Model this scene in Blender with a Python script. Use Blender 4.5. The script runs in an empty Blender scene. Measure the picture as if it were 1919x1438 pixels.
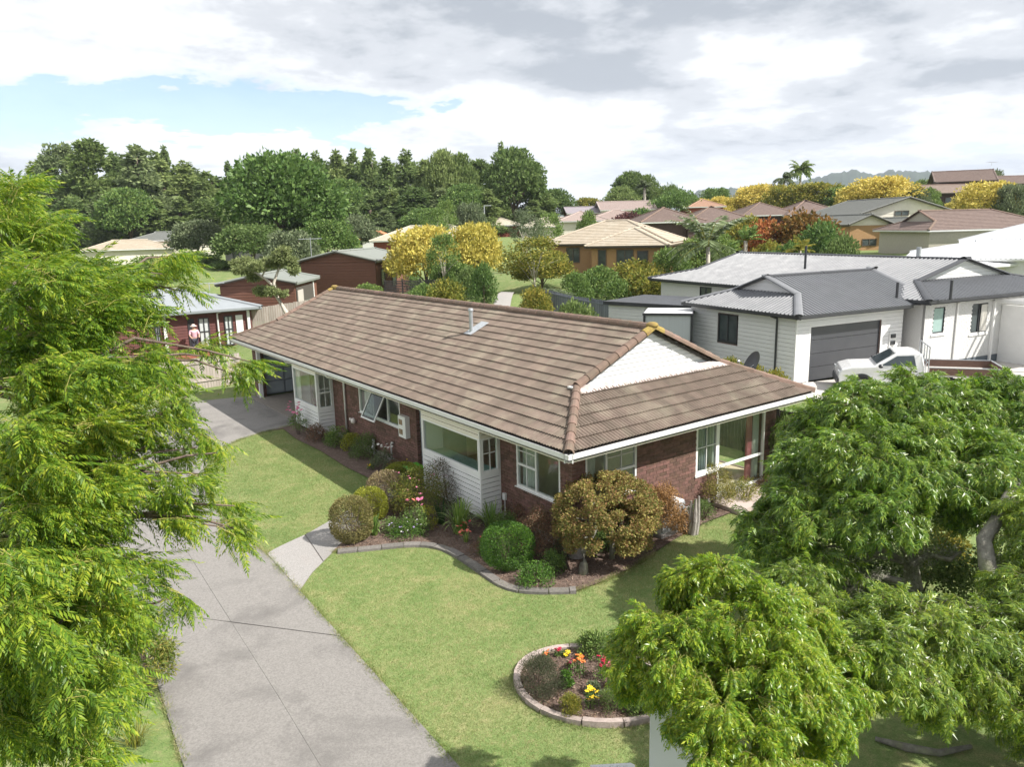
import bpy, bmesh, math, random
import numpy as np
from mathutils import Vector, Matrix
random.seed(7); RNG = np.random.default_rng(7)
V3 = lambda *a: np.array(a, float)
sc = bpy.context.scene
COL = sc.collection
# ------------------------------------------------------------ camera
CAM = V3(-9.920, -11.657, 7.493)
YAW, PITCH, ROLL, FPX = 0.6296, 0.2059, -0.0245, 1413.5
_f = V3(math.sin(YAW)*math.cos(PITCH), math.cos(YAW)*math.cos(PITCH), -math.sin(PITCH))
_r = V3(math.cos(YAW), -math.sin(YAW), 0); _u = np.cross(_r, _f)
CR = _r*math.cos(ROLL)+_u*math.sin(ROLL); CU = -_r*math.sin(ROLL)+_u*math.cos(ROLL); CF = _f
cd = bpy.data.cameras.new('camera'); cam = bpy.data.objects.new('camera', cd); COL.objects.link(cam)
m = Matrix.Identity(4)
for i in range(3):
    m[i][0], m[i][1], m[i][2], m[i][3] = CR[i], CU[i], -CF[i], CAM[i]
cam.matrix_world = m
cd.sensor_width = 36; cd.lens = FPX*36/1919; cd.clip_start = .1; cd.clip_end = 20000
sc.camera = cam
# ------------------------------------------------------------ light
SUN = Vector((0.53, -0.796, 1.0)).normalized()
EL = math.asin(SUN.z); AZ = math.atan2(SUN.x, SUN.y)
sl = bpy.data.lights.new('sun', 'SUN'); sl.energy = 4.5; sl.angle = math.radians(.55); sl.color = (1, .955, .89)
so = bpy.data.objects.new('sun', sl); COL.objects.link(so); so.location = (0, 0, 60)
so.rotation_euler = SUN.to_track_quat('Z', 'Y').to_euler()
sc.view_settings.view_transform = 'Standard'; sc.view_settings.look = 'None'
sc.view_settings.exposure = 0.93; sc.view_settings.gamma = 1; sc.view_settings.use_curve_mapping = False
sc.cycles.max_bounces = 6; sc.cycles.transparent_max_bounces = 12; sc.cycles.diffuse_bounces = 4
sc.cycles.use_denoising = True; sc.cycles.caustics_reflective = False; sc.cycles.caustics_refractive = False

def nd(nt, t, **k):
    n = nt.nodes.new(t)
    for a, b in k.items():
        if hasattr(n, a) and a not in ('inputs',): setattr(n, a, b)
    return n
def ramp(nt, fac, stops, interp='LINEAR'):
    r = nt.nodes.new('ShaderNodeValToRGB'); r.color_ramp.interpolation = interp
    el = r.color_ramp.elements
    while len(el) < len(stops): el.new(.5)
    for e, (p, c) in zip(el, stops):
        e.position = p; e.color = (*c, 1) if len(c) == 3 else c
    nt.links.new(fac, r.inputs[0]); return r.outputs[0]
def mth(nt, op, a, b=None, clamp=False):
    n = nt.nodes.new('ShaderNodeMath'); n.operation = op; n.use_clamp = clamp
    for i, x in enumerate((a, b)):
        if x is None: continue
        if isinstance(x, (int, float)): n.inputs[i].default_value = x
        else: nt.links.new(x, n.inputs[i])
    return n.outputs[0]
def mixc(nt, fac, a, b, mode='MIX'):
    n = nt.nodes.new('ShaderNodeMix'); n.data_type = 'RGBA'; n.blend_type = mode
    for i, x in ((0, fac), (6, a), (7, b)):
        if isinstance(x, (int, float)): n.inputs[i].default_value = x
        elif isinstance(x, tuple): n.inputs[i].default_value = (*x, 1)
        else: nt.links.new(x, n.inputs[i])
    return n.outputs[2]
def noise(nt, vec, scale, detail=4, rough=.55, dist=0):
    n = nt.nodes.new('ShaderNodeTexNoise'); n.inputs['Scale'].default_value = scale
    n.inputs['Detail'].default_value = detail; n.inputs['Roughness'].default_value = rough
    n.inputs['Distortion'].default_value = dist
    if vec is not None: nt.links.new(vec, n.inputs['Vector'])
    return n.outputs['Fac']
# ------------------------------------------------------------ sky: daylight sky with broken cloud layers
w = bpy.data.worlds.new('World'); sc.world = w; w.use_nodes = True
nt = w.node_tree; nt.nodes.clear(); L = nt.links.new
sky = nd(nt, 'ShaderNodeTexSky'); sky.sky_type = 'NISHITA'; sky.sun_disc = False
sky.sun_elevation = EL; sky.sun_rotation = AZ; sky.air_density = 1.0; sky.dust_density = .3; sky.ozone_density = 3.5
bg = nd(nt, 'ShaderNodeBackground'); bg.inputs[1].default_value = 0.10; L(sky.outputs[0], bg.inputs[0])
tc = nd(nt, 'ShaderNodeTexCoord'); sep = nd(nt, 'ShaderNodeSeparateXYZ'); L(tc.outputs['Generated'], sep.inputs[0])
zz = mth(nt, 'MAXIMUM', sep.outputs[2], 0.0)
den = mth(nt, 'ADD', zz, 0.16)
cx = mth(nt, 'DIVIDE', sep.outputs[0], den); cy = mth(nt, 'DIVIDE', sep.outputs[1], den)
cmb = nd(nt, 'ShaderNodeCombineXYZ'); L(cx, cmb.inputs[0]); L(cy, cmb.inputs[1]); cmb.inputs[2].default_value = SKYSEED = 110.5
big = noise(nt, cmb.outputs[0], .75, 3, .5, .2)
mid = noise(nt, cmb.outputs[0], 2.2, 8, .56, .25)
fine = noise(nt, cmb.outputs[0], 8.0, 6, .6, .1)
dsum = mth(nt, 'ADD', mth(nt, 'MULTIPLY', big, .55), mth(nt, 'ADD', mth(nt, 'MULTIPLY', mid, .38), mth(nt, 'MULTIPLY', fine, .17)))
CLOUD_LO = .44
# where this afternoon's gaps and dark bases lie (azimuth / elevation of each)
fw_, rt_ = V3(math.sin(YAW), math.cos(YAW), 0), V3(math.cos(YAW), -math.sin(YAW), 0)
def vdot(v):
    n = nd(nt, 'ShaderNodeVectorMath'); n.operation = 'DOT_PRODUCT'; L(tc.outputs['Generated'], n.inputs[0]); n.inputs[1].default_value = tuple(v); return n.outputs['Value']
fwd_ = mth(nt, 'MAXIMUM', vdot(fw_), .05); az_ = mth(nt, 'DIVIDE', vdot(rt_), fwd_); el_ = mth(nt, 'DIVIDE', sep.outputs[2], fwd_)
def lobe(px, py, sx, sy, amp):
    d = CF+CR*(px-959.5)/FPX+CU*(719-py)/FPX; f = d@fw_; a0, e0 = (d@rt_)/f, d[2]/f
    q = mth(nt, 'ADD', mth(nt, 'POWER', mth(nt, 'ABSOLUTE', mth(nt, 'DIVIDE', mth(nt, 'SUBTRACT', az_, a0), sx/FPX)), 2.), mth(nt, 'POWER', mth(nt, 'ABSOLUTE', mth(nt, 'DIVIDE', mth(nt, 'SUBTRACT', el_, e0), sy/FPX)), 2.))
    return mth(nt, 'MULTIPLY', mth(nt, 'POWER', 2.718, mth(nt, 'MULTIPLY', q, -1)), amp)
def total(L_):
    r = L_[0]
    for x in L_[1:]: r = mth(nt, 'ADD', r, x)
    return r
dsum0 = dsum
dsum = mth(nt, 'ADD', mth(nt, 'ADD', dsum, .01), total([lobe(430, 190, 330, 42, -.16), lobe(20, 235, 110, 60, -.10), lobe(1870, 285, 110, 28, -.10), lobe(700, 225, 150, 25, -.05), lobe(1100, 90, 500, 110, .05)]))
cov = ramp(nt, dsum, [(0, (0, 0, 0)), (CLOUD_LO, (0, 0, 0)), (CLOUD_LO+.03, (.75, .75, .75)), (CLOUD_LO+.07, (1, 1, 1))], 'EASE')
# thickness: thin cloud is bright, thick cloud greys at the base
sh_n = noise(nt, cmb.outputs[0], 1.2, 7, .55, .2)
thick = mth(nt, 'ADD', mth(nt, 'ADD', mth(nt, 'MULTIPLY', dsum0, .62), mth(nt, 'ADD', mth(nt, 'MULTIPLY', sh_n, .28), mth(nt, 'MULTIPLY', noise(nt, cmb.outputs[0], 5.5, 6, .6, .2), .12))), total([lobe(1080, 150, 210, 45, .09), lobe(1480, 20, 260, 40, .08), lobe(1800, 140, 200, 50, .05), lobe(900, 60, 300, 60, .035), lobe(1400, 250, 350, 40, .03), lobe(300, 60, 400, 80, -.02), lobe(1100, 215, 300, 25, -.04), lobe(1850, 50, 120, 40, -.06)]))
ccol = ramp(nt, thick, [(0, (1.25, 1.25, 1.26)), (.46, (1.18, 1.19, 1.21)), (.53, (.98, 1.0, 1.03)), (.59, (.70, .73, .78)), (.66, (.44, .48, .54)), (1, (.35, .39, .45))], 'EASE')
hz = ramp(nt, zz, [(0, (1, 1, 1)), (.10, (.25, .25, .25)), (.30, (0, 0, 0))])
ccol = mixc(nt, mth(nt, 'MULTIPLY', hz, .45), ccol, (.98, 1.04, 1.12))
bg2 = nd(nt, 'ShaderNodeBackground'); L(ccol, bg2.inputs[0]); bg2.inputs[1].default_value = .57
# thin high veil lifts the blue a little everywhere
veil = mth(nt, 'MAXIMUM', mth(nt, 'ADD', mth(nt, 'MULTIPLY', cov, .96), .04, True), mth(nt, 'MULTIPLY', hz, .85))
ms = nd(nt, 'ShaderNodeMixShader'); L(veil, ms.inputs[0]); L(bg.outputs[0], ms.inputs[1]); L(bg2.outputs[0], ms.inputs[2])
wo = nd(nt, 'ShaderNodeOutputWorld'); L(ms.outputs[0], wo.inputs[0])

# ------------------------------------------------------------ pixel helpers (photo pixel -> place in the world)
def ray(px, py): return CF + CR*(px-959.5)/FPX + CU*(719-py)/FPX
def at(px, py, dep): return CAM + ray(px, py)*dep
def gnd(px, py, z=0.):
    d = ray(px, py); return CAM + d*((z-CAM[2])/d[2])
def depth_of(P): return float((np.asarray(P)-CAM) @ CF)
def project(P):
    d = np.asarray(P)-CAM; return 959.5+FPX*(d@CR)/(d@CF), 719-FPX*(d@CU)/(d@CF)

# ------------------------------------------------------------ materials
def newmat(name):
    mt = bpy.data.materials.new(name); mt.use_nodes = True; nt = mt.node_tree; nt.nodes.clear()
    out = nd(nt, 'ShaderNodeOutputMaterial'); return mt, nt, out
def pm(name, c1, c2=None, scale=8, rough=.7, bump=0, bscale=None, rand=0, metal=0, spec=.4, c3=None, s3=1.2, a3=.5, stretch=None, coat=0):
    """procedural paint/stone/wood: noise between c1 and c2, patches of c3, per-piece brightness change"""
    mt, nt, out = newmat(name); L = nt.links.new
    p = nd(nt, 'ShaderNodeBsdfPrincipled')
    g = nd(nt, 'ShaderNodeNewGeometry'); vec = g.outputs['Position']
    if stretch:
        mp = nd(nt, 'ShaderNodeMapping'); mp.inputs['Scale'].default_value = stretch; L(vec, mp.inputs[0]); vec = mp.outputs[0]
    c2 = c2 or tuple(x*.85 for x in c1)
    n1 = noise(nt, vec, scale, 6, .6)
    f1 = ramp(nt, n1, [(.3, (0, 0, 0)), (.7, (1, 1, 1))])
    col = mixc(nt, f1, c1, c2)
    if c3:
        n3 = noise(nt, vec, s3, 5, .6, .5)
        f3 = ramp(nt, n3, [(.5, (0, 0, 0)), (.68, (a3, a3, a3))])
        col = mixc(nt, f3, col, c3)
    if rand:
        oi = nd(nt, 'ShaderNodeObjectInfo')
        r = mth(nt, 'FRACT', mth(nt, 'ADD', g.outputs['Random Per Island'], oi.outputs['Random']))
        v = mth(nt, 'ADD', mth(nt, 'MULTIPLY', r, 2*rand), 1-rand)
        hs = nd(nt, 'ShaderNodeHueSaturation'); L(v, hs.inputs['Value']); L(col, hs.inputs['Color'])
        L(mth(nt, 'ADD', mth(nt, 'MULTIPLY', r, -.03*min(1, rand*3)), .5+.015*min(1, rand*3)), hs.inputs['Hue']); col = hs.outputs[0]
    L(col, p.inputs['Base Color'])
    rr = mth(nt, 'ADD', mth(nt, 'MULTIPLY', n1, .25), rough-.12, True); L(rr, p.inputs['Roughness'])
    p.inputs['Metallic'].default_value = metal; p.inputs['Specular IOR Level'].default_value = spec
    p.inputs['Coat Weight'].default_value = coat
    if bump:
        b = nd(nt, 'ShaderNodeBump'); b.inputs['Distance'].default_value = .02; b.inputs['Strength'].default_value = bump
        L(noise(nt, vec, bscale or scale*6, 5, .65), b.inputs['Height']); L(b.outputs[0], p.inputs['Normal'])
    L(p.outputs[0], out.inputs[0]); return mt
def schlick(nt, f0=.04):
    g = nd(nt, 'ShaderNodeNewGeometry'); d = nd(nt, 'ShaderNodeVectorMath'); d.operation = 'DOT_PRODUCT'; nt.links.new(g.outputs['Normal'], d.inputs[0]); nt.links.new(g.outputs['Incoming'], d.inputs[1])
    return mth(nt, 'ADD', mth(nt, 'MULTIPLY', mth(nt, 'POWER', mth(nt, 'SUBTRACT', 1.0, mth(nt, 'ABSOLUTE', d.outputs['Value'])), 5.), 1-f0), f0, True)
def leafm(name, cols, trans=.35, gloss=.12, objvar=.12, rough=.45, patch=.5, mow=0):
    """foliage: each leaf takes its own tint from the ramp; light also comes through the leaf"""
    mt, nt, out = newmat(name); L = nt.links.new
    g = nd(nt, 'ShaderNodeNewGeometry'); oi = nd(nt, 'ShaderNodeObjectInfo')
    n = len(cols)
    big = noise(nt, g.outputs['Position'], 1.3, 2, .5)
    fac = mth(nt, 'ADD', mth(nt, 'MULTIPLY', g.outputs['Random Per Island'], .72), mth(nt, 'MULTIPLY', mth(nt, 'SUBTRACT', big, .22 if patch == .5 else .38), patch), True)
    if mow:
        sp_ = nd(nt, 'ShaderNodeSeparateXYZ'); L(g.outputs['Position'], sp_.inputs[0]); st_ = mth(nt, 'SINE', mth(nt, 'ADD', mth(nt, 'MULTIPLY', sp_.outputs[0], 4.6), mth(nt, 'MULTIPLY', sp_.outputs[1], 2.9)))
        fac = mth(nt, 'ADD', fac, mth(nt, 'MULTIPLY', st_, mow), True)
    col = ramp(nt, fac, [(i/(n-1), c) for i, c in enumerate(cols)])
    v = mth(nt, 'ADD', mth(nt, 'MULTIPLY', oi.outputs['Random'], 2*objvar), 1-objvar)
    hs = nd(nt, 'ShaderNodeHueSaturation'); L(v, hs.inputs['Value']); L(col, hs.inputs['Color']); col = hs.outputs[0]
    L(mth(nt, 'ADD', mth(nt, 'MULTIPLY', oi.outputs['Random'], -.02), .51), hs.inputs['Hue'])
    d = nd(nt, 'ShaderNodeBsdfDiffuse'); L(col, d.inputs[0])
    t = nd(nt, 'ShaderNodeBsdfTranslucent')
    L(mixc(nt, .35, col, (.55, .75, .12), 'MULTIPLY') if False else col, t.inputs[0])
    m1 = nd(nt, 'ShaderNodeMixShader'); m1.inputs[0].default_value = trans; L(d.outputs[0], m1.inputs[1]); L(t.outputs[0], m1.inputs[2])
    gl = nd(nt, 'ShaderNodeBsdfGlossy'); gl.inputs['Roughness'].default_value = rough
    m2 = nd(nt, 'ShaderNodeMixShader'); L(mth(nt, 'MULTIPLY', schlick(nt), gloss*6, True), m2.inputs[0])
    L(m1.outputs[0], m2.inputs[1]); L(gl.outputs[0], m2.inputs[2]); L(m2.outputs[0], out.inputs[0]); return mt
def glassm(name, tint=(.9, .95, .93), refl=1.0, dark=0.0):
    mt, nt, out = newmat(name); L = nt.links.new
    tr = nd(nt, 'ShaderNodeBsdfTransparent'); tr.inputs[0].default_value = (*tint, 1)
    gl = nd(nt, 'ShaderNodeBsdfGlossy'); gl.inputs['Roughness'].default_value = .02
    ms = nd(nt, 'ShaderNodeMixShader'); L(mth(nt, 'MULTIPLY', schlick(nt), 1.3*refl, True), ms.inputs[0])
    L(tr.outputs[0], ms.inputs[1]); L(gl.outputs[0], ms.inputs[2]); L(ms.outputs[0], out.inputs[0]); return mt

# ------------------------------------------------------------ mesh building
class MB:
    def __init__(s): s.v = []; s.f = []
    def add(s, vs, fs):
        o = len(s.v); s.v += [tuple(map(float, x)) for x in vs]; s.f += [tuple(i+o for i in f) for f in fs]; return s
    def box(s, O, e, n, up, a0, a1, b0, b1, c0, c1):
        """box in the frame O + e*a + n*b + up*c"""
        O, e, n, up = map(np.asarray, (O, e, n, up))
        P = [O+e*a+n*b+up*c for c in (c0, c1) for b in (b0, b1) for a in (a0, a1)]
        return s.add(P, [(0, 1, 3, 2), (4, 6, 7, 5), (0, 4, 5, 1), (2, 3, 7, 6), (0, 2, 6, 4), (1, 5, 7, 3)])
    def bx(s, x0, x1, y0, y1, z0, z1): return s.box((0, 0, 0), (1, 0, 0), (0, 1, 0), (0, 0, 1), x0, x1, y0, y1, z0, z1)
    def tube(s, pts, rad, seg=6, cap=True):
        pts = [np.asarray(p, float) for p in pts]
        if isinstance(rad, (int, float)): rad = [rad]*len(pts)
        rings = []
        for i, p in enumerate(pts):
            t = pts[min(i+1, len(pts)-1)]-pts[max(i-1, 0)]; t = t/(np.linalg.norm(t)+1e-9)
            a = np.cross(t, (0, 0, 1.) if abs(t[2]) < .9 else (1., 0, 0)); a /= np.linalg.norm(a); b = np.cross(t, a)
            rings.append([p+rad[i]*(a*math.cos(k*2*math.pi/seg)+b*math.sin(k*2*math.pi/seg)) for k in range(seg)])
        o = len(s.v); s.v += [tuple(q) for r in rings for q in r]
        for i in range(len(pts)-1):
            for k in range(seg):
                k2 = (k+1) % seg; s.f.append((o+i*seg+k, o+i*seg+k2, o+(i+1)*seg+k2, o+(i+1)*seg+k))
        if cap:
            s.f.append(tuple(o+k for k in range(seg))[::-1]); s.f.append(tuple(o+(len(pts)-1)*seg+k for k in range(seg)))
        return s
    def prism(s, poly, z0, z1):
        n = len(poly); s.add([(x, y, z0) for x, y in poly]+[(x, y, z1) for x, y in poly],
                             [tuple(range(n))[::-1], tuple(range(n, 2*n))]+[(i, (i+1) % n, n+(i+1) % n, n+i) for i in range(n)]); return s
    def ball(s, c, r, seg=8, rings=5):
        c = np.asarray(c, float); r = np.asarray(r if hasattr(r, '__len__') else (r, r, r), float)
        vs = [c+(0, 0, r[2])]
        for i in range(1, rings):
            th = math.pi*i/rings
            vs += [c+r*(math.sin(th)*math.cos(2*math.pi*k/seg), math.sin(th)*math.sin(2*math.pi*k/seg), math.cos(th)) for k in range(seg)]
        vs.append(c-(0, 0, r[2])); fs = []
        for k in range(seg): fs.append((0, 1+k, 1+(k+1) % seg))
        for i in range(rings-2):
            for k in range(seg): fs.append((1+i*seg+k, 1+(i+1)*seg+k, 1+(i+1)*seg+(k+1) % seg, 1+i*seg+(k+1) % seg))
        e = len(vs)-1; o = 1+(rings-2)*seg
        for k in range(seg): fs.append((e, o+(k+1) % seg, o+k))
        return s.add(vs, fs)
    def build(s, name, mat, parent=None, smooth=False, **k):
        return link(name, mesh_of(name, s.v, s.f, mat, parent, smooth), parent, **k)
def worig(p):
    o = np.zeros(3)
    while p is not None: o = o+np.array(p.matrix_basis.translation); p = p.parent
    return o
def mesh_of(name, v, f, mat, parent=None, smooth=False, fixn=True):
    me = bpy.data.meshes.new(name)
    o = worig(parent)
    me.from_pydata((np.asarray(v, float)-o).tolist() if len(v) else [], [], f)
    if fixn:
        b = bmesh.new(); b.from_mesh(me); bmesh.ops.recalc_face_normals(b, faces=b.faces); b.to_mesh(me); b.free()
    for mm in (mat if isinstance(mat, (list, tuple)) else [mat]): me.materials.append(mm)
    if smooth: me.polygons.foreach_set('use_smooth', [True]*len(me.polygons))
    return me
def np_mesh(name, V, F, mat, parent=None, smooth=False):
    """V (n,3), F (m,3|4) numpy -> mesh, fast"""
    me = bpy.data.meshes.new(name); V = np.asarray(V, np.float32)
    if parent is not None: V = V-worig(parent).astype(np.float32)
    k = F.shape[1]; me.vertices.add(len(V)); me.vertices.foreach_set('co', V.ravel())
    me.loops.add(F.size); me.loops.foreach_set('vertex_index', F.ravel().astype(np.int32))
    me.polygons.add(len(F)); me.polygons.foreach_set('loop_start', np.arange(0, F.size, k, dtype=np.int32))
    me.update(calc_edges=True); me.materials.append(mat)
    if smooth: me.polygons.foreach_set('use_smooth', np.ones(len(F), bool))
    return me
def link(name, me, parent=None, label=None, cat=None, group=None, kind=None, loc=None):
    o = bpy.data.objects.new(name, me); COL.objects.link(o)
    if parent is not None: o.parent = parent
    return props(o, label, cat, group, kind)
def props(o, label=None, cat=None, group=None, kind=None):
    for k, x in (('label', label), ('category', cat), ('group', group), ('kind', kind)):
        if x: o[k] = x
    return o
def thing(name, loc, label, cat, group=None):
    o = bpy.data.objects.new(name, None); COL.objects.link(o); o.location = [float(x) for x in loc]
    o.empty_display_size = .2
    return props(o, label, cat, group)
def copy_thing(root, loc, rz=0, scale=None, label=None, group=None):
    c = root.copy(); COL.objects.link(c); c.location = [float(x) for x in loc]; c.rotation_euler = (0, 0, rz)
    if scale is not None: c.scale = scale if hasattr(scale, '__len__') else (scale,)*3
    if label: c['label'] = label
    if group: c['group'] = group
    for ch in list(root.children):
        d = ch.copy(); COL.objects.link(d); d.parent = c
        for g in list(ch.children):
            h = g.copy(); COL.objects.link(h); h.parent = d
    return c
def frame_obj(name, me, parent, O, e, s, n, **k):
    """object whose local x,y,z are e,s,n at O (world), under a parent placed by translation only"""
    o = link(name, me, parent, **k); M = Matrix.Identity(4); p = worig(parent)
    for i in range(3): M[i][0], M[i][1], M[i][2], M[i][3] = e[i], s[i], n[i], O[i]-p[i]
    o.matrix_basis = M; return o
def unit(a): a = np.asarray(a, float); return a/np.linalg.norm(a)
X, Y, Z = V3(1, 0, 0), V3(0, 1, 0), V3(0, 0, 1)
def in_poly(P, poly):
    x, y = P[:, 0], P[:, 1]; ins = np.zeros(len(P), bool); n = len(poly)
    for i in range(n):
        x1, y1 = poly[i]; x2, y2 = poly[(i+1) % n]
        c = ((y1 > y) != (y2 > y)) & (x < (x2-x1)*(y-y1)/((y2-y1) if y2 != y1 else 1e-9)+x1); ins ^= c
    return ins
def smooth_poly(pts, it=2, closed=True):
    p = np.array(pts, float)
    for _ in range(it):
        if closed: q = np.roll(p, -1, 0); p = np.stack([.75*p+.25*q, .25*p+.75*q], 1).reshape(-1, 2)
        else:
            q = np.stack([.75*p[:-1]+.25*p[1:], .25*p[:-1]+.75*p[1:]], 1).reshape(-1, p.shape[1]); p = np.vstack([p[:1], q, p[-1:]])
    return p
# ------------------------------------------------------------ surface materials
def lawn_mat(name, dry=.5, dark=1.0):
    mt, nt, out = newmat(name); L = nt.links.new
    g = nd(nt, 'ShaderNodeNewGeometry'); P = g.outputs['Position']
    a = noise(nt, P, .9, 5, .6, .6); b = noise(nt, P, 6, 5, .7); c = noise(nt, P, 45, 4, .75)
    col = ramp(nt, a, [(.30, (.12*dark, .205*dark, .06*dark)), (.5, (.20*dark, .265*dark, .095*dark)), (.68, (.34*dark, .31*dark, .155*dark))])
    col2 = ramp(nt, b, [(.3, (.10*dark, .185*dark, .05*dark)), (.5, (.21*dark, .275*dark, .10*dark)), (.72, (.40*dark, .35*dark, .19*dark))])
    col = mixc(nt, .5, col, col2)
    f = ramp(nt, c, [(.25, (.55, .55, .55)), (.75, (1.35, 1.35, 1.3))])
    col = mixc(nt, 1.0, col, f, 'MULTIPLY')
    p = nd(nt, 'ShaderNodeBsdfPrincipled'); L(col, p.inputs['Base Color']); p.inputs['Roughness'].default_value = .9
    p.inputs['Specular IOR Level'].default_value = .15
    bp = nd(nt, 'ShaderNodeBump'); bp.inputs['Distance'].default_value = .03; bp.inputs['Strength'].default_value = .8
    L(noise(nt, P, 60, 4, .8), bp.inputs['Height']); L(bp.outputs[0], p.inputs['Normal']); L(p.outputs[0], out.inputs[0]); return mt
LAWN = lawn_mat('lawn_grass'); ROUGH = lawn_mat('rough_grass', dark=.8)
CONC = pm('driveway_concrete', (.285, .270, .252), (.185, .174, .162), 30, .92, .7, 120, c3=(.14, .132, .124), s3=.55, a3=.95)
CONC2 = pm('path_concrete', (.33, .315, .30), (.22, .21, .20), 40, .9, .5, 150, c3=(.30, .27, .25), s3=1.1, a3=.5, rand=.08)
JOINT = pm('joint', (.24, .22, .20))
SOIL = pm('bark_mulch', (.17, .115, .09), (.07, .05, .04), 26, .95, 1, 60, c3=(.26, .19, .15), s3=9, a3=.6)
EDGE = pm('edging_stone', (.20, .185, .17), (.13, .12, .11), 18, .9, .7, 60, rand=.15)
BRICK = pm('brown_brick', (.188, .104, .080), (.112, .064, .053), 9, .85, .6, 90, rand=.30)
MORTAR = pm('mortar', (.27, .20, .175), (.22, .16, .14), 30, .95, .3)
TILE = pm('roof_tile', (.182, .140, .110), (.128, .098, .078), 3, .88, .5, 70, rand=.12, c3=(.255, .225, .17), s3=1.1, a3=.6)
CAPM = pm('ridge_tile', (.215, .145, .11), (.15, .102, .08), 5, .85, .5, 60, rand=.16, c3=(.15, .12, .09), s3=3, a3=.7)
LICHEN = pm('lichen_tile', (.34, .26, .06), (.20, .13, .06), 9, .95, .6, 60)
WPAINT = pm('white_paint', (.74, .74, .73), (.68, .68, .67), 2.5, .5, .05)
WBOARD = pm('white_weatherboard', (.73, .73, .73), (.66, .66, .66), 3, .55, .08, stretch=(1, 1, 6), rand=.02)
CREAM = pm('cream_paint', (.72, .68, .58), (.66, .62, .53), 3, .6)
FOUND = pm('foundation', (.36, .33, .31), (.27, .25, .23), 12, .95, .3)
DARKM = pm('interior_shade', (.03, .03, .032))
INT = pm('interior_wall', (.84, .81, .74)); CARPET = pm('carpet', (.60, .47, .34), (.52, .40, .28), 60, .95)
CURT = pm('net_curtain', (.75, .74, .70), (.62, .60, .56), 30, .9, .5, 25, stretch=(1, 1, .05)); PINK = pm('pink_curtain', (.68, .32, .33), (.52, .22, .24), 30, .9, .5, 25, stretch=(1, 1, .05))
GLASS = glassm('window_glass'); GREYP = pm('grey_panel', (.34, .36, .37), (.28, .30, .31), 3, .6)
METAL = pm('galvanised', (.50, .52, .54), (.38, .40, .42), 14, .45, .1, metal=.6); DARKMET = pm('dark_metal', (.06, .065, .07), rough=.4)
BARKM = pm('bark', (.20, .15, .12), (.10, .075, .06), 14, .95, 1, 40, stretch=(1, 1, .35))
MOSSB = pm('mossy_bark', (.26, .25, .21), (.12, .11, .09), 9, .98, 1, 30, c3=(.22, .24, .13), s3=3, a3=.8)
PALEB = pm('pale_bark', (.55, .50, .42), (.38, .34, .29), 9, .9, .6, 30)

# ------------------------------------------------------------ ground
CTRL = []
def ctl(x, y, z): CTRL.append((x, y, z))
for x in range(-14, 11, 4):
    for y in range(-14, 28, 4): ctl(x, y, 0)
def ctp(px, py, dep): p = at(px, py, dep); ctl(*p)
for q in ((15.5, 4.5, 1.15), (15.5, 9, 1.2), (20, 3.5, 1.0), (24, 2, .85), (30, 0, .85), (21, 12, 1.15), (26, 20, 1.6), (13, -4, .3), (22, -6, .4), (34, -10, .5), (-20, 0, -.1), (-20, 25, -.1), (-22, -22, -.1), (0, -24, -.1), (12, -22, -.1), (30, -30, .2), (7, 29, .2), (14, 20, .6), (2, 36, .15), (-8, 38, 0), (11, 12, .1), (11, 2, .1), (11, 20, .25)): ctl(*q)
for q in ((1170, 512, 65), (1090, 512, 62), (1290, 447, 92), (1480, 440, 108), (1660, 470, 83), (1860, 470, 68), (1830, 558, 46), (760, 475, 100), (640, 556, 60), (700, 560, 56), (500, 596, 52), (467, 638, 47), (540, 628, 47.5), (610, 612, 48), (400, 515, 78), (445, 490, 90), (930, 548, 50), (850, 565, 45), (1000, 510, 70), (1850, 392, 130), (1690, 395, 130), (300, 478, 120), (100, 478, 130), (600, 462, 125), (900, 446, 125), (1100, 425, 140), (1300, 405, 170), (0, 470, 170), (400, 452, 170), (1500, 385, 190)): ctp(*q)
for a in np.linspace(-.9, .9, 12):
    for d in (300, 600, 1200, 2500):
        p = CAM+unit(_f*V3(1, 1, 0))*d*math.cos(a)+_r*d*math.sin(a); ctl(p[0], p[1], 7+8*max(0, math.sin(a))+d*.001)
CT = np.array(CTRL)
def zt(x, y):
    x = np.atleast_1d(np.asarray(x, float)); y = np.atleast_1d(np.asarray(y, float))
    d2 = (x[:, None]-CT[None, :, 0])**2+(y[:, None]-CT[None, :, 1])**2
    ww = 1/(d2+4)**1.7; z = (ww*CT[None, :, 2]).sum(1)/ww.sum(1)
    # flat section around the house and its front yard
    dx = np.maximum(np.maximum(-12-x, x-10), 0); dy = np.maximum(np.maximum(-14-y, y-25.5), 0)
    k = np.clip(np.hypot(dx, dy)/2.5, 0, 1); k = k*k*(3-2*k)
    return z*k-.012*(1-k)
def z1(x, y): return float(zt(x, y)[0])
rs = np.concatenate([[.01], np.geomspace(1.5, 4500, 150)]); na = 200
th = np.linspace(0, 2*np.pi, na, endpoint=False); RR, TT = np.meshgrid(rs, th, indexing='ij')
gx = CAM[0]+RR*np.sin(TT); gy = CAM[1]+RR*np.cos(TT); gz = zt(gx.ravel(), gy.ravel())
GV = np.stack([gx.ravel(), gy.ravel(), gz], 1)
i0 = (np.arange(len(rs)-1)[:, None]*na+np.arange(na)[None]).ravel(); i1 = (np.arange(len(rs)-1)[:, None]*na+(np.arange(na)[None]+1) % na).ravel()
GF = np.stack([i0, i0+na, i1+na, i1], 1)
link('ground', np_mesh('ground', GV, GF, ROUGH, smooth=True), kind='structure')

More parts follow.
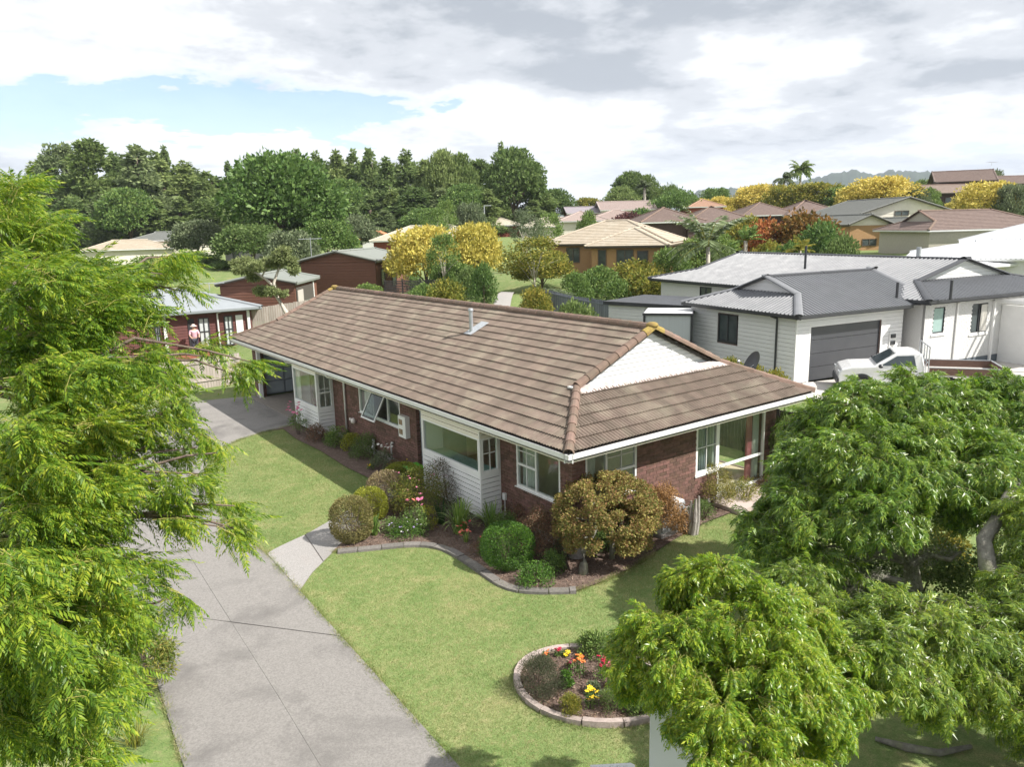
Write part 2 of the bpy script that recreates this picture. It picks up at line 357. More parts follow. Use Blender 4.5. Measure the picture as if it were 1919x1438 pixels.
def sheet(name, poly, mat, z, label=None, kind='structure', parent=None, thick=0):
    """flat sheet from an outline; edge slightly irregular"""
    b = MB(); n = len(poly)
    if thick: b.prism([tuple(q) for q in poly], z-thick, z)
    else: b.add([(x, y, z) for x, y in poly], [tuple(range(n))])
    me = mesh_of(name, b.v, b.f, mat, parent)
    bm = bmesh.new(); bm.from_mesh(me); bmesh.ops.triangulate(bm, faces=bm.faces); bmesh.ops.recalc_face_normals(bm, faces=bm.faces)
    bm.to_mesh(me); bm.free(); return link(name, me, parent, kind=kind)
# concrete drive: slabs with open joints between them
DL = [(-8.6, -12), (-8.25, -1.2), (-8.1, 1.2), (-7.9, 6), (-7.6, 12), (-6.6, 18), (-5.2, 22.0), (-3.6, 23.9), (-1.5, 23.9), (0.6, 23.3)]
DR = [(-5.6, -12), (-5.12, -3.6), (-4.93, 3.05), (-4.86, 5.35), (-5.05, 7.6), (-4.85, 10.5), (-4.2, 13.3), (-3.4, 15.05), (-2.4, 15.95), (-1.3, 16.5)]
DL.append((.68, 23.25)); DR.append((.68, 16.9))
def lerp_path(P, t):
    P = np.array(P); s = np.r_[0, np.cumsum(np.linalg.norm(np.diff(P, axis=0), axis=1))]; s /= s[-1]
    return np.array([np.interp(t, s, P[:, 0]), np.interp(t, s, P[:, 1])])
sheet('driveway_base', [tuple(lerp_path(DL, t)) for t in np.linspace(0, 1, 40)]+[tuple(lerp_path(DR, t)) for t in np.linspace(1, 0, 40)], JOINT, -.004)
drive = props(bpy.data.objects.new('driveway', None), kind='structure'); COL.objects.link(drive)
cuts = [0, .19, .40, .555, .70, .85, 1.0]
for i in range(len(cuts)-1):
    for half in (0, 1):
        pl = []
        for t in np.linspace(cuts[i]+.0005, cuts[i+1]-.0005, 9): a, b = lerp_path(DL, t), lerp_path(DR, t); q = a+(b-a)*(0 if half == 0 else .5008); pl.append(tuple(q))
        for t in np.linspace(cuts[i+1]-.0005, cuts[i]+.0005, 9): a, b = lerp_path(DL, t), lerp_path(DR, t); q = a+(b-a)*(.4992 if half == 0 else 1); pl.append(tuple(q))
        sheet('concrete_slab', pl, CONC, .012+.003*((i+half) % 2), parent=drive, kind=None, thick=.02)
# footpath to the door
pl_ = [(-4.86, 5.35), (-4.55, 5.55), (-3.58, 5.93), (-2.41, 6.60), (-1.22, 7.46), (-.35, 8.15), (.68, 8.25)]
pr_ = [(-4.93, 3.05), (-4.4, 3.70), (-3.56, 4.47), (-2.55, 5.45), (-1.45, 6.45), (-.4, 7.0), (.68, 7.05)]
path = props(bpy.data.objects.new('footpath', None), kind='structure'); COL.objects.link(path)
sheet('footpath_base', [tuple(lerp_path(pl_, t)) for t in np.linspace(0, 1, 16)]+[tuple(lerp_path(pr_, t)) for t in np.linspace(1, 0, 16)], JOINT, -.004)
for i in range(5):
    a0, a1 = i/5+.003, (i+1)/5-.003
    sheet('concrete_slab', [tuple(lerp_path(pl_, t)) for t in np.linspace(a0, a1, 6)]+[tuple(lerp_path(pr_, t)) for t in np.linspace(a1, a0, 6)], CONC2, .012+.002*(i % 2), parent=path, kind=None, thick=.02)
LAWN1 = [(-.49, 16.42), (-.62, 14.7), (-.52, 12.6), (-.60, 10.35), (-.49, 8.14), (-1.22, 7.44), (-2.41, 6.58), (-3.58, 5.91), (-4.55, 5.53), (-4.87, 5.4), (-5.06, 7.59), (-4.86, 10.5), (-4.22, 13.28), (-3.42, 15.04), (-2.42, 15.93), (-1.4, 16.46)]
BED2 = [(-3.56, 4.45), (-2.75, 3.98), (-1.83, 3.54), (-1.42, 2.97), (-1.38, 2.1), (-1.43, 1.27), (-1.46, .32), (-1.12, -.16), (-.4, -.68), (.19, -.71), (1.2, -.64), (2.32, -.38), (3.55, -.11), (4.71, .03), (6.02, .04), (7.22, .07), (8.3, .35)]
LAWN2 = [(-4.92, 3.05), (-4.4, 3.68)]+BED2+[(9.2, .5), (10.2, 1.0), (10.2, 24.5), (8.9, 24.5), (8.9, -.5), (10.5, -2), (13, -8), (10, -14), (-5.7, -14), (-5.6, -12), (-5.13, -3.6)]
LAWN2 = [(-4.92, 3.05), (-4.4, 3.68)]+BED2+[(8.45, .9), (8.45, 24.5), (10.2, 24.5), (10.4, -2), (10.3, -13.8), (-5.65, -13.8), (-5.13, -3.6)]
sheet('lawn', LAWN1, LAWN, .004); sheet('lawn', LAWN2, LAWN, .004)
sheet('lawn', [(-12, -13.5), (-8.65, -13.5), (-8.3, -1.2), (-8.15, 1.2), (-7.95, 6), (-7.7, 10), (-11.5, 10)], LAWN, .004)
sheet('garden_bed', BED2+[(8.35, .75), (.75, .75), (.75, 7.0), (-.4, 6.98), (-1.45, 6.42), (-2.55, 5.42)], SOIL, .03)
sheet('garden_bed', [(-.49, 8.2), (.72, 8.3), (.72, 16.75), (-1.2, 16.5), (-.47, 16.42), (-.62, 14.7), (-.52, 12.6), (-.60, 10.35)], SOIL, .03)
ring = [tuple(q) for q in smooth_poly([(-3.47, -2.95), (-3.30, -2.45), (-2.93, -2.10), (-2.45, -2.02), (-1.95, -2.18), (-1.55, -2.62), (-1.25, -3.2), (-1.22, -3.85), (-1.55, -4.4), (-2.15, -4.58), (-2.72, -4.35), (-3.12, -4.0), (-3.42, -3.5)], 2)]
sheet('garden_bed', ring, SOIL, .035)
# edgings: one stone after another
def edging(pts, label, wd=.16, ln=.55, h=.07, closed=False, mt=EDGE, jit=.25, cat='garden edging'):
    P = smooth_poly(pts, 2, closed)
    if closed: P = np.vstack([P, P[:1]])
    s = np.r_[0, np.cumsum(np.linalg.norm(np.diff(P, axis=0), axis=1))]; t = 0
    T = thing('garden_edging', (P[0][0], P[0][1], 0), label, cat)
    while t < s[-1]-.08:
        l = ln*random.uniform(1-jit, 1+jit); t2 = min(t+l, s[-1]); k = np.linspace(t+.008, t2-.008, 4)
        C = np.stack([np.interp(k, s, P[:, 0]), np.interp(k, s, P[:, 1])], 1); d = np.gradient(C, axis=0); d /= np.linalg.norm(d, axis=1)[:, None]+1e-9
        nn = np.stack([-d[:, 1], d[:, 0]], 1); hh = h*random.uniform(.8, 1.15); b = MB(); vs = []
        for c, q in zip(C, nn):
            for a, z in ((-wd/2, -.02), (-wd/2+.012, hh), (wd/2-.012, hh+.004), (wd/2, -.02)): vs.append((c[0]+q[0]*a, c[1]+q[1]*a, z))
        fs = [(4*i+j, 4*i+(j+1) % 4, 4*i+4+(j+1) % 4, 4*i+4+j) for i in range(3) for j in range(4)]+[(3, 2, 1, 0), (12, 13, 14, 15)]
        b.add(vs, fs).build('edging_stone', mt, T); t = t2
    return T
edging([(-3.5, 4.35)]+BED2[1:9], 'grey stone edging blocks curving between the front lawn and the main garden bed', wd=.22, ln=.52, h=.07)
edging([tuple(p) for p in ring], 'low rounded concrete edging ringing the circular flower bed', wd=.13, ln=.62, h=.09, closed=True, mt=pm('ring_edge', (.42, .35, .31), (.27, .22, .20), 12, .9, .6, 60, rand=.1))

# footpath and small lawn beyond the house
def strip(name, L_, R_, mat, lift=.06):
    V, F = [], []; n = 14
    for i in range(n):
        t = i/(n-1); a, c = lerp_path(L_, t), lerp_path(R_, t)
        for k in range(4): q = a+(c-a)*k/3; V.append((q[0], q[1], z1(q[0], q[1])+lift))
    for i in range(n-1):
        for k in range(3): F.append((4*i+k, 4*i+k+1, 4*i+5+k, 4*i+4+k))
    link(name, mesh_of(name, V, F, mat), kind='structure')
xy = lambda px, py, d: tuple(at(px, py, d)[:2])
strip('rear_footpath', [xy(890, 575, 38), xy(905, 560, 43), xy(935, 540, 50), xy(958, 528, 57)], [xy(930, 577, 38), xy(945, 558, 43), xy(962, 540, 50), xy(972, 528, 57)], CONC2)
strip('rear_lawn', [xy(735, 560, 46), xy(745, 548, 50)], [xy(805, 562, 46), xy(812, 548, 50)], LAWN)
# ------------------------------------------------------------ roofs and walls
def span(poly, axis, val):
    """interval of the convex outline cut by a line"""
    o = 1-axis; r = []
    for i in range(len(poly)):
        p, q = poly[i], poly[(i+1) % len(poly)]
        if abs(q[axis]-p[axis]) < 1e-9:
            if abs(p[axis]-val) < 1e-6: r += [p[o], q[o]]
            continue
        t = (val-p[axis])/(q[axis]-p[axis])
        if -1e-6 <= t <= 1+1e-6: r.append(p[o]+t*(q[o]-p[o]))
    return (min(r), max(r)) if r else None
class Plane:
    """a roof slope: eave origin O, along-eave e, up-slope s, normal n, outline in (a,b)"""
    def __init__(p, pts):
        pts = [np.asarray(q, float) for q in pts]; p.O = pts[0]; p.e = unit(pts[1]-pts[0])
        nn = V3(0, 0, 0)
        for i in range(len(pts)): nn += np.cross(pts[i]-pts[0], pts[(i+1) % len(pts)]-pts[0])
        nn = unit(nn); p.n = nn if nn[2] > 0 else -nn
        p.s = np.cross(p.n, p.e)
        if p.s[2] < 0: p.s = -p.s
        p.poly = [((q-p.O)@p.e, (q-p.O)@p.s) for q in pts]; p.pts = pts
        p.bmax = max(b for a, b in p.poly); p.amin = min(a for a, b in p.poly); p.amax = max(a for a, b in p.poly)
    def P(p, a, b, h=0): return p.O+p.e*a+p.s*b+p.n*h
def roof_planes(K, u, v, Lu, Lv, t, d0, d1):
    """gable (d=0), dutch gable (0<d<Lu/2) or hip (d=Lu/2) roof, ridge along v"""
    K, u, v = map(np.asarray, (K, u, v)); F = lambda a, b, h: K+u*a+v*b+Z*h; c = Lu/2
    out = {}
    lp = [(0, 0), (0, Lv), (d1, Lv-d1), (c, Lv-d1), (c, d0), (d0, d0)]
    seen = [];
    for q in lp:
        if not seen or abs(q[0]-seen[-1][0])+abs(q[1]-seen[-1][1]) > 1e-6: seen.append(q)
    out['left'] = Plane([F(a, b, a*t) for a, b in seen]); out['right'] = Plane([F(Lu-a, b, a*t) for a, b in seen])
    if d0 > 0: out['front'] = Plane([F(0, 0, 0), F(Lu, 0, 0), F(Lu-d0, d0, d0*t)]+([F(d0, d0, d0*t)] if d0 < c-1e-6 else []))
    if d1 > 0: out['back'] = Plane([F(0, Lv, 0), F(Lu, Lv, 0), F(Lu-d1, Lv-d1, d1*t)]+([F(d1, Lv-d1, d1*t)] if d1 < c-1e-6 else []))
    gab = []
    if d0 < c: gab.append(('front', [F(d0, d0, d0*t), F(Lu-d0, d0, d0*t), F(c, d0, c*t)]))
    if d1 < c: gab.append(('back', [F(d1, Lv-d1, d1*t), F(Lu-d1, Lv-d1, d1*t), F(c, Lv-d1, c*t)]))
    hips = []
    if d0 > 0: hips += [(F(0, 0, 0), F(d0, d0, d0*t)), (F(Lu, 0, 0), F(Lu-d0, d0, d0*t))]
    if d1 > 0: hips += [(F(0, Lv, 0), F(d1, Lv-d1, d1*t)), (F(Lu, Lv, 0), F(Lu-d1, Lv-d1, d1*t))]
    verge = []
    if d0 < c: verge += [(F(d0, d0, d0*t), F(c, d0, c*t)), (F(Lu-d0, d0, d0*t), F(c, d0, c*t))]
    if d1 < c: verge += [(F(d1, Lv-d1, d1*t), F(c, Lv-d1, c*t)), (F(Lu-d1, Lv-d1, d1*t), F(c, Lv-d1, c*t))]
    return dict(planes=out, gables=gab, hips=hips, verges=verge, ridge=(F(c, d0, c*t), F(c, Lv-d1, c*t)), F=F)
def slab_plane(mb, pl, h0=-.03, h1=0):
    n = len(pl.pts); up = pl.n
    mb.add([q+up*h0 for q in pl.pts]+[q+up*h1 for q in pl.pts], [tuple(range(n))[::-1], tuple(range(n, 2*n))]+[(i, (i+1) % n, n+(i+1) % n, n+i) for i in range(n)])
def stepped(mb, pl, gauge=.33, lip=.035):
    """tile courses seen from far: each course overlaps the one below"""
    nb = max(2, int(pl.bmax/gauge+.5)); g = pl.bmax/nb
    for j in range(nb):
        b0, b1 = j*g, (j+1)*g; s0 = span(pl.poly, 1, b0+1e-5); s1 = span(pl.poly, 1, b1-1e-5)
        if not s0 or not s1: continue
        mb.add([pl.P(s0[0], b0, 0), pl.P(s0[1], b0, 0), pl.P(s0[1], b0, lip), pl.P(s0[0], b0, lip), pl.P(s1[1], b1, .004), pl.P(s1[0], b1, .004)], [(0, 1, 2, 3), (3, 2, 4, 5)])
def ribbed(mb, pl, pitch=.19, h=.03, shape=((0, 0), (.28, 0), (.40, 1), (.60, 1), (.72, 0))):
    """corrugated steel: trapezoid ribs running up the slope"""
    a = pl.amin; st = []
    while a < pl.amax:
        for t, k in shape:
            if a+t*pitch < pl.amax: st.append((a+t*pitch, k))
        a += pitch
    st.append((pl.amax-1e-5, 0)); st[0] = (pl.amin+1e-5, 0)
    for (a0, k0), (a1, k1) in zip(st[:-1], st[1:]):
        s0, s1 = span(pl.poly, 0, a0), span(pl.poly, 0, a1)
        if not s0 or not s1: continue
        mb.add([pl.P(a0, s0[0], k0*h), pl.P(a1, s1[0], k1*h), pl.P(a1, s1[1], k1*h), pl.P(a0, s0[1], k0*h)], [(0, 1, 2, 3)])
def caps(P0, P1, r, ln, mat, parent, name='ridge_tile', endmat=None, flat=1.0, sq=False, lift=0):
    """overlapping half-round ridge tiles from P0 (low) to P1 (high), one object each"""
    P0, P1 = np.asarray(P0), np.asarray(P1); d = P1-P0; n = max(1, round(np.linalg.norm(d)/ln)); l = np.linalg.norm(d)/n; d = unit(d)
    side = unit(np.cross(d, Z)); up = np.cross(side, d)
    if up[2] < 0: up = -up
    prof = [(-1, -.35), (-.92, .25), (-.55, .72), (0, .9), (.55, .72), (.92, .25), (1, -.35)] if not sq else [(-1, -.25), (-.62, .52), (-.25, .72), (.25, .72), (.62, .52), (1, -.25)]
    k = len(prof); vs = []
    for z, sc_ in ((0, 1.10), (l*1.06, .92)):
        for a, b in prof: vs.append((a*r*sc_, b*r*flat*sc_+lift, z))
    for a, b in prof: vs.append((a*r*.93, b*r*flat*.93+lift, 0))
    fs = [(i, i+1, k+i+1, k+i) for i in range(k-1)]+[(2*k+i, 2*k+i+1, i+1, i) for i in range(k-1)]
    me = mesh_of(name, vs, fs, mat, None); me2 = None
    for i in range(n):
        mm = me
        if endmat is not None and i == n-1:
            mm = me.copy(); mm.materials.clear(); mm.materials.append(endmat)
        frame_obj(name, mm, parent, P0+d*(l*i), side, up, d)
def wall(parent, O, e, n, Lw, z0, z1_, ops=(), thick=.10, mat=MORTAR, rec=.012, name='wall'):
    """wall with real openings (a0,a1,b0,b1 from O along e, heights absolute from O)"""
    O, e, n = map(np.asarray, (O, e, n)); b = MB()
    xs = sorted({0, Lw, *[o[0] for o in ops], *[o[1] for o in ops]}); zs = sorted({z0, z1_, *[o[2] for o in ops], *[o[3] for o in ops]})
    xs = [x for x in xs if 0 <= x <= Lw]; zs = [z for z in zs if z0 <= z <= z1_]
    for x0, x1 in zip(xs[:-1], xs[1:]):
        run = None
        for za, zb in zip(zs[:-1], zs[1:]):
            cx_, cz = (x0+x1)/2, (za+zb)/2; hole = any(o[0] < cx_ < o[1] and o[2] < cz < o[3] for o in ops)
            if hole:
                if run: b.box(O, e, n, Z, x0, x1, -thick-rec, -rec, *run); run = None
            else: run = (run[0], zb) if run else (za, zb)
        if run: b.box(O, e, n, Z, x0, x1, -thick-rec, -rec, *run)
    return b.build(name, mat, parent)
BR_L, BR_H, BR_G = .23, .076, .010
_brick = {}
def bricks(parent, O, e, n, Lw, z0, z1_, ops, individual, stuff, shift=0):
    """running bond; whole bricks nearest the camera are objects, the rest collects in `stuff`"""
    O, e, n = map(np.asarray, (O, e, n)); nrow = int((z1_-z0)/(BR_H+BR_G)); out = []
    for j in range(nrow):
        zb = z0+j*(BR_H+BR_G)+BR_G/2; a = -(BR_L+BR_G)/2*(j % 2)-shift
        while a < Lw:
            a0, a1 = max(a, 0), min(a+BR_L, Lw); zc = zb+BR_H/2
            for o in ops:
                if o[2] < zc < o[3]:
                    if a0 >= o[0] and a1 <= o[1]: a0 = a1; break
                    if a0 < o[0] < a1: a1 = o[0]
                    elif a0 < o[1] < a1: a0 = o[1]
            if a1-a0 > .03: out.append((O+e*a0+Z*zb, a1-a0, e, n))
            a += BR_L+BR_G
    for P, l, e_, n_ in out: individual.append((depth_of(P), P, l, e_, n_, parent))
def flush_bricks(items, maxn, parent, mat=BRICK):
    items = sorted(items, key=lambda q: q[0]); cache = {}; b = MB()
    for i, (d, P, l, e, n, par) in enumerate(items):
        dep = random.uniform(.0, .004)
        if i < maxn:
            k = round(l, 2)
            if k not in cache:
                m_ = MB(); m_.box((0, 0, 0), X, Y, Z, 0, k, -.05, 0, 0, BR_H); cache[k] = mesh_of('brick', m_.v, m_.f, mat)
            frame_obj('brick', cache[k], par, P+n*dep, e, n, Z)
        else: b.box(P+n*dep, e, n, Z, 0, l, -.03, 0, 0, BR_H)
    b.build('brick_courses', mat, parent, kind='stuff')
def boards(parent, O, e, n, Lw, z0, z1_, bh=.15, ops=(), mat=WBOARD, name='weatherboard', lo=None, hi=None, proud=.030, gr=.030):
    """lapped boards, each its own object; lo/hi(z) give sloping ends for gables"""
    O, e, n = map(np.asarray, (O, e, n)); nb = max(1, round((z1_-z0)/bh)); h = (z1_-z0)/nb
    for j in range(nb):
        za, zb = z0+j*h, z0+(j+1)*h; segs = [(0, Lw)]
        for o in ops:
            if o[2]+.01 < (za+zb)/2 < o[3]-.01:
                segs = [q for s_ in segs for q in ((s_[0], min(s_[1], o[0])), (max(s_[0], o[1]), s_[1])) if q[1]-q[0] > .02]
        for a0, a1 in segs:
            c = [a0, a1, a0, a1]
            if lo: c = [max(a0, lo(za)), min(a1, hi(za)), max(a0, lo(zb)), min(a1, hi(zb))]
            if c[1]-c[0] < .03: continue
            b = MB(); P = lambda a, y, z: O+e*a+n*y+Z*z
            vs = [P(c[0], -.012, za), P(c[1], -.012, za), P(c[1], proud, za), P(c[0], proud, za), P(c[2], -.012, zb), P(c[3], -.012, zb), P(c[3], proud-.006, zb-gr), P(c[2], proud-.006, zb-gr), P(c[3], -.011, zb-gr+.004), P(c[2], -.011, zb-gr+.004)]
            b.add(vs, [(0, 1, 2, 3), (3, 2, 6, 7), (7, 6, 8, 9), (9, 8, 5, 4), (0, 4, 5, 1), (0, 3, 7, 9, 4), (1, 5, 8, 6, 2)]).build(name, mat, parent)
def window(parent, O, e, n, wd, ht, cols=(), rows=(), mat=WPAINT, glass=GLASS, fw=.055, bars=(), sill=None, rec=.03, label=None, pane=True, back=None):
    """frame with mullions (cols, rows: fractions), thin glazing bars [(x0,x1,z0,z1)], glass panes as sub-parts"""
    O, e, n = map(np.asarray, (O, e, n)); b = MB(); y0, y1 = -rec-.05, -rec+.025
    B = lambda a0, a1, c0, c1, yy0=y0, yy1=y1: b.box(O, e, n, Z, a0, a1, yy0, yy1, c0, c1)
    B(0, fw, 0, ht); B(wd-fw, wd, 0, ht); B(fw, wd-fw, 0, fw); B(fw, wd-fw, ht-fw, ht)
    for c in cols: B(c*wd-fw/2, c*wd+fw/2, fw, ht-fw, y0+.002, y1-.002)
    for x0, x1, r in rows: B(x0*wd+fw*.5, x1*wd-fw*.5, r*ht-fw/2, r*ht+fw/2, y0+.004, y1-.004)
    W_ = b.build('window', mat, parent, label=label)
    for x0, x1, z0, z1_ in bars:
        q = MB(); q.box(O, e, n, Z, x0*wd-.011, x1*wd+.011, -rec-.008, -rec+.010, z0*ht-.011, z1_*ht+.011); q.build('glazing_bar', mat, W_)
    if pane:
        cs = [0, *cols, 1]
        for c0, c1 in zip(cs[:-1], cs[1:]):
            g = MB(); g.box(O, e, n, Z, c0*wd+fw*.5, c1*wd-fw*.5, -rec-.022, -rec-.018, fw*.5, ht-fw*.5); g.build('pane', glass, W_)
    if sill: s = MB(); s.box(O, e, n, Z, -.04, wd+.04, -.02, sill, -.05, 0); s.build('sill', mat, W_)
    if back is not None:
        s = MB(); s.box(O, e, n, Z, 0, wd, -rec-.30, -rec-.28, 0, ht); s.build('dark_room', back, W_)
    return W_
def gutter(mb, A, B_, out, h=.12, wd=.12, fh=.20):
    """open channel gutter on a fascia board, along A-B, projecting `out`"""
    A, B_ = np.asarray(A), np.asarray(B_); e = unit(B_-A); l = np.linalg.norm(B_-A); out = unit(out)
    mb.box(A, e, out, Z, -.0, l, -wd-.02, -wd, -fh, 0)
    mb.box(A, e, out, Z, -.0, l, -wd, 0, -h, -h+.01); mb.box(A, e, out, Z, 0, l, -.008, .0, -h, .0)
    mb.box(A, e, out, Z, 0, l, -.018, .006, -.012, .004)
# ============================================================ MAIN HOUSE
HW, HL, ZE, HT, D0, D1, IN = 9.02, 23.86, 2.75, .4514, 1.889, 1.656, .697
H = thing('brick_house', (IN, IN, 0), 'long brown brick house with brown tiled roof and white front gable, behind the front lawn', 'house')
R = roof_planes((0, 0, ZE), X, Y, HW, HL, HT, D0, D1)
rb = MB()
for pl in R['planes'].values(): slab_plane(rb, pl, -.09, -.03)
rb.build('roof', pm('roof_felt', (.05, .045, .04)), H)
def tile_profile():
    pr = []
    for k in range(3):
        for a, h in ((0, 0), (.030, .028), (.066, .030)): pr.append((k*.1+a, h))
    pr.append((.3, 0)); return pr
TP = tile_profile(); LIP = .039
def tile_verts(a0, b0, ln, pl=None, wj=0):
    vs = []
    for db, hh in ((0, LIP-.013), (0, LIP), (ln, .004)):
        for a, h in TP:
            aa, bb = a0+a, b0+db
            if pl is not None:
                bb = min(bb, pl.bmax-1e-4); s = span(pl.poly, 1, max(bb, 1e-4))
                if s: aa = min(max(aa, s[0]), s[1])
            vs.append((aa, bb, hh+h))
    return vs
TF = [(i, i+1, 10+i+1, 10+i) for i in range(9)]+[(10+i, 10+i+1, 20+i+1, 20+i) for i in range(9)]
TILE_ME = mesh_of('roof_tile', tile_verts(0, 0, .36), TF, TILE, None)
tiles = []
for nm, pl in R['planes'].items():
    nb = round(pl.bmax/.33); g = pl.bmax/nb
    for j in range(nb):
        b0 = j*g; s0 = span(pl.poly, 1, b0+1e-4); s1 = span(pl.poly, 1, min(b0+g, pl.bmax-1e-4))
        lo, hi = min(s0[0], s1[0]), max(s0[1], s1[1]); i0 = int(math.floor(lo/.3))-1
        for i in range(i0, int(hi/.3)+2):
            a0 = i*.3+(.0 if nm == 'front' else 0)
            if a0+.3 <= lo or a0 >= hi: continue
            full = a0 >= max(s0[0], s1[0]) and a0+.3 <= min(s0[1], s1[1])
            C = pl.P(a0+.15, b0+g/2); vw = unit(CAM-C); size = max(0, vw@pl.n)/depth_of(C)**2
            tiles.append((-size, nm, pl, a0, b0, g, full))
tiles.sort(key=lambda q: q[0]); rest = MB()
for k, (sz, nm, pl, a0, b0, g, full) in enumerate(tiles):
    jb = random.uniform(-.004, .004); jh = random.uniform(0, .004)
    if k < 300 and full: frame_obj('roof_tile', TILE_ME, H, pl.P(a0, b0+jb, jh), pl.e, pl.s, pl.n)
    else:
        vs = [pl.P(a, b+jb, h+jh) for a, b, h in tile_verts(a0, b0, g+.03, pl)]
        if k < 300: mesh = mesh_of('roof_tile', vs, TF, TILE, H); link('roof_tile', mesh, H)
        else: rest.add(vs, TF)
rest.build('tile_courses', TILE, H, kind='stuff')
for a, b in R['hips']: caps(a+Z*.03, b+Z*.03, .115, .36, CAPM, H, sq=True)
for i, (a, b) in enumerate(R['verges']):
    caps(a+Z*.05, b+Z*.05, .115, .36, CAPM, H, endmat=LICHEN)
caps(R['ridge'][0]+Z*.05, R['ridge'][1]+Z*.05, .115, .40, CAPM, H, endmat=LICHEN); 
b = MB(); b.ball(R['ridge'][0]+Z*.10+Y*.02, (.17, .17, .09), 10, 6); b.build('apex_cap', LICHEN, H, smooth=True)
b = MB(); b.ball(R['ridge'][1]+Z*.10, (.17, .17, .09), 10, 6); b.build('apex_cap', LICHEN, H, smooth=True)
# gable boards: slopes follow the roof
for nm, (A, B_, C) in R['gables']:
    y = A[1]+(.10 if nm == 'front' else -.10); s_ = -1 if nm == 'front' else 1; ww = B_[0]-A[0]; hh = C[2]-A[2]-.10
    g = MB(); g.add([(A[0]+.03, y, A[2]), (B_[0]-.03, y, A[2]), (C[0], y, C[2]-.05), (A[0]+.03, y-s_*.05, A[2]), (B_[0]-.03, y-s_*.05, A[2]), (C[0], y-s_*.05, C[2]-.05)], [(0, 1, 2), (3, 5, 4), (0, 2, 5, 3), (1, 4, 5, 2), (0, 3, 4, 1)]).build('gable_wall', WPAINT, H)
    if nm == 'front': boards(H, (A[0], y, A[2]), X, V3(0, s_, 0), ww, .02, hh, .118, lo=lambda z: z/HT+.12, hi=lambda z: ww-z/HT-.12)
# lead flashing under the front gable
fm = pm('lead_flashing', (.50, .46, .45), (.36, .29, .26), 7, .8, .5, 30, c3=(.62, .60, .60), s3=5, a3=.8)
pf = R['planes']['front']; b = MB(); bt = pf.bmax; nseg = 90; bl = pf.bmax-.30
for i in range(nseg):
    def q(t, bb): s = span(pf.poly, 1, bb); return pf.P(s[0]+.12+(s[1]-s[0]-.24)*t, bb, .052+.012*abs(math.sin(t*math.pi*26)) if bb < bt-.05 else .058)
    lo_ = bl-random.uniform(0, .025)
    b.add([q(i/nseg, lo_), q((i+1)/nseg, lo_), q((i+1)/nseg, bt-.002), q(i/nseg, bt-.002)], [(0, 1, 2, 3)])
b.build('flashing', fm, H)
b = MB()
for (hp, hq) in R['hips'][:2]:
    c = hq+Z*.06; b.box(c-X*.16, X, Y, Z, 0, .32, -.02, .16, -.06, -.02)
b.build('flashing', WPAINT, H)
# gutter and fascia, soffit
b = MB()
gutter(b, (-.06, -.06, ZE-.01), (HW+.06, -.06, ZE-.01), -Y); gutter(b, (-.06, -.06, ZE-.01), (-.06, HL+.06, ZE-.01), -X)
gutter(b, (HW+.06, -.06, ZE-.01), (HW+.06, HL+.06, ZE-.01), X); gutter(b, (-.06, HL+.06, ZE-.01), (HW+.06, HL+.06, ZE-.01), Y)
b.build('gutter', WPAINT, H)
b = MB(); b.bx(.0, HW, .0, IN-.02, 2.54, 2.56); b.bx(.0, IN-.02, IN-.01, HL, 2.54, 2.56); b.bx(HW-IN+.02, HW, IN-.01, HL, 2.54, 2.56); b.bx(IN-.01, HW-IN+.01, HL-.5, HL, 2.54, 2.56)
b.build('soffit', CREAM, H)
# openings
XL, XR, YF, YB = IN, HW-IN, IN, 23.26
opL = [(.43, 2.12, 1.13, 2.42), (2.80, 5.72, .25, 2.56), (5.72, 7.17, .02, 2.56), (8.20, 11.17, 1.35, 2.36), (13.36, 15.72, .25, 2.56), (16.3, 21.9, 0, 2.45)]
opF = [(.41, 2.06, 1.13, 2.42), (4.23, 5.10, 1.0, 2.42), (5.10, 7.14, .22, 2.42)]
LWL = YB-YF
wall(H, (XL, YF, 0), Y, -X, LWL, .25, 2.56, opL, name='wall'); wall(H, (XL, YF, 0), X, -Y, XR-XL, .25, 2.56, opF, name='wall')
wall(H, (XR, YF, 0), Y, X, LWL, 0, 2.56, [(.6, 2.5, .28, 2.45), (2.75, 5.0, .28, 2.45), (5.2, 7.4, .28, 2.45), (8, 12.5, .28, 2.45), (12.8, 15.8, .28, 2.45)], name='wall'); wall(H, (XL, YB, 0), X, Y, XR-XL, 0, 2.56, [(3, 5, 1, 2.1)], name='wall')  # unseen right and back openings, unglazed, added to let daylight into the rooms
b = MB(); fo = .006
for a0, a1 in ((0, 2.8), (2.82, 5.72), (7.17, 16.3), (21.9, LWL)): b.box((XL, YF, 0), Y, -X, Z, a0, a1, -.12, -fo, -.05, .25)
b.box((XL, YF, 0), X, -Y, Z, 0, XR-XL, -.12, -fo, -.05, .22); b.box((XR, YF, 0), Y, X, Z, 0, LWL, -.10, .012, -.05, .22)
b.build('foundation', FOUND, H)
items = []
bricks(H, (XL, YF, 0), X, -Y, XR-XL, .25, 2.53, [(o[0]-.005, o[1]+.005, o[2]-.085, o[3]) for o in opF], items, None)
bricks(H, (XL, YF, 0), Y, -X, LWL, .25, 2.53, [(o[0]-.005, o[1]+.005, o[2]-(.085 if 0 < i_ < 9 and o[2] > 1 else 0), o[3]) for i_, o in enumerate(opL)], items, None)
# jambs (returns) beside door recess and garage
bricks(H, (XL, YF+7.17, 0), X, -Y, .12, .25, 2.53, [], items, None); bricks(H, (XL, YF+21.9, 0), X, -Y, .30, .02, 2.4, [], items, None)
flush_bricks(items, 300, H)
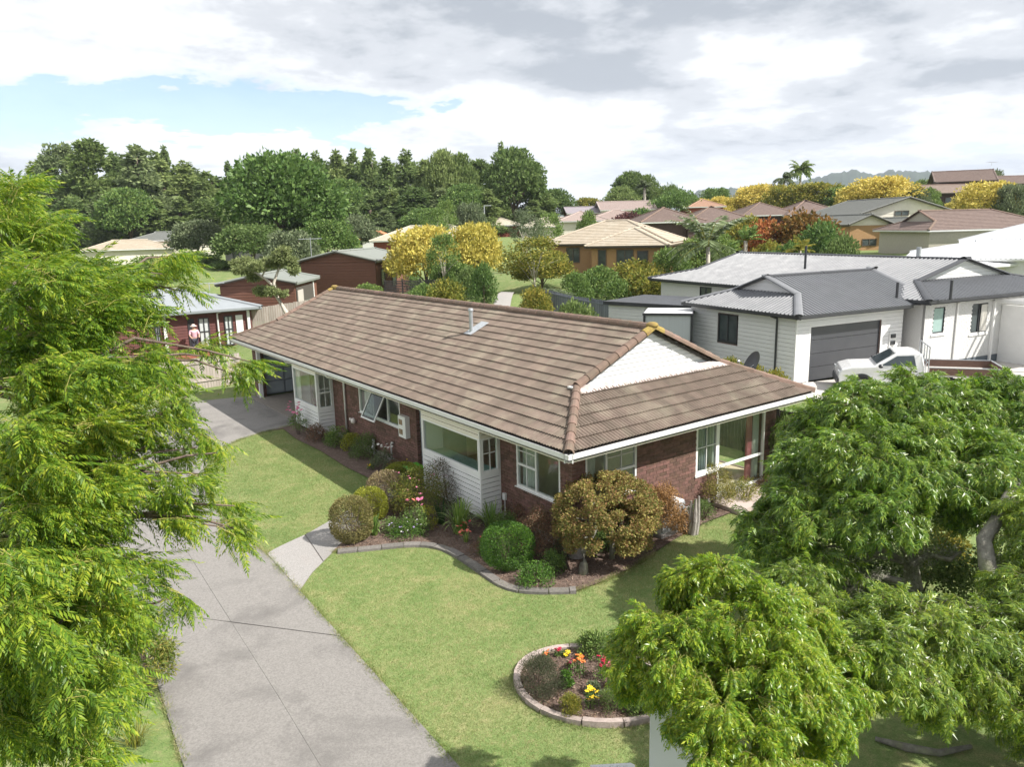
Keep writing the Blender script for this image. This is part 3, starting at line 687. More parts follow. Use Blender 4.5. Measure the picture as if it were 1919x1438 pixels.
# brick-on-edge sills
def brick_sill(O, e, n, l, z, par=H):
    k = int(l/.086); me = MB(); me.box((0, 0, 0), X, Y, Z, 0, .076, -.06, .05, -.075, .005); me = mesh_of('sill_brick', me.v, me.f, BRICK)
    for i in range(k):
        nn = unit(np.asarray(n)*math.cos(.22)-Z*math.sin(.22)); up = unit(Z*math.cos(.22)+np.asarray(n)*math.sin(.22))
        frame_obj('sill_brick', me, par, np.asarray(O)+np.asarray(e)*(i*l/k)+Z*(z-.005), e, nn, up)
brick_sill((XL, YF+.40, 0), Y, -X, 1.76, 1.12); brick_sill((XL, YF+8.17, 0), Y, -X, 3.03, 1.34); brick_sill((XL+.38, YF, 0), X, -Y, 1.72, 1.12)
# windows. left wall near
w1 = window(H, (XL, YF+.43, 1.13), Y, -X, 1.69, 1.29, cols=(.545,), rows=((.545, 1, .46),), bars=[(.77, .77, .02, .98), (.55, 1, .73, .73)], sill=.04)
w2 = window(H, (XL+.41, YF, 1.13), X, -Y, 1.65, 1.29, cols=(.40,), rows=((.4, 1, .48),), bars=[(.70, .70, .02, .98), (.40, 1, .76, .76)], sill=.04)
w3 = window(H, (XL+4.23, YF, 1.0), X, -Y, .87, 1.42, bars=[(.5, .5, .02, .98), (.05, .95, .5, .5)], fw=.07, sill=.03)
w4 = window(H, (XL+5.10, YF, .22), X, -Y, 2.04, 2.20, rows=((0, 1, .37),), fw=.06)
w5 = window(H, (XL, YF+8.20, 1.35), Y, -X, 2.97, 1.01, cols=(.29, .635), fw=.06, sill=.03, pane=False)
for a0, a1 in ((.03, .86), (1.92, 2.94)): b = MB(); b.box((XL, YF+8.2, 1.35), Y, -X, Z, a0, a1, -.052, -.048, .03, .98); b.build('pane', GLASS, w5)
# the open awning sash, hinged at its head
hn = unit(V3(-math.sin(math.radians(62)), 0, -math.cos(math.radians(62)))); O_ = V3(XL-.01, YF+8.2+.90, 2.31)
dn = unit(V3(-math.sin(math.radians(28)), 0, -math.cos(math.radians(28)))); on = np.cross(Y, dn)
b = MB()
for a0, a1, c0, c1 in ((0, .96, 0, .045), (0, .96, .925, .97), (0, .045, .045, .925), (.915, .96, .045, .925)): b.box(O_, Y, on, dn, a0, a1, -.02, .02, c0, c1)
sash = b.build('open_sash', WPAINT, w5); b = MB(); b.box(O_, Y, on, dn, .04, .92, -.003, .003, .04, .93)
b.build('frosted_pane', glassm('frosted', (.55, .62, .60), .8), w5)
# curtains
def curtain(par, O, e, n, l, z0, z1_, mat, amp=.03, waves=7, name='curtain'):
    N = waves*6; vs = []; O, e, n = map(np.asarray, (O, e, n))
    for i in range(N+1):
        t = i/N; y = amp*math.sin(t*waves*2*math.pi)+random.uniform(-.004, .004)
        for z in (z0, z1_): vs.append(O+e*(l*t)+n*(y*(1.25 if z == z0 else .8))+Z*z)
    me = mesh_of(name, vs, [(2*i, 2*i+2, 2*i+3, 2*i+1) for i in range(N)], mat, par); return link(name, me, par)
curtain(w1, (XL+.22, YF+.40, 0), Y, X, .30, 1.0, 2.45, CURT, waves=4); curtain(w1, (XL+.22, YF+1.62, 0), Y, X, .50, 1.0, 2.45, CURT, waves=5)
curtain(w2, (XL+.42, YF+.24, 0), X, Y, .5, 1.0, 2.45, CURT, waves=5); curtain(w4, (XL+5.0, YF+.22, 0), X, Y, .42, .3, 2.45, CURT, waves=5)
curtain(w4, (XL+6.62, YF+.24, 0), X, Y, .22, .3, 2.45, PINK, waves=4); curtain(w4, (XL+6.86, YF+.20, 0), X, Y, .24, .3, 2.45, CURT, waves=4)
curtain(w3, (XL+4.25, YF+.22, 0), X, Y, .85, .9, 2.45, pm('grey_lining', (.32, .34, .38), (.25, .27, .30), 20, stretch=(1, 1, .05)), waves=9)
curtain(w5, (XL+.2, YF+10.6, 0), Y, X, .5, 1.2, 2.4, CURT, waves=6)
# ---- box bays
def bay(y0, y1, zb, zg, zt_, cols, kitchen=False):
    xb = .09; l = y1-y0
    P = MB(); 
    for (O, e, n, ll) in (((xb, y0, 0), Y, -X, l), ((XL-.01, y0, 0), -X, -Y, XL-xb-.01)):
        P.box(O, e, n, Z, .0, ll, -.07, -.015, zb, zg); P.box(O, e, n, Z, 0, ll, -.07, -.015, zt_, 2.55)
    P.box((XL-.01, y1, 0), -X, Y, Z, 0, XL-xb-.01, -.07, -.015, zb, 2.55); P.bx(xb+.02, XL, y0+.02, y1-.02, zb-.02, zb+.02)
    P.build('bay_frame', WPAINT, H)
    boards(H, (xb, y0, 0), Y, -X, l, zb, zg-.01, .135); boards(H, (xb, y0+.0, 0), X, -Y, XL-xb-.012, zb, zg-.01, .135)
    boards(H, (xb, y0, 0), Y, -X, l, zt_+.0, 2.54, .10, mat=CREAM)
    boards(H, (xb, y0, 0), X, -Y, XL-xb-.012, zt_, 2.54, .10, mat=CREAM)
    b = MB(); b.bx(xb-.024, xb+.02, y0-.024, y0+.02, zb, 2.55); b.bx(xb-.024, xb+.02, y1-.02, y1+.024, zb, 2.55); b.bx(XL-.03, XL-.004, y0-.024, y0+.012, zb, 2.55); b.build('corner_board', WPAINT, H)
    wf = window(H, (xb, y0+.03, zg), Y, -X, l-.06, zt_-zg, fw=.045, rec=.0, sill=.03, cols=cols)
    ws = window(H, (xb+.03, y0, zg), X, -Y, XL-xb-.08, zt_-zg, fw=.05, rec=.0, bars=[(.5, .5, .02, .98), (.05, .95, .55, .55)], rows=((0, 1, .45),) if not kitchen else (), sill=.03)
    return wf, ws
wf1, ws1 = bay(14.08, 16.38, .20, 1.14, 2.42, ())
wf2, ws2 = bay(3.52, 6.40, .22, 1.38, 2.30, (), True)
curtain(wf1, (.22, 14.2, 0), Y, X, .25, 1.0, 2.45, CURT, waves=4); curtain(wf1, (.22, 16.0, 0), Y, X, .3, 1.0, 2.45, CURT, waves=4)
# door recess between bay and bathroom window
b = MB(); b.bx(XL+.75, XL+.80, 6.42, 7.86, .02, 2.55); b.bx(XL+.02, XL+.8, 6.35, 6.42, .02, 2.55); b.build('porch_lining', GREYP, H)
boards(H, (XL+.13, 7.84, 0), X, -Y, .62, .05, 2.5, .15, mat=pm('grey_board', (.50, .53, .57), (.45, .48, .52), 3))
b = MB(); b.bx(XL+.70, XL+.745, 6.62, 7.5, .12, 2.1); d_ = b.build('door', pm('door_green', (.09, .10, .10)), H); b = MB(); b.ball((XL+.66, 7.4, 1.05), .03); b.build('handle', METAL, d_)
b = MB(); b.bx(XL-.25, XL+.74, 6.44, 7.84, -.02, .10); b.build('doorstep', CONC2, H)
# interior
b = MB(); b.bx(XL+.13, XR-.13, YF+.13, 16.4, .20, .26); b.build('interior_floor', CARPET, H)
b = MB(); b.bx(XL+.12, XR-.12, YF+.12, YB-.12, 2.50, 2.53); b.build('ceiling', INT, H)
b = MB()
for q in ((XL+.9, XR-.2, 3.30, 3.38), (XL+.86, 4.6, 8.1, 8.18), (XL+.2, XR-.2, 13.4, 13.48), (XL+.2, XR-.2, 16.85, 16.93), (3.2, 3.28, 8.2, 13.4)): b.bx(*q, .26, 2.5)
b.build('inner_wall', INT, H)
b = MB(); b.bx(.16, .72, 3.7, 6.3, 1.30, 1.335); b.build('window_bench', pm('bench_top', (.22, .33, .30), (.16, .24, .22)), H)
b = MB(); b.bx(2.1, 2.8, 4.2, 6.0, .26, 1.16); b.build('kitchen_cabinet', pm('cabinet_wood', (.45, .30, .18), (.36, .23, .14), 4), H)
b = MB(); b.bx(4.5, 4.59, 4.4, 5.4, 1.2, 2.2); b.bx(1.6, 2.4, 3.40, 3.45, .26, 2.2); b.build('kitchen_cupboard', pm('dark_cabinet', (.16, .14, .12)), H)
# garage at the far end: open front, panelled back wall, concrete floor
b = MB(); b.bx(XL-.35, XR-.2, 16.95, 22.6, .0, .045); b.build('garage_floor', pm('garage_floor', (.28, .25, .22), (.20, .18, .16), 12, .9), H)
b = MB(); b.bx(XL+3.6, XL+3.66, 16.95, 23.1, .04, 2.5); b.bx(XL+.12, XL+3.6, 23.0, 23.06, .04, 2.5); b.build('garage_lining', pm('gl', (.25, .28, .30), (.19, .21, .23), 3), H)
pn = pm('garage_panel', (.36, .40, .43), (.30, .34, .37), 3)
for i in range(5):
    for j in range(4):
        b = MB(); b.bx(XL+3.56, XL+3.60, 17.05+i*1.2, 17.05+i*1.2+1.12, .10+j*.6, .10+j*.6+.52); b.build('garage_panel', pn, H)
for i in range(3):
    for j in range(4):
        b = MB(); b.bx(XL+.2+i*1.15, XL+.2+i*1.15+1.05, 22.95, 22.99, .10+j*.6, .10+j*.6+.52); b.build('garage_panel', pn, H)
b = MB(); b.bx(XL-.05, XL+.10, 22.44, 22.58, 0, 2.5); b.bx(XL-.02, XL+.10, 16.98, 17.04, 0, 2.5); b.build('door_trim', WPAINT, H)
# services
for y in (12.92, 17.0):
    b = MB(); b.tube([(-.02, y, 2.62), (.05, y, 2.5), (XL-.10, y, 2.40), (XL-.06, y, 2.3), (XL-.06, y, .1), (XL-.13, y, .03)], .04, 8); b.build('downpipe', WPAINT, H, smooth=True)
b = MB(); b.bx(XL-.16, XL-.005, 8.28, 8.74, 1.18, 1.86); mb_ = b.build('meter_box', WPAINT, H)
AG = pm('amber_glass', (.25, .17, .12), rough=.25)
for z in (1.58, 1.27): b = MB(); b.bx(XL-.166, XL-.158, 8.47, 8.69, z, z+.17); b.build('meter_window', AG, mb_)
b = MB(); b.bx(XL-.07, XL-.005, 3.26, 3.36, .62, .80); b.tube([(XL-.03, 3.31, .62), (XL-.03, 3.31, .22)], .012, 5); b.build('power_point', WPAINT, H)
b = MB(); b.tube([(XL-.07, 9.48, 0), (XL-.07, 9.48, .72), (XL-.07, 9.44, .80), (XL-.07, 9.36, .80)], .028, 7); b.build('waste_pipe', WPAINT, H, smooth=True)
b = MB(); b.tube([(XL-.08, 10.75, .1), (XL-.08, 10.75, .62)], .05, 8); b.tube([(XL-.08, 10.75, .45), (XL-.2, 10.6, .38)], .045, 8); b.build('gully_pipe', WPAINT, H, smooth=True)
b = MB(); b.ball((XL-.12, 12.2, .98), (.09, .10, .11)); b.ball((XL-.12, 12.42, 1.0), (.05, .06, .06)); b.tube([(XL, 12.2, .98), (XL-.1, 12.2, .98)], .03); b.build('wall_lamp', pm('lamp_white', (.75, .68, .66), rough=.35), H, smooth=True)
# flue with its base flashing
lp = R['planes']['left']; q = V3(3.14, 8.40, ZE+3.14*HT)
b = MB(); b.tube([q-Z*.1, q+Z*.72], .062, 12); fl = b.build('flue', METAL, H, smooth=False); b = MB(); b.tube([q+Z*.72, q+Z*.74, q+Z*.80], [.085, .085, .07], 12); b.build('flue_cap', METAL, fl)
b = MB(); b.box(q+lp.n*.062, lp.e, lp.n, lp.s, -.22, .20, 0, .008, -.16, .62)
for i in range(6): b.box(q+lp.n*.070, lp.e, lp.n, lp.s, -.20+i*.07, -.17+i*.07, 0, .012, -.16, .62)
b.build('flue_flashing', METAL, H)

# ------------------------------------------------------------ things on and beside the house
def dish(loc, r, aim, mat, label, arm=.5):
    T = thing('satellite_dish', loc, label, 'satellite dish'); c = np.asarray(loc)+Z*arm; a = unit(aim)
    s1 = unit(np.cross(a, Z)); s2 = np.cross(s1, a); vs = [c-a*.09]; fs = []
    N, M_ = 24, 5
    for i in range(1, M_+1):
        t = i/M_
        for k in range(N): th_ = 2*math.pi*k/N; vs.append(c+(s1*math.cos(th_)*.86+s2*math.sin(th_))*r*t+a*(.09*t*t-.09))
    for k in range(N): fs.append((0, 1+k, 1+(k+1) % N))
    for i in range(M_-1):
        for k in range(N): fs.append((1+i*N+k, 1+(i+1)*N+k, 1+(i+1)*N+(k+1) % N, 1+i*N+(k+1) % N))
    link('reflector', mesh_of('reflector', vs, fs, mat, T, True), T)
    b = MB(); b.tube([loc, np.asarray(loc)+Z*arm*.8, c-a*.10], .022, 6); b.tube([np.asarray(loc)-s1*.25, np.asarray(loc)+Z*arm*.6], .012, 5); b.build('mast', METAL, T)
    b = MB(); b.tube([c-s2*r*.95, c+a*r*.95-s2*r*.25], .012, 5); b.ball(c+a*r*.97-s2*r*.22, (.05, .05, .05)); b.build('feed_arm', METAL, T); return T
dish((8.93, 2.05, 2.78), .42, (-.75, .35, .42), DARKMET, 'dark round satellite dish on the right eave of the brown brick house')
def wheelie(loc, label):
    T = thing('wheelie_bin', loc, label, 'bin'); x, y, z = loc; gm = pm('bin_green', (.012, .030, .022), rough=.45); lm = pm('bin_lid', (.10, .42, .03), rough=.4)
    b = MB(); vs = []
    for zz_, s_ in ((.06, .17), (.52, .23)):
        vs += [(x-s_, y-s_, z+zz_), (x+s_, y-s_, z+zz_), (x+s_, y+s_, z+zz_), (x-s_, y+s_, z+zz_)]
    b.add(vs, [(0, 3, 2, 1), (4, 5, 6, 7), (0, 1, 5, 4), (1, 2, 6, 5), (2, 3, 7, 6), (3, 0, 4, 7)]); b.bx(x-.25, x+.25, y-.25, y+.25, z+.49, z+.53); b.build('body', gm, T)
    b = MB(); b.add([(x-.26, y-.27, z+.54), (x+.26, y-.27, z+.54), (x+.26, y+.25, z+.57), (x-.26, y+.25, z+.57), (x-.20, y-.20, z+.60), (x+.20, y-.20, z+.60), (x+.20, y+.2, z+.62), (x-.2, y+.2, z+.62)], [(0, 3, 2, 1), (4, 5, 6, 7), (0, 1, 5, 4), (1, 2, 6, 5), (2, 3, 7, 6), (3, 0, 4, 7)]).build('lid', lm, T)
    b = MB(); b.box((x, y-.222, z+.30), X, -Y, Z, -.06, .08, 0, .012, 0, .13); b.build('sticker', WPAINT, T)
    for s_ in (-1, 1): b = MB(); b.tube([(x+s_*.2, y+.2, z+.08), (x+s_*.25, y+.2, z+.08)], .08, 12); b.build('wheel', DARKMET, T)
wheelie((.30, 7.42, .0), 'small dark bin with bright green lid beside the white bay of the brick house')
T = thing('heat_pump', (3.0, .2, 0), 'white box-shaped outdoor unit standing against the front brick wall behind the clipped maple', 'heat pump')
P_ = MB(); P_.bx(2.95, 3.75, .05, .45, .12, .82); P_.build('casing', WPAINT, T); P_ = MB(); P_.bx(2.95, 3.75, .02, .048, .16, .78); P_.build('grille', pm('grille', (.30, .31, .32)), T)
P_ = MB(); P_.bx(2.9, 3.8, 0.0, .5, .0, .12); P_.build('plinth', CONC2, T)
b = MB()
for i in range(5):
    a = i*1.25; b.tube([(3.78+.07*math.cos(a), -.22+.07*math.sin(a), 0), (3.80+.09*math.cos(a+.4), -.22+.09*math.sin(a+.3), .35), (3.84+.07*math.cos(a+.8), -.2+.08*math.sin(a), .72+.06*i)], [.07, .06, .025], 7)
props(b.build('driftwood_stump', pm('driftwood', (.42, .39, .35), (.20, .18, .16), 14, .95, 1, 40, stretch=(1, 1, .3)), None), 'silver grey driftwood stump standing in front of the white outdoor unit', 'stump')
b = MB(); b.bx(5.6, 8.2, -.20, .66, -.02, .13); props(b.build('porch_step', pm('pink_concrete', (.50, .42, .38), (.42, .35, .32), 20, .9, .3)), 'low pinkish concrete step below the tall front window', 'step')
# street front: agent's board and letterbox
T = thing('sign_board', (-3.6, -6.25, 0), 'tall plain white board standing at the street front behind the drooping leaves', 'sign board')
bo = at(1219, 1311, 9.0); e_ = unit(V3(.83, -.55, 0)); n_ = np.cross(Z, e_)
b = MB(); b.box((bo[0], bo[1], 0), e_, n_, Z, .0, 1.0, -.012, .012, .25, bo[2]); b.build('panel', pm('sign_white', (.60, .62, .68), (.57, .59, .65), 2, .4), T)
for a in (.03, .93): b = MB(); b.box((bo[0], bo[1], 0), e_, n_, Z, a, a+.05, .014, .05, 0, bo[2]-.1); b.build('post', WPAINT, T)
lb = at(1150, 1450, 9.3); T = thing('letterbox', (lb[0], lb[1], 0), 'white painted letterbox with a small sloping roof at the bottom edge beside the front lawn', 'letterbox')
z0 = lb[2]-.28; b = MB(); b.box((lb[0], lb[1], z0), e_, n_, Z, -.20, .20, -.17, .17, 0, .22); b.build('box', WPAINT, T)
sp = pm('weathered_white', (.66, .67, .68), (.60, .61, .62), 8, .7, .3, 40, c3=(.25, .25, .25), s3=26, a3=.7)
for s_ in (-1, 1):
    b = MB(); A = V3(lb[0], lb[1], z0+.36); b.add([A+e_*-.26, A+e_*.26, A+e_*.26+n_*s_*.24-Z*.16, A-e_*.26+n_*s_*.24-Z*.16, A+e_*-.26+Z*.02, A+e_*.26+Z*.02, A+e_*.26+n_*s_*.24-Z*.14, A-e_*.26+n_*s_*.24-Z*.14], [(0, 1, 2, 3), (4, 5, 6, 7), (0, 1, 5, 4), (1, 2, 6, 5), (2, 3, 7, 6), (3, 0, 4, 7)]).build('roof_board', sp, T)
b = MB(); b.box((lb[0], lb[1], 0), e_, n_, Z, -.05, .05, -.05, .05, 0, z0); b.build('post', WPAINT, T)
# ============================================================ NEIGHBOURS
GREYROOF = DKROOF = pm('grey_steel_roof', (.185, .19, .20), (.165, .17, .18), 2, .5, .03, spec=.35)
CHAR = pm('charcoal_trim', (.045, .047, .052), rough=.4); DGLASS = pm('dark_window', (.035, .045, .05), (.08, .10, .10), 1.5, .12, spec=.8)
WBRICK = pm('white_painted_brick', (.66, .66, .65), (.56, .56, .55), 14, .6, .9, 24, stretch=(1, 1, 2.4))
def uvz(a): a = math.radians(a); return V3(math.cos(a), -math.sin(a), 0), V3(math.sin(a), math.cos(a), 0)
# ---- white weatherboard house on the right, two roof blocks
u, v = uvz(10); K = V3(15.86, 5.03, 3.85)
WH = thing('weatherboard_house', K+u*.5+v*.5-Z*2.7, 'white weatherboard house with ribbed grey steel roofs and dark double garage door', 'house')
G_ = lambda a, b, z: K+u*a+v*b+Z*(z-3.85)
M0 = K+u*6.58-v*.70+Z*.20
rg = roof_planes(K-u*0, v, u, 7.0, 8.3, .36, 1.7, 0)      # garage roof: ridge along u
rm = roof_planes(M0, u, v, 11.0, 19.2, .262, 2.2, 2.2)
for nm, rr, per in (('garage', rg, .20), ('main', rm, .22)):
    for k, pl in rr['planes'].items():
        b = MB(); ribbed(b, pl, per, .042); slab_plane(b, pl, -.06, -.01)
        b.build('roof', GREYROOF if (nm == 'main' and k in ('left', 'back')) or (nm == 'garage' and k == 'front') else DKROOF, WH)
    for a_, b_ in rr['hips']+rr['verges']: caps(a_+Z*.02, b_+Z*.02, .16, 3.2, GREYROOF if nm == 'garage' else CHAR, WH, name='ridge_cap', flat=.45)
    caps(rr['ridge'][0]+Z*.02, rr['ridge'][1]+Z*.02, .14, 4, CHAR, WH, name='ridge_cap', flat=.45)
    for q, (A, B_, C) in rr['gables']:
        n_ = unit(np.cross(B_-A, Z)); out = n_ if n_@(CAM-A) > 0 else -n_; A, B_, C = A+out*-.12, B_+out*-.12, C+out*-.12
        MB().add([A, B_, C-Z*.05, A-out*.06, B_-out*.06, C-out*.06-Z*.05], [(0, 1, 2), (3, 5, 4), (0, 2, 5, 3), (1, 4, 5, 2)]).build('gable_wall', WPAINT, WH)
        e_ = unit(B_-A); ll = np.linalg.norm(B_-A); tt = (C[2]-A[2])/(ll/2)
        boards(WH, A, e_, out, ll, .04, (C[2]-A[2])-.08, .19, lo=lambda z: z/tt+.15, hi=lambda z: ll-z/tt-.15)
# gutters
b = MB()
gutter(b, K, K+v*7.0, -u, .12, .12, .16); gutter(b, K, K+u*6.6, -v, .12, .12, .16); gutter(b, M0, M0+v*19.2, -u, .12, .12, .18); gutter(b, M0, M0+u*11, -v, .12, .12, .18)
b.build('gutter', CHAR, WH)
gz, mz = 1.08, .85
# garage walls
gf = K+u*.45+v*.5; gf[2] = 0
wall(WH, gf, u, -v, 6.2, gz-.4, 3.72, [(.78, 4.87, gz-.4, 3.28)], name='wall'); boards(WH, gf, u, -v, 6.2, gz, 3.70, .165, proud=.018, gr=.018, ops=[(.70, 4.95, gz-1, 3.36)])
wall(WH, gf, v, -u, 6.3, gz-.5, 3.72, [(3.24, 4.46, 2.26, 3.50)], name='wall'); boards(WH, gf, v, -u, 6.3, gz-.1, 3.70, .165, proud=.018, gr=.018, ops=[(3.20, 4.50, 2.22, 3.54)])
b = MB(); b.box(gf, u, v, Z, .1, 6, 6.2, 6.3, gz-.4, 3.7); b.build('wall', WPAINT, WH)
b = MB(); b.box(gf, u, v, Z, -.02, .06, -.022, .05, gz-.05, 3.7); b.build('corner_board', WPAINT, WH)
window(WH, gf+v*3.26+Z*2.28, v, -u, 1.18, 1.20, cols=(.5,), mat=CHAR, glass=DGLASS, fw=.06, sill=.02, rec=0)
dm = pm('garage_door', (.060, .063, .070), (.052, .055, .062), 2, .35)
gd = None
b = MB(); b.box(gf, u, -v, Z, .70, 4.95, .0, .02, 3.28, 3.37); b.box(gf, u, -v, Z, .68, .78, 0, .02, gz-.05, 3.28); b.box(gf, u, -v, Z, 4.87, 4.97, 0, .02, gz-.05, 3.28)
gd = b.build('garage_door', WPAINT, WH)
for i in range(4): b = MB(); h_ = (3.28-gz)/4; b.box(gf, u, -v, Z, .78, 4.87, -.10, -.07, gz+i*h_+.008, gz+(i+1)*h_-.008); b.build('door_panel', dm, gd)
b = MB(); P_ = gf+v*.98-u*.05; b.tube([P_+Z*3.72-u*.35, P_+Z*3.60, P_+Z*3.5, P_+Z*(gz)], .045, 6); b.build('downpipe', CHAR, WH)
for z in (2.45, 2.16): b = MB(); b.box(gf, u, -v, Z, 5.45, 5.72, 0, .10, z, z+.16); b.build('meter_window', CHAR, WH)
b = MB(); b.box(gf, u, -v, Z, 5.38, 5.80, .0, .06, 2.05, 2.70); b.build('meter_box', WPAINT, WH)
# main block walls
P1 = M0+v*.5+u*.5; P1[2] = 0
wf_ops = [(.54, 1.32, 2.56, 3.68), (3.12, 4.25, 2.35, 3.66)]
wall(WH, P1, u, -v, 10, mz-.4, 3.95, wf_ops, mat=WBRICK, rec=0, name='wall')
b = MB()
for j in range(36):
    z = mz+.42+j*.086; a = -.12*(j % 2)
    if z > 3.85: break
    while a < 10:
        a0, a1 = max(a, 0), min(a+.22, 10)
        if a1-a0 > .03 and not any(o[0]-.02 < (a0+a1)/2 < o[1]+.02 and o[2] < z+.04 < o[3] for o in wf_ops): b.box(P1, u, -v, Z, a0, a1, -.01, .010+random.uniform(0, .004), z, z+.076)
        a += .235
b.build('brick_courses', WBRICK, WH, kind='stuff')
b = MB(); b.box(P1, u, -v, Z, 0, 10, .0, .03, mz-.4, mz+.40); b.build('plinth', pm('dark_plinth', (.10, .12, .14)), WH)
wall(WH, P1, v, -u, 18, mz-.2, 3.95, [(13.3, 14.3, 3.0, 3.75), (9.6, 10.7, 3.2, 3.75)], mat=WBRICK, rec=0, name='wall')
window(WH, P1+v*13.3+Z*3.0, v, -u, 1.0, .75, cols=(.5,), mat=CHAR, glass=DGLASS, rec=0); window(WH, P1+v*9.6+Z*3.2, v, -u, 1.1, .55, cols=(.5,), mat=CHAR, glass=DGLASS, rec=0)
window(WH, P1+u*.54+Z*2.56, u, -v, .78, 1.12, mat=CHAR, glass=pm('frosted_green', (.30, .42, .40), rough=.2), fw=.05, rec=.03); window(WH, P1+u*3.12+Z*2.35, u, -v, 1.13, 1.31, cols=(.5,), mat=CHAR, glass=DGLASS, fw=.05, rec=.03)
curtain(WH, P1+u*3.75-v*.03, u, v, .4, 2.42, 3.6, CURT, waves=5)
for a0, a1, z in ((.46, 1.40, 2.50), (3.04, 4.33, 2.29)): b = MB(); b.box(P1, u, -v, Z, a0, a1, 0, .06, z-.05, z+.02); b.build('sill', WPAINT, WH)
b = MB(); P_ = P1+u*2.05-v*.06; b.tube([P_+Z*3.9-v*.3, P_+Z*3.75, P_+Z*(mz+.1)], .045, 6); b.build('downpipe', WPAINT, WH)
b = MB(); b.box(P1, u, v, Z, .2, 9.8, 1.5, 17.8, 3.7, 3.75); b.build('ceiling', WPAINT, WH)
# little pipes on the roofs
for (px, py, d, h) in ((1509, 493, 38, .85), (1681, 549, 32, .45), (1782, 548, 31, .5)):
    q = at(px, py, d); b = MB(); b.tube([q-Z*.3, q+Z*h], .06, 7); b.build('vent_pipe', CHAR, WH)
# pergola at the right end
PG = thing('pergola', P1+u*4.6, 'white pergola with open rafters against the right end of the white house', 'pergola'); PG.location[2] = mz
for a in (4.55, 7.6): b = MB(); b.box(P1, u, -v, Z, a, a+.10, .02, .12, mz-.2, 3.72); b.build('post', WPAINT, PG); b = MB(); b.box(P1, u, -v, Z, a, a+.10, 3.2, 3.30, mz-.5, 3.60); b.build('post', WPAINT, PG)
b = MB(); b.box(P1, u, -v, Z, 4.5, 9.8, 3.15, 3.35, 3.60, 3.82); b.build('beam', WPAINT, PG)
for i in range(11): b = MB(); b.box(P1, u, -v, Z, 4.6+i*.48, 4.66+i*.48, .05, 3.4, 3.65, 3.80); b.build('rafter', WPAINT, PG)
b = MB(); b.box(P1, u, -v, Z, 5.2, 5.3, .05, 2.2, mz-.3, 3.5); b.build('end_screen', WPAINT, PG)
# carport behind/left of the garage: low flat roof wing with white walls
q0 = at(1141, 566, 40.5); q1 = at(1309, 552, 37); 
wing = thing('flat_roof_wing', (q0[0], q0[1], 1.2), 'low flat roofed white outbuilding between the fence and the white house', 'outbuilding')
e_ = unit((q1-q0)*V3(1, 1, 0)); nn_ = np.cross(e_, Z); nn_ = nn_ if nn_@(CAM-q0) > 0 else -nn_
b = MB(); b.box(V3(q0[0], q0[1], 0), e_, nn_, Z, -.2, 11, -4, .25, q0[2]-.12, q0[2]+.06); b.build('roof', CHAR, wing)
b = MB(); b.box(V3(q0[0], q0[1], 0), e_, nn_, Z, 0, 10.8, -3.8, -.02, .8, q0[2]-.12); b.build('wall', WPAINT, wing)
boards(wing, V3(q0[0], q0[1], 0), e_, nn_, 5.6, 1.0, q0[2]-.13, .17)
# garden shed beside it
s0 = at(1207, 640, 34.5); SH = thing('garden_shed', (s0[0], s0[1], 1.1), 'small pale metal garden shed with dark corner posts and white roof', 'shed')
e_ = unit(CR*V3(1, 1, 0)*.9+CF*V3(1, 1, 0)*-.25); n_ = np.cross(e_, Z); n_ = n_ if n_@(CAM-s0) > 0 else -n_; tz = at(1207, 588, 34.5)[2]; O_ = V3(s0[0], s0[1], 0)
b = MB(); b.box(O_, e_, n_, Z, 0, 2.1, -2.0, 0, .9, tz-.05); b.build('wall', pm('shed_steel', (.50, .53, .55), (.45, .48, .50), 2, .5, stretch=(8, 8, .1)), SH)
for a, c in ((0, 0), (2.1, 0), (2.1, -2.0)): b = MB(); b.box(O_, e_, n_, Z, a-.05, a+.05, c-.05, c+.05, .9, tz); b.build('corner_post', CHAR, SH)
b = MB(); b.box(O_, e_, n_, Z, -.08, 2.18, -2.1, .08, tz-.04, tz+.05); b.build('roof_edge', CHAR, SH); b = MB(); b.box(O_, e_, n_, Z, -.02, 2.12, -2.04, .02, tz+.052, tz+.07); b.build('roof', WPAINT, SH)
b = MB(); b.box(O_, e_, n_, Z, 1.25, 1.95, .01, .05, 1.3, 1.75); b.build('dark_hatch', CHAR, SH)
# concrete apron in front of its garage
ap = [K+u*-.2-v*.0, K+u*6.5, M0+u*2, M0+u*12, M0+u*12-v*14, K+u*2-v*10, K-u*1.5-v*3]
bm_ = []
n_ap = 14
b = MB()
A_ = [V3(*(K+u*a-v*c)[:2], 0) for c in np.linspace(-.4, 14, n_ap) for a in np.linspace(-.6, 20, n_ap)]
zz_ = zt([p[0] for p in A_], [p[1] for p in A_]); b.add([(p[0], p[1], z+.10) for p, z in zip(A_, zz_)], [(i*n_ap+j, i*n_ap+j+1, (i+1)*n_ap+j+1, (i+1)*n_ap+j) for i in range(n_ap-1) for j in range(n_ap-1)])
b.build('neighbour_driveway', pm('apron_concrete', (.52, .49, .45), (.44, .42, .39), 6, .9, .2, c3=(.33, .32, .31), s3=.5), kind='structure')
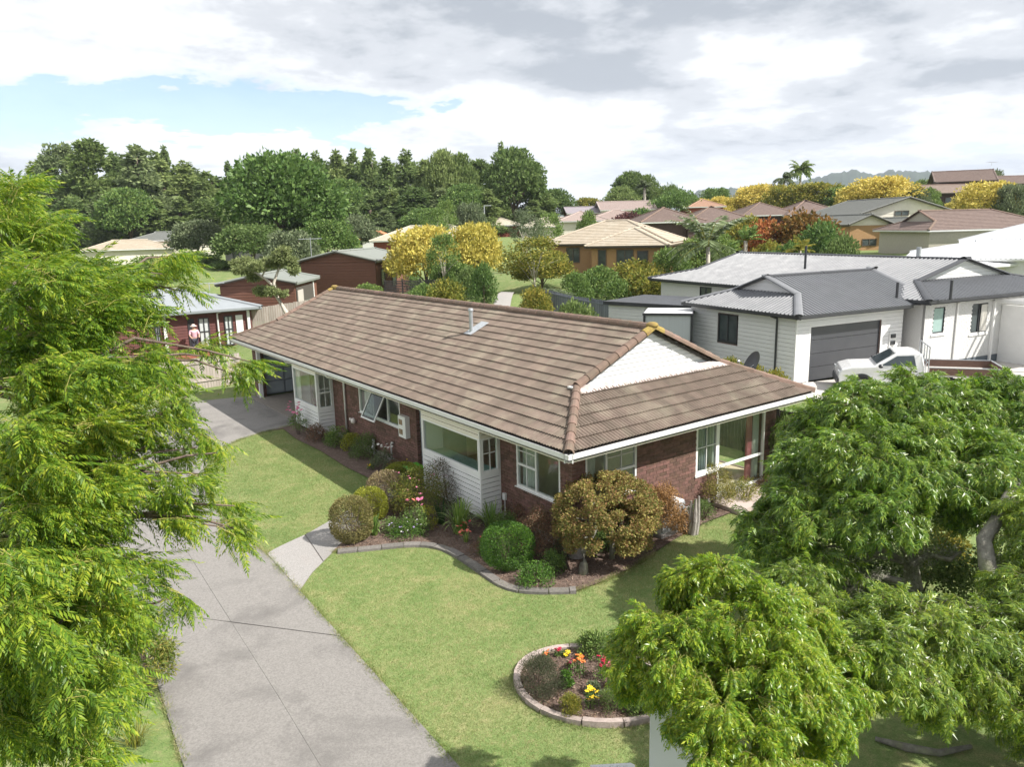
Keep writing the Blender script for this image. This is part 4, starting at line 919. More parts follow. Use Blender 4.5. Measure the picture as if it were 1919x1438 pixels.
# ---- the white utility truck
def make_ute():
    g = gnd(1612, 739, .98); T = thing('utility_truck', (g[0], g[1], .98), 'white single cab utility truck with flat tray parked before the dark garage door', 'truck')
    f = unit(V3(-.59, .80, 0)); s = V3(-f[1], f[0], 0)*1.0; s = s if s@(CAM-g) > 0 else -s   # f = towards bonnet, s = towards camera
    O = V3(g[0], g[1], .98)-s*.80; w_ = pm('truck_white', (.78, .78, .78), rough=.25, coat=.6, spec=.5)
    # body profile in (x forward from front axle, z)
    prof = [(.78, .42), (.80, .70), (.70, .92), (.35, 1.03), (-.42, 1.08), (-1.15, 1.56), (-1.75, 1.60), (-2.02, 1.53), (-2.10, 1.05), (-2.12, .42)]
    b = MB(); vs = []
    for sy, ins in ((-.86, 0), (-.80, .0), (.80, .0), (.86, 0)):
        for x_, z in prof:
            k = .12 if z > 1.2 else 0; kk = 0 if abs(sy) > .84 else .02
            sg = np.sign(sy); yy = sy-sg*k
            vs.append(O+f*(x_*(1 if abs(sy) < .84 else .985))+s*yy+Z*(z+kk))
    n = len(prof); fs = []
    for r_ in range(3):
        for i in range(n): fs.append((r_*n+i, r_*n+(i+1) % n, (r_+1)*n+(i+1) % n, (r_+1)*n+i))
    fs += [tuple(range(n))[::-1], tuple(range(3*n, 4*n))]
    body = b.add(vs, fs).build('body', w_, T, smooth=False)
    md = body.modifiers.new('bevel', 'BEVEL'); md.width = .05; md.segments = 3; md.limit_method = 'ANGLE'
    gl = pm('car_glass', (.03, .045, .05), rough=.06, spec=.9)
    def quad(pts, nm, mt, th=.012, nrm=None):
        pts = [np.asarray(p) for p in pts]; nn = unit(np.cross(pts[1]-pts[0], pts[2]-pts[0])); nn = nn if nrm is None or nn@nrm > 0 else -nn; n_ = len(pts)
        MB().add([p-nn*.004 for p in pts]+[p+nn*th for p in pts], [tuple(range(n_))[::-1], tuple(range(n_, 2*n_))]+[(i, (i+1) % n_, n_+(i+1) % n_, n_+i) for i in range(n_)]).build(nm, mt, T)
    for sg in (-1, 1):
        y = lambda z: sg*(.868-.12*max(0, min(1, (z-1.06)/.5)))
        quad([O+f*x_+s*y(z)+Z*z for x_, z in ((-.62, 1.12), (-1.16, 1.48), (-1.72, 1.51), (-1.80, 1.12))], 'side_window', gl, nrm=s*sg)
        b = MB(); b.ball(O+f*-.60+s*sg*1.0+Z*1.12, (.07, .09, .08)); b.build('wing_mirror', CHAR, T)
        b = MB(); b.box(O, f, s*sg, Z, -1.85, -1.70, .865, .885, .92, .96); b.build('door_handle', CHAR, T)
    quad([O+f*-.50+s*a+Z*1.16 for a in (-.66, .66)]+[O+f*-1.12+s*a+Z*1.54 for a in (.58, -.58)], 'windscreen', gl, th=.02, nrm=f+Z)
    quad([O+f*-2.095+s*a+Z*1.15 for a in (-.62, .62)]+[O+f*-2.05+s*a+Z*1.48 for a in (.56, -.56)], 'rear_window', gl, th=.02, nrm=-f)
    b = MB(); b.box(O, f, s, Z, .60, .84, -.84, .84, .36, .58); b.build('bumper', CHAR, T)
    for sg in (-1, 1):
        b = MB(); b.box(O, f, s*sg, Z, .62, .80, .50, .84, .72, .86); b.build('headlight', pm('lamp_glass', (.6, .62, .64), rough=.1), T)
        for x_ in (0, -3.05):
            b = MB(); C = O+f*x_+s*sg*.72+Z*.36; b.tube([C, C+s*sg*.20], .36, 22); wl = b.build('wheel', pm('tyre', (.02, .02, .02), rough=.8), T)
            b = MB(); b.tube([C+s*sg*.19, C+s*sg*.215], [.22, .20], 16); b.build('rim', METAL, wl)
        b = MB(); N = 14
        for i in range(N): a0, a1 = math.pi*i/N, math.pi*(i+1)/N; b.add([O+s*sg*.872+f*(.44*math.cos(t))+Z*(.36+.44*math.sin(t)) for t in (a0, a1)]+[O+s*sg*.872+f*(.36*math.cos(t))+Z*(.36+.36*math.sin(t)) for t in (a1, a0)], [(0, 1, 2, 3)])
        b.build('wheel_arch', CHAR, T)
    # tray with brown drop sides, headboard rack
    b = MB(); b.box(O, f, s, Z, -4.65, -2.22, -.93, .93, .78, .84); b.build('tray_floor', pm('tray', (.50, .48, .45), (.38, .36, .34), 12), T)
    bt = pm('brown_ply', (.17, .10, .075), (.12, .07, .055), 6, .7, stretch=(1, 1, 4))
    for q in ((-4.65, -2.22, .91, .94), (-4.65, -2.22, -.94, -.91), (-4.68, -4.65, -.94, .94)):
        b = MB(); b.box(O, f, s, Z, *q, .84, 1.10); b.build('drop_side', bt, T); b = MB(); b.box(O, f, s, Z, q[0]-.01, q[1]+.01, q[2]-.01, q[3]+.01, 1.10, 1.125); b.build('side_rail', METAL, T)
    b = MB()
    for a in (-.85, -.42, 0, .42, .85): b.tube([O+f*-2.2+s*a+Z*.84, O+f*-2.2+s*a+Z*1.85], .022, 5)
    for z in (1.25, 1.85): b.tube([O+f*-2.2-s*.9+Z*z, O+f*-2.2+s*.9+Z*z], .022, 5)
    b.build('headboard_rack', METAL, T, kind='stuff'); return T
make_ute()

# ---- simpler houses: body with openings, stepped or ribbed roof
def simple_house(name, label, K, a, Lu, Lv, t, d0, d1, eh, roofm, wallm, trim, ridge='v', style='tile', over=.5, wins=(), gablem=None, capm=None, base=None, cat='house', gauge=.34, gutm=None, extra=0):
    """K: nearest eave corner (world); u to the right, v away; ridge along u or v; wins: (face, a, z, w, h)"""
    u, v = uvz(a); K = np.asarray(K); T = thing(name, (K[0]+u[0]*over, K[1]+u[1]*over, K[2]-eh), label, cat)
    if ridge == 'v': rr = roof_planes(K, u, v, Lu, Lv, t, d0, d1)
    else: rr = roof_planes(K, v, u, Lv, Lu, t, d0, d1)
    for k, pl in rr['planes'].items():
        b = MB(); slab_plane(b, pl, -.08, -.01); (stepped(b, pl, gauge) if style == 'tile' else ribbed(b, pl, .25) if style == 'rib' else slab_plane(b, pl, -.01, .01)); b.build('roof', roofm, T)
    for A, B_ in rr['hips']+rr['verges']: caps(A+Z*.03, B_+Z*.03, .13, 2.5, capm or roofm, T, name='ridge_cap', flat=.7)
    caps(rr['ridge'][0]+Z*.03, rr['ridge'][1]+Z*.03, .13, 2.5, capm or roofm, T, name='ridge_cap', flat=.7)
    b = MB(); bz = K[2]-.12
    b.box(V3(K[0], K[1], 0), u, v, Z, over, Lu-over, over, Lv-over, K[2]-eh-1.2-extra, bz); b.build('wall', wallm, T)
    for q, (A, B_, C) in rr['gables']:
        n_ = unit(np.cross(B_-A, Z)); c_ = (A+B_)/2; inward = (rr['ridge'][0]+rr['ridge'][1])/2-c_; inward = unit(inward*V3(1, 1, 0)); s = over if (np.linalg.norm(B_-A) > (Lu if ridge == 'v' else Lv)*.9) else .1
        MB().add([A+inward*s-Z*.1, B_+inward*s-Z*.1, C+inward*s-Z*.06, A+inward*(s+.1)-Z*.1, B_+inward*(s+.1)-Z*.1, C+inward*(s+.1)-Z*.06], [(0, 1, 2), (3, 5, 4), (0, 2, 5, 3), (1, 4, 5, 2), (0, 3, 4, 1)]).build('gable_wall', gablem or wallm, T)
        if s == over:
            for P_, Q in ((A, C), (B_, C)):
                b = MB(); d_ = unit(Q-P_); b.box(P_-inward*.02, d_, -inward, unit(np.cross(d_, inward)), 0, np.linalg.norm(Q-P_), 0, .03, -.10, .10); b.build('barge_board', trim, T)
    b = MB()
    F = lambda x, y: K+u*x+v*y-Z*.01
    sides = [(F(0, 0), F(Lu, 0), -v), (F(0, 0), F(0, Lv), -u), (F(Lu, 0), F(Lu, Lv), u), (F(0, Lv), F(Lu, Lv), v)]
    if d0 == 0 and d1 == 0: sides = sides[1:3] if ridge == 'v' else [sides[0], sides[3]]
    for A, B_, o in sides: gutter(b, A, B_, o, .11, .10, .16)
    b.build('gutter', gutm or trim, T)
    for fc, x, z, w_, h in wins:
        if fc == 'f': O, e, n = F(x, over), u, -v
        elif fc == 'l': O, e, n = F(over, x), v, -u
        else: O, e, n = F(Lu-over, x), v, u
        O = V3(O[0], O[1], K[2]-eh+z); window(T, O, e, n, w_, h, cols=(.5,) if w_ > 1 else (), mat=trim, glass=DGLASS, fw=.07, rec=-.04)
    return T
DBR0 = pm('brown_brick_far', (.10, .06, .05), (.07, .045, .04), 8, .8)
TANB = pm('tan_brick', (.44, .27, .13), (.31, .18, .09), 18, .85, .6, 60, stretch=(1, 1, 2.5)); TANR = pm('tan_roof_tile', (.42, .36, .28), (.34, .29, .22), 3, .85, c3=(.46, .42, .35), s3=.8)
BROWNR = pm('brown_roof_tile', (.185, .135, .115), (.135, .098, .085), 3, .85); REDB = pm('red_brick', (.30, .085, .055), (.21, .06, .045), 16, .85, stretch=(1, 1, 2.5))
GRN = pm('grey_green_steel', (.21, .225, .20), (.18, .195, .175), 2, .6); BRNB = pm('brown_board', (.19, .085, .055), (.13, .06, .042), 5, .8, stretch=(.6, .6, 12)); PALER = pm('pale_roof', (.50, .45, .36), (.42, .38, .30), 3, .85)
REDBD = pm('red_brown_board', (.15, .06, .052), (.11, .045, .042), 4, .8); ORNR = pm('orange_tile', (.55, .26, .13), (.45, .20, .10), 5, .85); LGREY = pm('light_grey_steel', (.27, .29, .305), (.24, .26, .275), 2, .5)
BRT = pm('bronze_trim', (.10, .08, .06), rough=.5); ASH = pm('grey_tile', (.17, .175, .16), (.14, .145, .135), 4, .85)
# tan brick house, right of centre: main part and the projecting wing
k1 = at(1094.5, 462, 62); a1 = 57
simple_house('tan_brick_house', 'tan brick house with sand coloured tiled hip roof behind the grey fence', k1, a1, 6.9, 11, .40, 3.45, 3.45, 2.5, TANR, TANB, BRT, wins=[('f', .55+.5, .9, .7, 1.3), ('f', 2.6, .2, 1.4, 2.0), ('f', 4.3, .6, .9, 1.5)], ridge='v')
k1b = at(1011, 458.5, 66); simple_house('tan_brick_house_wing', 'left wing of the tan brick house, half hidden by a yellowing tree', k1b, a1, 11.5, 9.5, .40, 4.7, 4.7, 2.5, TANR, TANB, BRT, ridge='u', wins=[('f', 1.6+.7, .9, 1.2, 1.3)], cat='house wing')
k = at(1200, 417, 90); simple_house('brown_roof_house', 'low house with dark brown double-peaked tile roof behind the feather palm', k, 30, 8.2, 9, .42, 4.1, 4.1, 2.5, BROWNR, DBR0, WPAINT, capm=CAPM); k = at(1285, 419, 90)
simple_house('brown_roof_house_wing', 'right hand peak of the dark brown double-peaked roof behind the palm', k, 30, 9.6, 9, .42, 4.5, 4.5, 2.5, BROWNR, DBR0, WPAINT, capm=CAPM, cat='house wing')
k = at(1392, 404, 108); simple_house('brown_hip_house', 'brown tiled hip roof house left of the big yellow tree on the slope', k, 30, 8.8, 9, .42, 4.4, 4.4, 2.5, BROWNR, DBR0, WPAINT, capm=CAPM)
k = at(1475, 403.5, 107); simple_house('brown_hip_house_wing', 'right hand hip of the brown roof beside the rusty autumn tree', k, 32, 9.4, 9, .45, 4.7, 4.7, 2.5, BROWNR, DBR0, WPAINT, capm=CAPM, cat='house wing')
# grey gabled split level house
k = at(1590, 421.5, 84); simple_house('split_level_house', 'tan brick and cream gabled house with grey roof behind the black fence', k, 31, 5.4, 12, .40, 0, 0, 3.4, ASH, TANB, BRT, ridge='v', gablem=CREAM, style='tile', wins=[('f', 2.0, 1.0, 1.7, .8)])
u_, v_ = uvz(31)
k = at(1612, 404, 90); simple_house('split_level_house_upper', 'higher gable of the grey roofed split level house with small attic window', k+Z*.2, 31, 12.2, 14, .30, 0, 0, 3.0, ASH, CREAM, BRT, ridge='v', gablem=CREAM, wins=[('f', 4.6, 2.65, 1.8, .62)], cat='house wing')
k = at(1672, 421.5, 84); simple_house('split_level_house_porch', 'low grey roofed entrance wing of the split level house with brick pier', k, 31, 6.0, 9, .25, 0, 0, 2.6, ASH, CREAM, BRT, ridge='v', cat='house wing', wins=[('f', 4.7, .1, .8, 2.0)])
k = at(1740, 432, 70); simple_house('cream_house', 'cream walled house with brown tiled roof at the right edge above the white roof', k, 30, 14, 9, .40, 2.0, 4.5, 2.6, BROWNR, pm('putty_wall', (.46, .43, .36)), WPAINT, ridge='u', capm=CAPM)
# white-roofed house behind the weatherboard house
WR = pm('white_steel_roof', (.82, .83, .85), (.78, .79, .81), 2, .4); k = at(1693, 485, 47)
simple_house('white_roof_house', 'house with dazzling white steel roof behind the weatherboard house', k, 66, 16, 10, .20, 4.0, 0, 2.7, WR, WPAINT, WPAINT, ridge='u', style='rib')
k = at(1800, 462, 56); simple_house('tall_white_roof_house', 'rear white steel roof rising at the right edge of the picture', k, 66, 16, 16, .30, 7.9, 7.9, 2.7, WR, WPAINT, WPAINT, ridge='u', style='rib', cat='house')
k = at(1826, 500, 43); simple_house('white_fascia_porch', 'low white fascia porch with dark windows at the right edge', k, 12, 9, 5, .12, 0, 0, 2.5, WR, CREAM, WPAINT, ridge='u', style='flat', cat='porch', wins=[('f', .8, .9, 1.4, 1.2), ('f', 3.2, .9, 1.4, 1.2)])
q = at(1721, 481, 44.5); b = MB(); b.tube([q-Z*.4, q+Z*.55], .14, 8); props(b.build('roof_vent', METAL), 'short grey metal vent standing on the front white roof', 'vent')
# hilltop houses at the right
DBR = pm('dark_brown_wall', (.07, .04, .038), (.05, .03, .03), 8, .8); k = at(1752, 341.5, 132)
simple_house('hilltop_house', 'dark brown two storey house crowning the hill at the upper right', k, 58, 9.5, 10, .40, 0, 0, 4.5, BROWNR, DBR, BRT, ridge='u', over=.7)
k = at(1722, 363, 124); simple_house('hilltop_lower_house', 'long low brown roofed house below the hilltop house, between yellow trees', k, 40, 15, 9, .33, 2, 0, 3.0, pm('dull_brown_roof', (.26, .20, .165), (.21, .16, .13), 2), DBR, BRT, ridge='u', wins=[('f', 4.5, .8, 3.6, 1.5)], capm=CAPM)
k = at(1850, 345, 128); simple_house('far_right_house', 'brown roofed house cut off by the right edge on the hill', k, 33, 14, 9, .33, 3, 3, 2.6, BROWNR, DBR, BRT, ridge='u')
# left of centre
k = at(691, 452, 98); simple_house('red_brick_house', 'red brick house with sandy tiled roof behind the yellow tree', k, 38, 15, 9.5, .38, 4.7, 4.7, 2.6, PALER, REDB, WPAINT, ridge='u')
k = at(884, 423.5, 128); simple_house('small_hip_house', 'small red brick house with pale hip roof before the dark forest', k, 33, 8.6, 8.6, .36, 4.25, 4.25, 2.6, PALER, REDB, WPAINT, ridge='v')
k = at(975, 426, 122); simple_house('long_pale_roof_house', 'long low pale roofed house behind slender green trees at centre', k, 35, 14, 8, .36, 4, 4, 2.5, PALER, CREAM, WPAINT, ridge='u')
k = at(1045, 415, 112); simple_house('twin_garage_house', 'low house with pale roof and pale garage door below the mauve roof', k, 33, 8, 8, .36, 4, 4, 2.6, pm('pinkish_roof', (.38, .30, .27), (.32, .26, .23), 2), CREAM, WPAINT, ridge='v', wins=[('f', 4, 0, 3, 2)])
k = at(1105, 411, 118); simple_house('verandah_house', 'pinkish roofed house with white verandah beam at centre', k, 33, 10, 9, .30, 4.4, 4.4, 2.6, pm('pinkish_roof2', (.36, .28, .25), (.30, .24, .21), 2), WPAINT, WPAINT, ridge='u', wins=[('f', 2, .2, 2.5, 1.9), ('f', 6, .2, 2.5, 1.9)])
k = at(1062, 400, 140); simple_house('mauve_roof_house', 'house with flat mauve grey roof left of the taller pinkish roof', k, 33, 8.5, 8, .30, 0, 0, 2.5, pm('mauve_roof', (.27, .24, .26), (.23, .2, .22), 2), REDB, WPAINT, ridge='u', style='flat')
k = at(1125, 394, 138); simple_house('pink_ridge_house', 'house with long level pinkish brown ridge below the dark clump of trees', k, 33, 10.5, 8, .40, 0, 0, 2.6, pm('pinkish_roof3', (.34, .27, .245), (.29, .23, .21), 2), CREAM, WPAINT, ridge='u')
k = at(1290, 388, 135); simple_house('orange_brown_roof_house', 'orange brown roof peeping over the double-peaked brown roof', k, 33, 7, 7, .4, 3.4, 3.4, 2.5, pm('orb', (.36, .22, .15)), REDB, WPAINT)
k = at(410, 462, 98); simple_house('white_block_house', 'pale block house with orange tiled roof across the back lawn', k, 50, 6.5, 5.5, .30, 0, 0, 2.5, ORNR, pm('pale_block', (.55, .53, .48), (.42, .40, .36), 9), BRT, ridge='u', wins=[('f', 1.6, .9, .9, 1.3), ('r', 1.3, .3, .9, 2)])
k = at(672, 450, 112); simple_house('white_gable_house', 'white gabled house with red barge boards behind the red brick house', k, 30, 5.6, 8, .42, 0, 0, 2.6, ORNR, WPAINT, pm('red_trim', (.45, .12, .08)), ridge='v')
k = at(235, 452, 110); simple_house('grey_roof_far_house', 'grey roofed house glimpsed behind the big feathery tree at left', k, 20, 12, 8, .3, 3.5, 3.5, 2.5, ASH, CREAM, WPAINT, ridge='u'); k = at(150, 470, 100)
simple_house('tan_roof_far_house', 'low tan roofed house glimpsed through the leaves at far left', k, 10, 12, 8, .3, 3.8, 3.8, 2.5, TANR, CREAM, WPAINT, ridge='u')
# brown boarded shed with green-grey roof, and the open garage next to it
k = at(555, 491, 60); K9 = k
T9 = simple_house('brown_board_house', 'brown boarded house with low grey green roof and gable facing the camera', k, 50, 6.9, 7.5, .22, 0, 0, 2.5, GRN, BRNB, BRT, ridge='v', style='flat', over=.25, wins=[('r', 1.2, .5, .8, 1.3), ('r', 3.4, .3, .9, 1.6)], gutm=GRN)
u9, v9 = uvz(50); boards(T9, V3(k[0], k[1], k[2]-2.6)+u9*.25+v9*.25, u9, -v9, 6.4, -.4, 2.45, .20, mat=BRNB, proud=.035)
boards(T9, V3(k[0], k[1], k[2])+u9*.02+v9*.25, u9, -v9, 6.86, -.10, .60, .20, mat=BRNB, proud=.035, lo=lambda z: max(.2, z/.22+.25), hi=lambda z: min(6.7, 6.9-z/.22-.3))
k = at(402, 534, 51); T10 = simple_house('open_garage', 'brown boarded open garage with low grey green roof behind the bare-limbed tree', k, 37, 5.6, 6, .20, 0, 0, 2.2, GRN, BRNB, BRT, ridge='v', style='flat', over=.25, cat='garage', gutm=GRN)
u10, v10 = uvz(37); boards(T10, V3(k[0], k[1], k[2]-2.3)+u10*.25+v10*.25, u10, -v10, 5.1, 0, 2.15, .20, mat=BRNB, proud=.035)
b = MB(); O_ = V3(k[0], k[1], k[2]-2.25)+u10*5.38+v10*.4; b.box(O_, v10, u10, Z, 0, 4.2, 0, .03, 0, 1.9); b.build('doorway_shade_panel', pm('garage_shade', (.09, .08, .07)), T10)  # dark slab on a solid wall: the garage's inner shade put into colour
b = MB(); b.box(O_, v10, u10, Z, .2, 1.5, .035, .06, 0, 1.7); b.build('half_door', pm('pale_door', (.5, .46, .42)), T10); b = MB(); b.box(O_, v10, u10, Z, 4.2, 4.35, -.02, .06, -.1, 2.2); b.build('post', WPAINT, T10)
b = MB(); b.box(O_, v10, u10, Z, 2.2, 3.4, .035, .09, .5, .85); b.box(O_, v10, u10, Z, 2.2, 3.4, .035, .09, .35, .5); b.build('stored_goods', pm('goods', (.40, .38, .08), (.03, .16, .30), 1.5), T10)
# left neighbour: red-brown boards, light grey roof
u11, v11 = uvz(-62)
k = at(490, 565, 46.5); kk = at(258, 603, 43); e11 = unit((k-kk)*V3(1, 1, 0)); a11 = -math.degrees(math.atan2(e11[1], e11[0])); L11 = np.linalg.norm((k-kk)[:2])+3.4
k0 = V3(k[0], k[1], (k[2]+kk[2])/2)-e11*L11
T11 = simple_house('red_board_house', 'red brown boarded house with pale grey steel roof behind the left fence', k0, a11, L11, 8.0, .27, 4.0, 4.0, 2.45, LGREY, REDBD, WPAINT, ridge='u', style='flat', over=.55, gutm=LGREY)
u11, v11 = uvz(a11); F11 = lambda x: V3(k0[0], k0[1], k0[2]-2.45)+u11*x+v11*.55
boards(T11, F11(.55), u11, -v11, L11-1.1, .0, 2.3, .16, mat=REDBD, proud=.02)
def px_to_x(px):
    best = min(np.linspace(0, L11, 800), key=lambda x: abs(project(F11(x)+Z*1.5)[0]-px)); return best
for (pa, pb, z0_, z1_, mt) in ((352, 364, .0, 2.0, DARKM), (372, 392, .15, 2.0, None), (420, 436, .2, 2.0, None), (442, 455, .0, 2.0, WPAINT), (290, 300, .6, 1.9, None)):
    xa, xb_ = px_to_x(pa), px_to_x(pb)
    if mt is None: wq = window(T11, F11(xa)+Z*z0_, u11, -v11, xb_-xa, z1_-z0_, cols=(.5,), rows=((0, 1, .55),), mat=CHAR, glass=pm('sheer_window', (.55, .58, .58), rough=.3), fw=.06, rec=-.06)
    else: b = MB(); b.box(F11(xa), u11, -v11, Z, 0, xb_-xa, .03, .06, z0_, z1_); b.build('doorway' if mt is DARKM else 'curtain_panel', mt, T11)  # dark doorway is a flat slab, the unlit room's shade put into its colour
for px in (308, 465): x_ = px_to_x(px); b = MB(); b.box(F11(x_), u11, -v11, Z, -.06, .10, .02, .16, -.2, 2.35); b.build('post', WPAINT, T11)
x_ = px_to_x(408); b = MB(); b.tube([F11(x_)-v11*.5+u11*.6+Z*2.42, F11(x_)-v11*.12+Z*2.2, F11(x_)-v11*.12+Z*.0], .05, 6); b.build('downpipe', WPAINT, T11)
x_ = px_to_x(330); b = MB(); b.box(F11(x_-6), u11, -v11, Z, 0, 9, .05, 1.6, -.35, -.05); b.build('deck', pm('deck_red', (.30, .10, .07)), T11)
# TV aerials
def aerial(q, h, label, n=6):
    T = thing('tv_aerial', q, label, 'aerial'); b = MB(); b.tube([q, q+Z*h], .025, 5); b.build('mast', METAL, T); d = unit(CR*V3(1, 1, 0)+CF*V3(.3, .3, 0)); p = np.cross(d, Z)
    b = MB(); b.tube([q+Z*h*.92-d*.9, q+Z*h*.92+d*.9], .02, 4)
    for i in range(n): c = q+Z*h*.92+d*(-.85+i*1.7/(n-1)); b.tube([c-p*.45, c+p*.45], .012, 4)
    b.build('antenna_rods', METAL, T, kind='stuff')
aerial(at(584, 483, 60), 1.6, 'tall TV aerial on the brown boarded house')
aerial(at(393, 545, 47), .5, 'TV aerial lying low over the pale grey roof', 5)
aerial(at(1858, 310, 131), .6, 'TV aerial on the hilltop house roof', 5)
P_ = at(908, 410, 125); b = MB(); b.tube([P_-Z*5, P_+Z*2.1], .09, 6); b.tube([P_+Z*2.1, P_+Z*2.1+_r*1.2], .06, 5); props(b.build('street_lamp', METAL), 'tall grey street lamp against the dark forest', 'street lamp')
# ---- person in the neighbour's doorway
xx = px_to_x(358); g = F11(xx)-v11*.75; PZ = g[2]-.05
T = thing('person', (g[0], g[1], PZ), 'person in a pink top and pale sun hat standing at the red boarded house', 'person')
def skinned(name, pts, edges, rad, mat, parent):
    me = bpy.data.meshes.new(name); me.from_pydata((np.asarray(pts)).tolist(), edges, []); me.materials.append(mat)
    o = link(name, me, parent); md = o.modifiers.new('skin', 'SKIN'); 
    for i, r_ in enumerate(rad): me.skin_vertices[0].data[i].radius = (r_, r_) if not hasattr(r_, '__len__') else r_
    me.skin_vertices[0].data[0].use_root = True
    md2 = o.modifiers.new('sub', 'SUBSURF'); md2.levels = 1; md2.render_levels = 2; return o
def skv(me):
    if not me.skin_vertices: 
        b_ = bmesh.new(); b_.from_mesh(me); b_.verts.layers.skin.verify(); b_.to_mesh(me); b_.free()
_r2 = u11; sd = lambda a, f_, z: _r2*a-v11*f_+Z*z
def person(T, skin, shirt, trous, hatm):
    J = [(0, 0, .95), (0, .0, 1.12), (0, .02, 1.32), (0, .02, 1.45), (0, .04, 1.52), (0, .06, 1.64), (.19, .02, 1.40), (.27, .10, 1.16), (.22, .30, 1.05), (.20, .37, 1.03), (-.19, .02, 1.40), (-.27, .08, 1.16), (-.2, .28, 1.02), (-.17, .35, 1.0), (.10, 0, .88), (.12, .02, .50), (.11, -.02, .09), (.12, .13, .04), (-.10, 0, .88), (-.12, .03, .50), (-.11, -.02, .09), (-.12, .13, .04)]
    E_ = [(0, 1), (1, 2), (2, 3), (3, 4), (4, 5), (3, 6), (6, 7), (7, 8), (8, 9), (3, 10), (10, 11), (11, 12), (12, 13), (0, 14), (14, 15), (15, 16), (16, 17), (0, 18), (18, 19), (19, 20), (20, 21)]
    Rr = [.15, .14, .16, .10, .055, .10, .065, .048, .036, .035, .065, .048, .036, .035, .10, .065, .042, .04, .10, .065, .042, .04]
    def mk(name, mat, grow, sel=None):
        me = bpy.data.meshes.new(name); b_ = bmesh.new(); sk = b_.verts.layers.skin.verify(); vv = {}
        idx = range(len(J)) if sel is None else sel
        for i in idx:
            p = sd(*J[i]); q = b_.verts.new(p); q[sk].radius = (Rr[i]+grow, Rr[i]+grow); q[sk].use_root = (i == list(idx)[0]); vv[i] = q
        for a, c in E_:
            if a in vv and c in vv: b_.edges.new((vv[a], vv[c]))
        b_.to_mesh(me); b_.free(); me.materials.append(mat); o = link(name, me, T); o.modifiers.new('skin', 'SKIN'); m2 = o.modifiers.new('sub', 'SUBSURF'); m2.levels = 1; m2.render_levels = 2
    mk('body', skin, 0); mk('shirt', shirt, .018, [0, 1, 2, 3, 6, 7, 10, 11]); mk('trousers', trous, .015, [0, 14, 15, 16, 18, 19, 20])
    b = MB(); c = sd(0, .06, 1.66); b.tube([c+Z*.02, c+Z*.04], [.19, .17], 14); b.ball(c+Z*.06, (.12, .12, .09), 12, 6); hat = b.build('sun_hat', hatm, None); hat.parent = T
person(T, pm('skin', (.55, .34, .25)), pm('pink_top', (.70, .42, .50)), pm('dark_trousers', (.05, .05, .07)), pm('pale_hat', (.72, .58, .52)))
# ---- fences: every paling is a piece
def fence(label, P, hgt, mat, step=.14, pw=.125, maxn=10**6, name='paling_fence', rail=True, drop=0, abs_z=False):
    P = [np.asarray(p, float) for p in P]; T = thing(name, (P[0][0], P[0][1], z1(P[0][0], P[0][1])), label, 'fence'); cnt = 0; me = MB(); me.box((0, 0, 0), X, Y, Z, 0, pw, -.01, .01, -.8 if abs_z else 0, hgt); me = mesh_of('paling', me.v, me.f, mat)
    for A, B_ in zip(P[:-1], P[1:]):
        d = (B_-A)*V3(1, 1, 0); l = np.linalg.norm(d); e = d/l; n = np.cross(e, Z); k = int(l/step)
        for i in range(k):
            q = A+e*(i*step); zq = z1(q[0], q[1]) if not abs_z else A[2]+(B_[2]-A[2])*i/k; zz = zq-.02+random.uniform(-.02, .02)
            frame_obj('paling', me, T, V3(q[0], q[1], zz), e, n, Z)
        for h_ in ((.35, hgt-.3) if not abs_z else ()):
            b = MB(); b.add([V3(A[0], A[1], z1(A[0], A[1])+h_)+n*a+Z*c for a in (.012, .06) for c in (0, .09)]+[V3(B_[0], B_[1], z1(B_[0], B_[1])+h_)+n*a+Z*c for a in (.012, .06) for c in (0, .09)], [(0, 1, 3, 2), (4, 6, 7, 5), (0, 4, 5, 1), (2, 3, 7, 6), (0, 2, 6, 4), (1, 5, 7, 3)]).build('rail', mat, T)
    return T
OLDW = pm('weathered_paling', (.42, .37, .33), (.30, .26, .23), 6, .9, .4, 40, rand=.18, stretch=(1, 1, .2)); GREYW = pm('grey_stained_paling', (.16, .175, .20), (.12, .13, .15), 6, .9, .3, 40, rand=.15, stretch=(1, 1, .2)); DARKW = pm('black_stained', (.05, .045, .045), (.035, .03, .03), 6, .9, rand=.1)
fence('weathered timber paling fence behind the driveway at left', [(-7.5, 26.3, 0), (1.2, 26.9, 0)], 1.55, OLDW)
fence('weathered timber paling fence behind the far end of the brick house', [at(467, 578, 47)-Z*1.75, at(610, 557, 48)-Z*1.75], 1.75, OLDW, abs_z=True)
fence('grey stained paling fence in front of the yellowing shrubs', [at(1000, 590, 47), at(1108, 585, 46), at(1146, 570, 45)], 1.75, GREYW)
fence('short dark grey fence beside the footpath behind the brick house', [at(922, 575, 38), at(985, 600, 36.5)], 1.0, GREYW)
fence('dark timber boundary fence between the brick house and the white house', [(10.3, .8, 0), (10.35, 14, 0), (10.4, 24, 0)], 1.7, DARKW)
fence('black boundary fence below the tan brick split level house', [at(1605, 480, 62), at(1712, 482, 60)], 1.2, DARKW, step=.3, pw=.29)
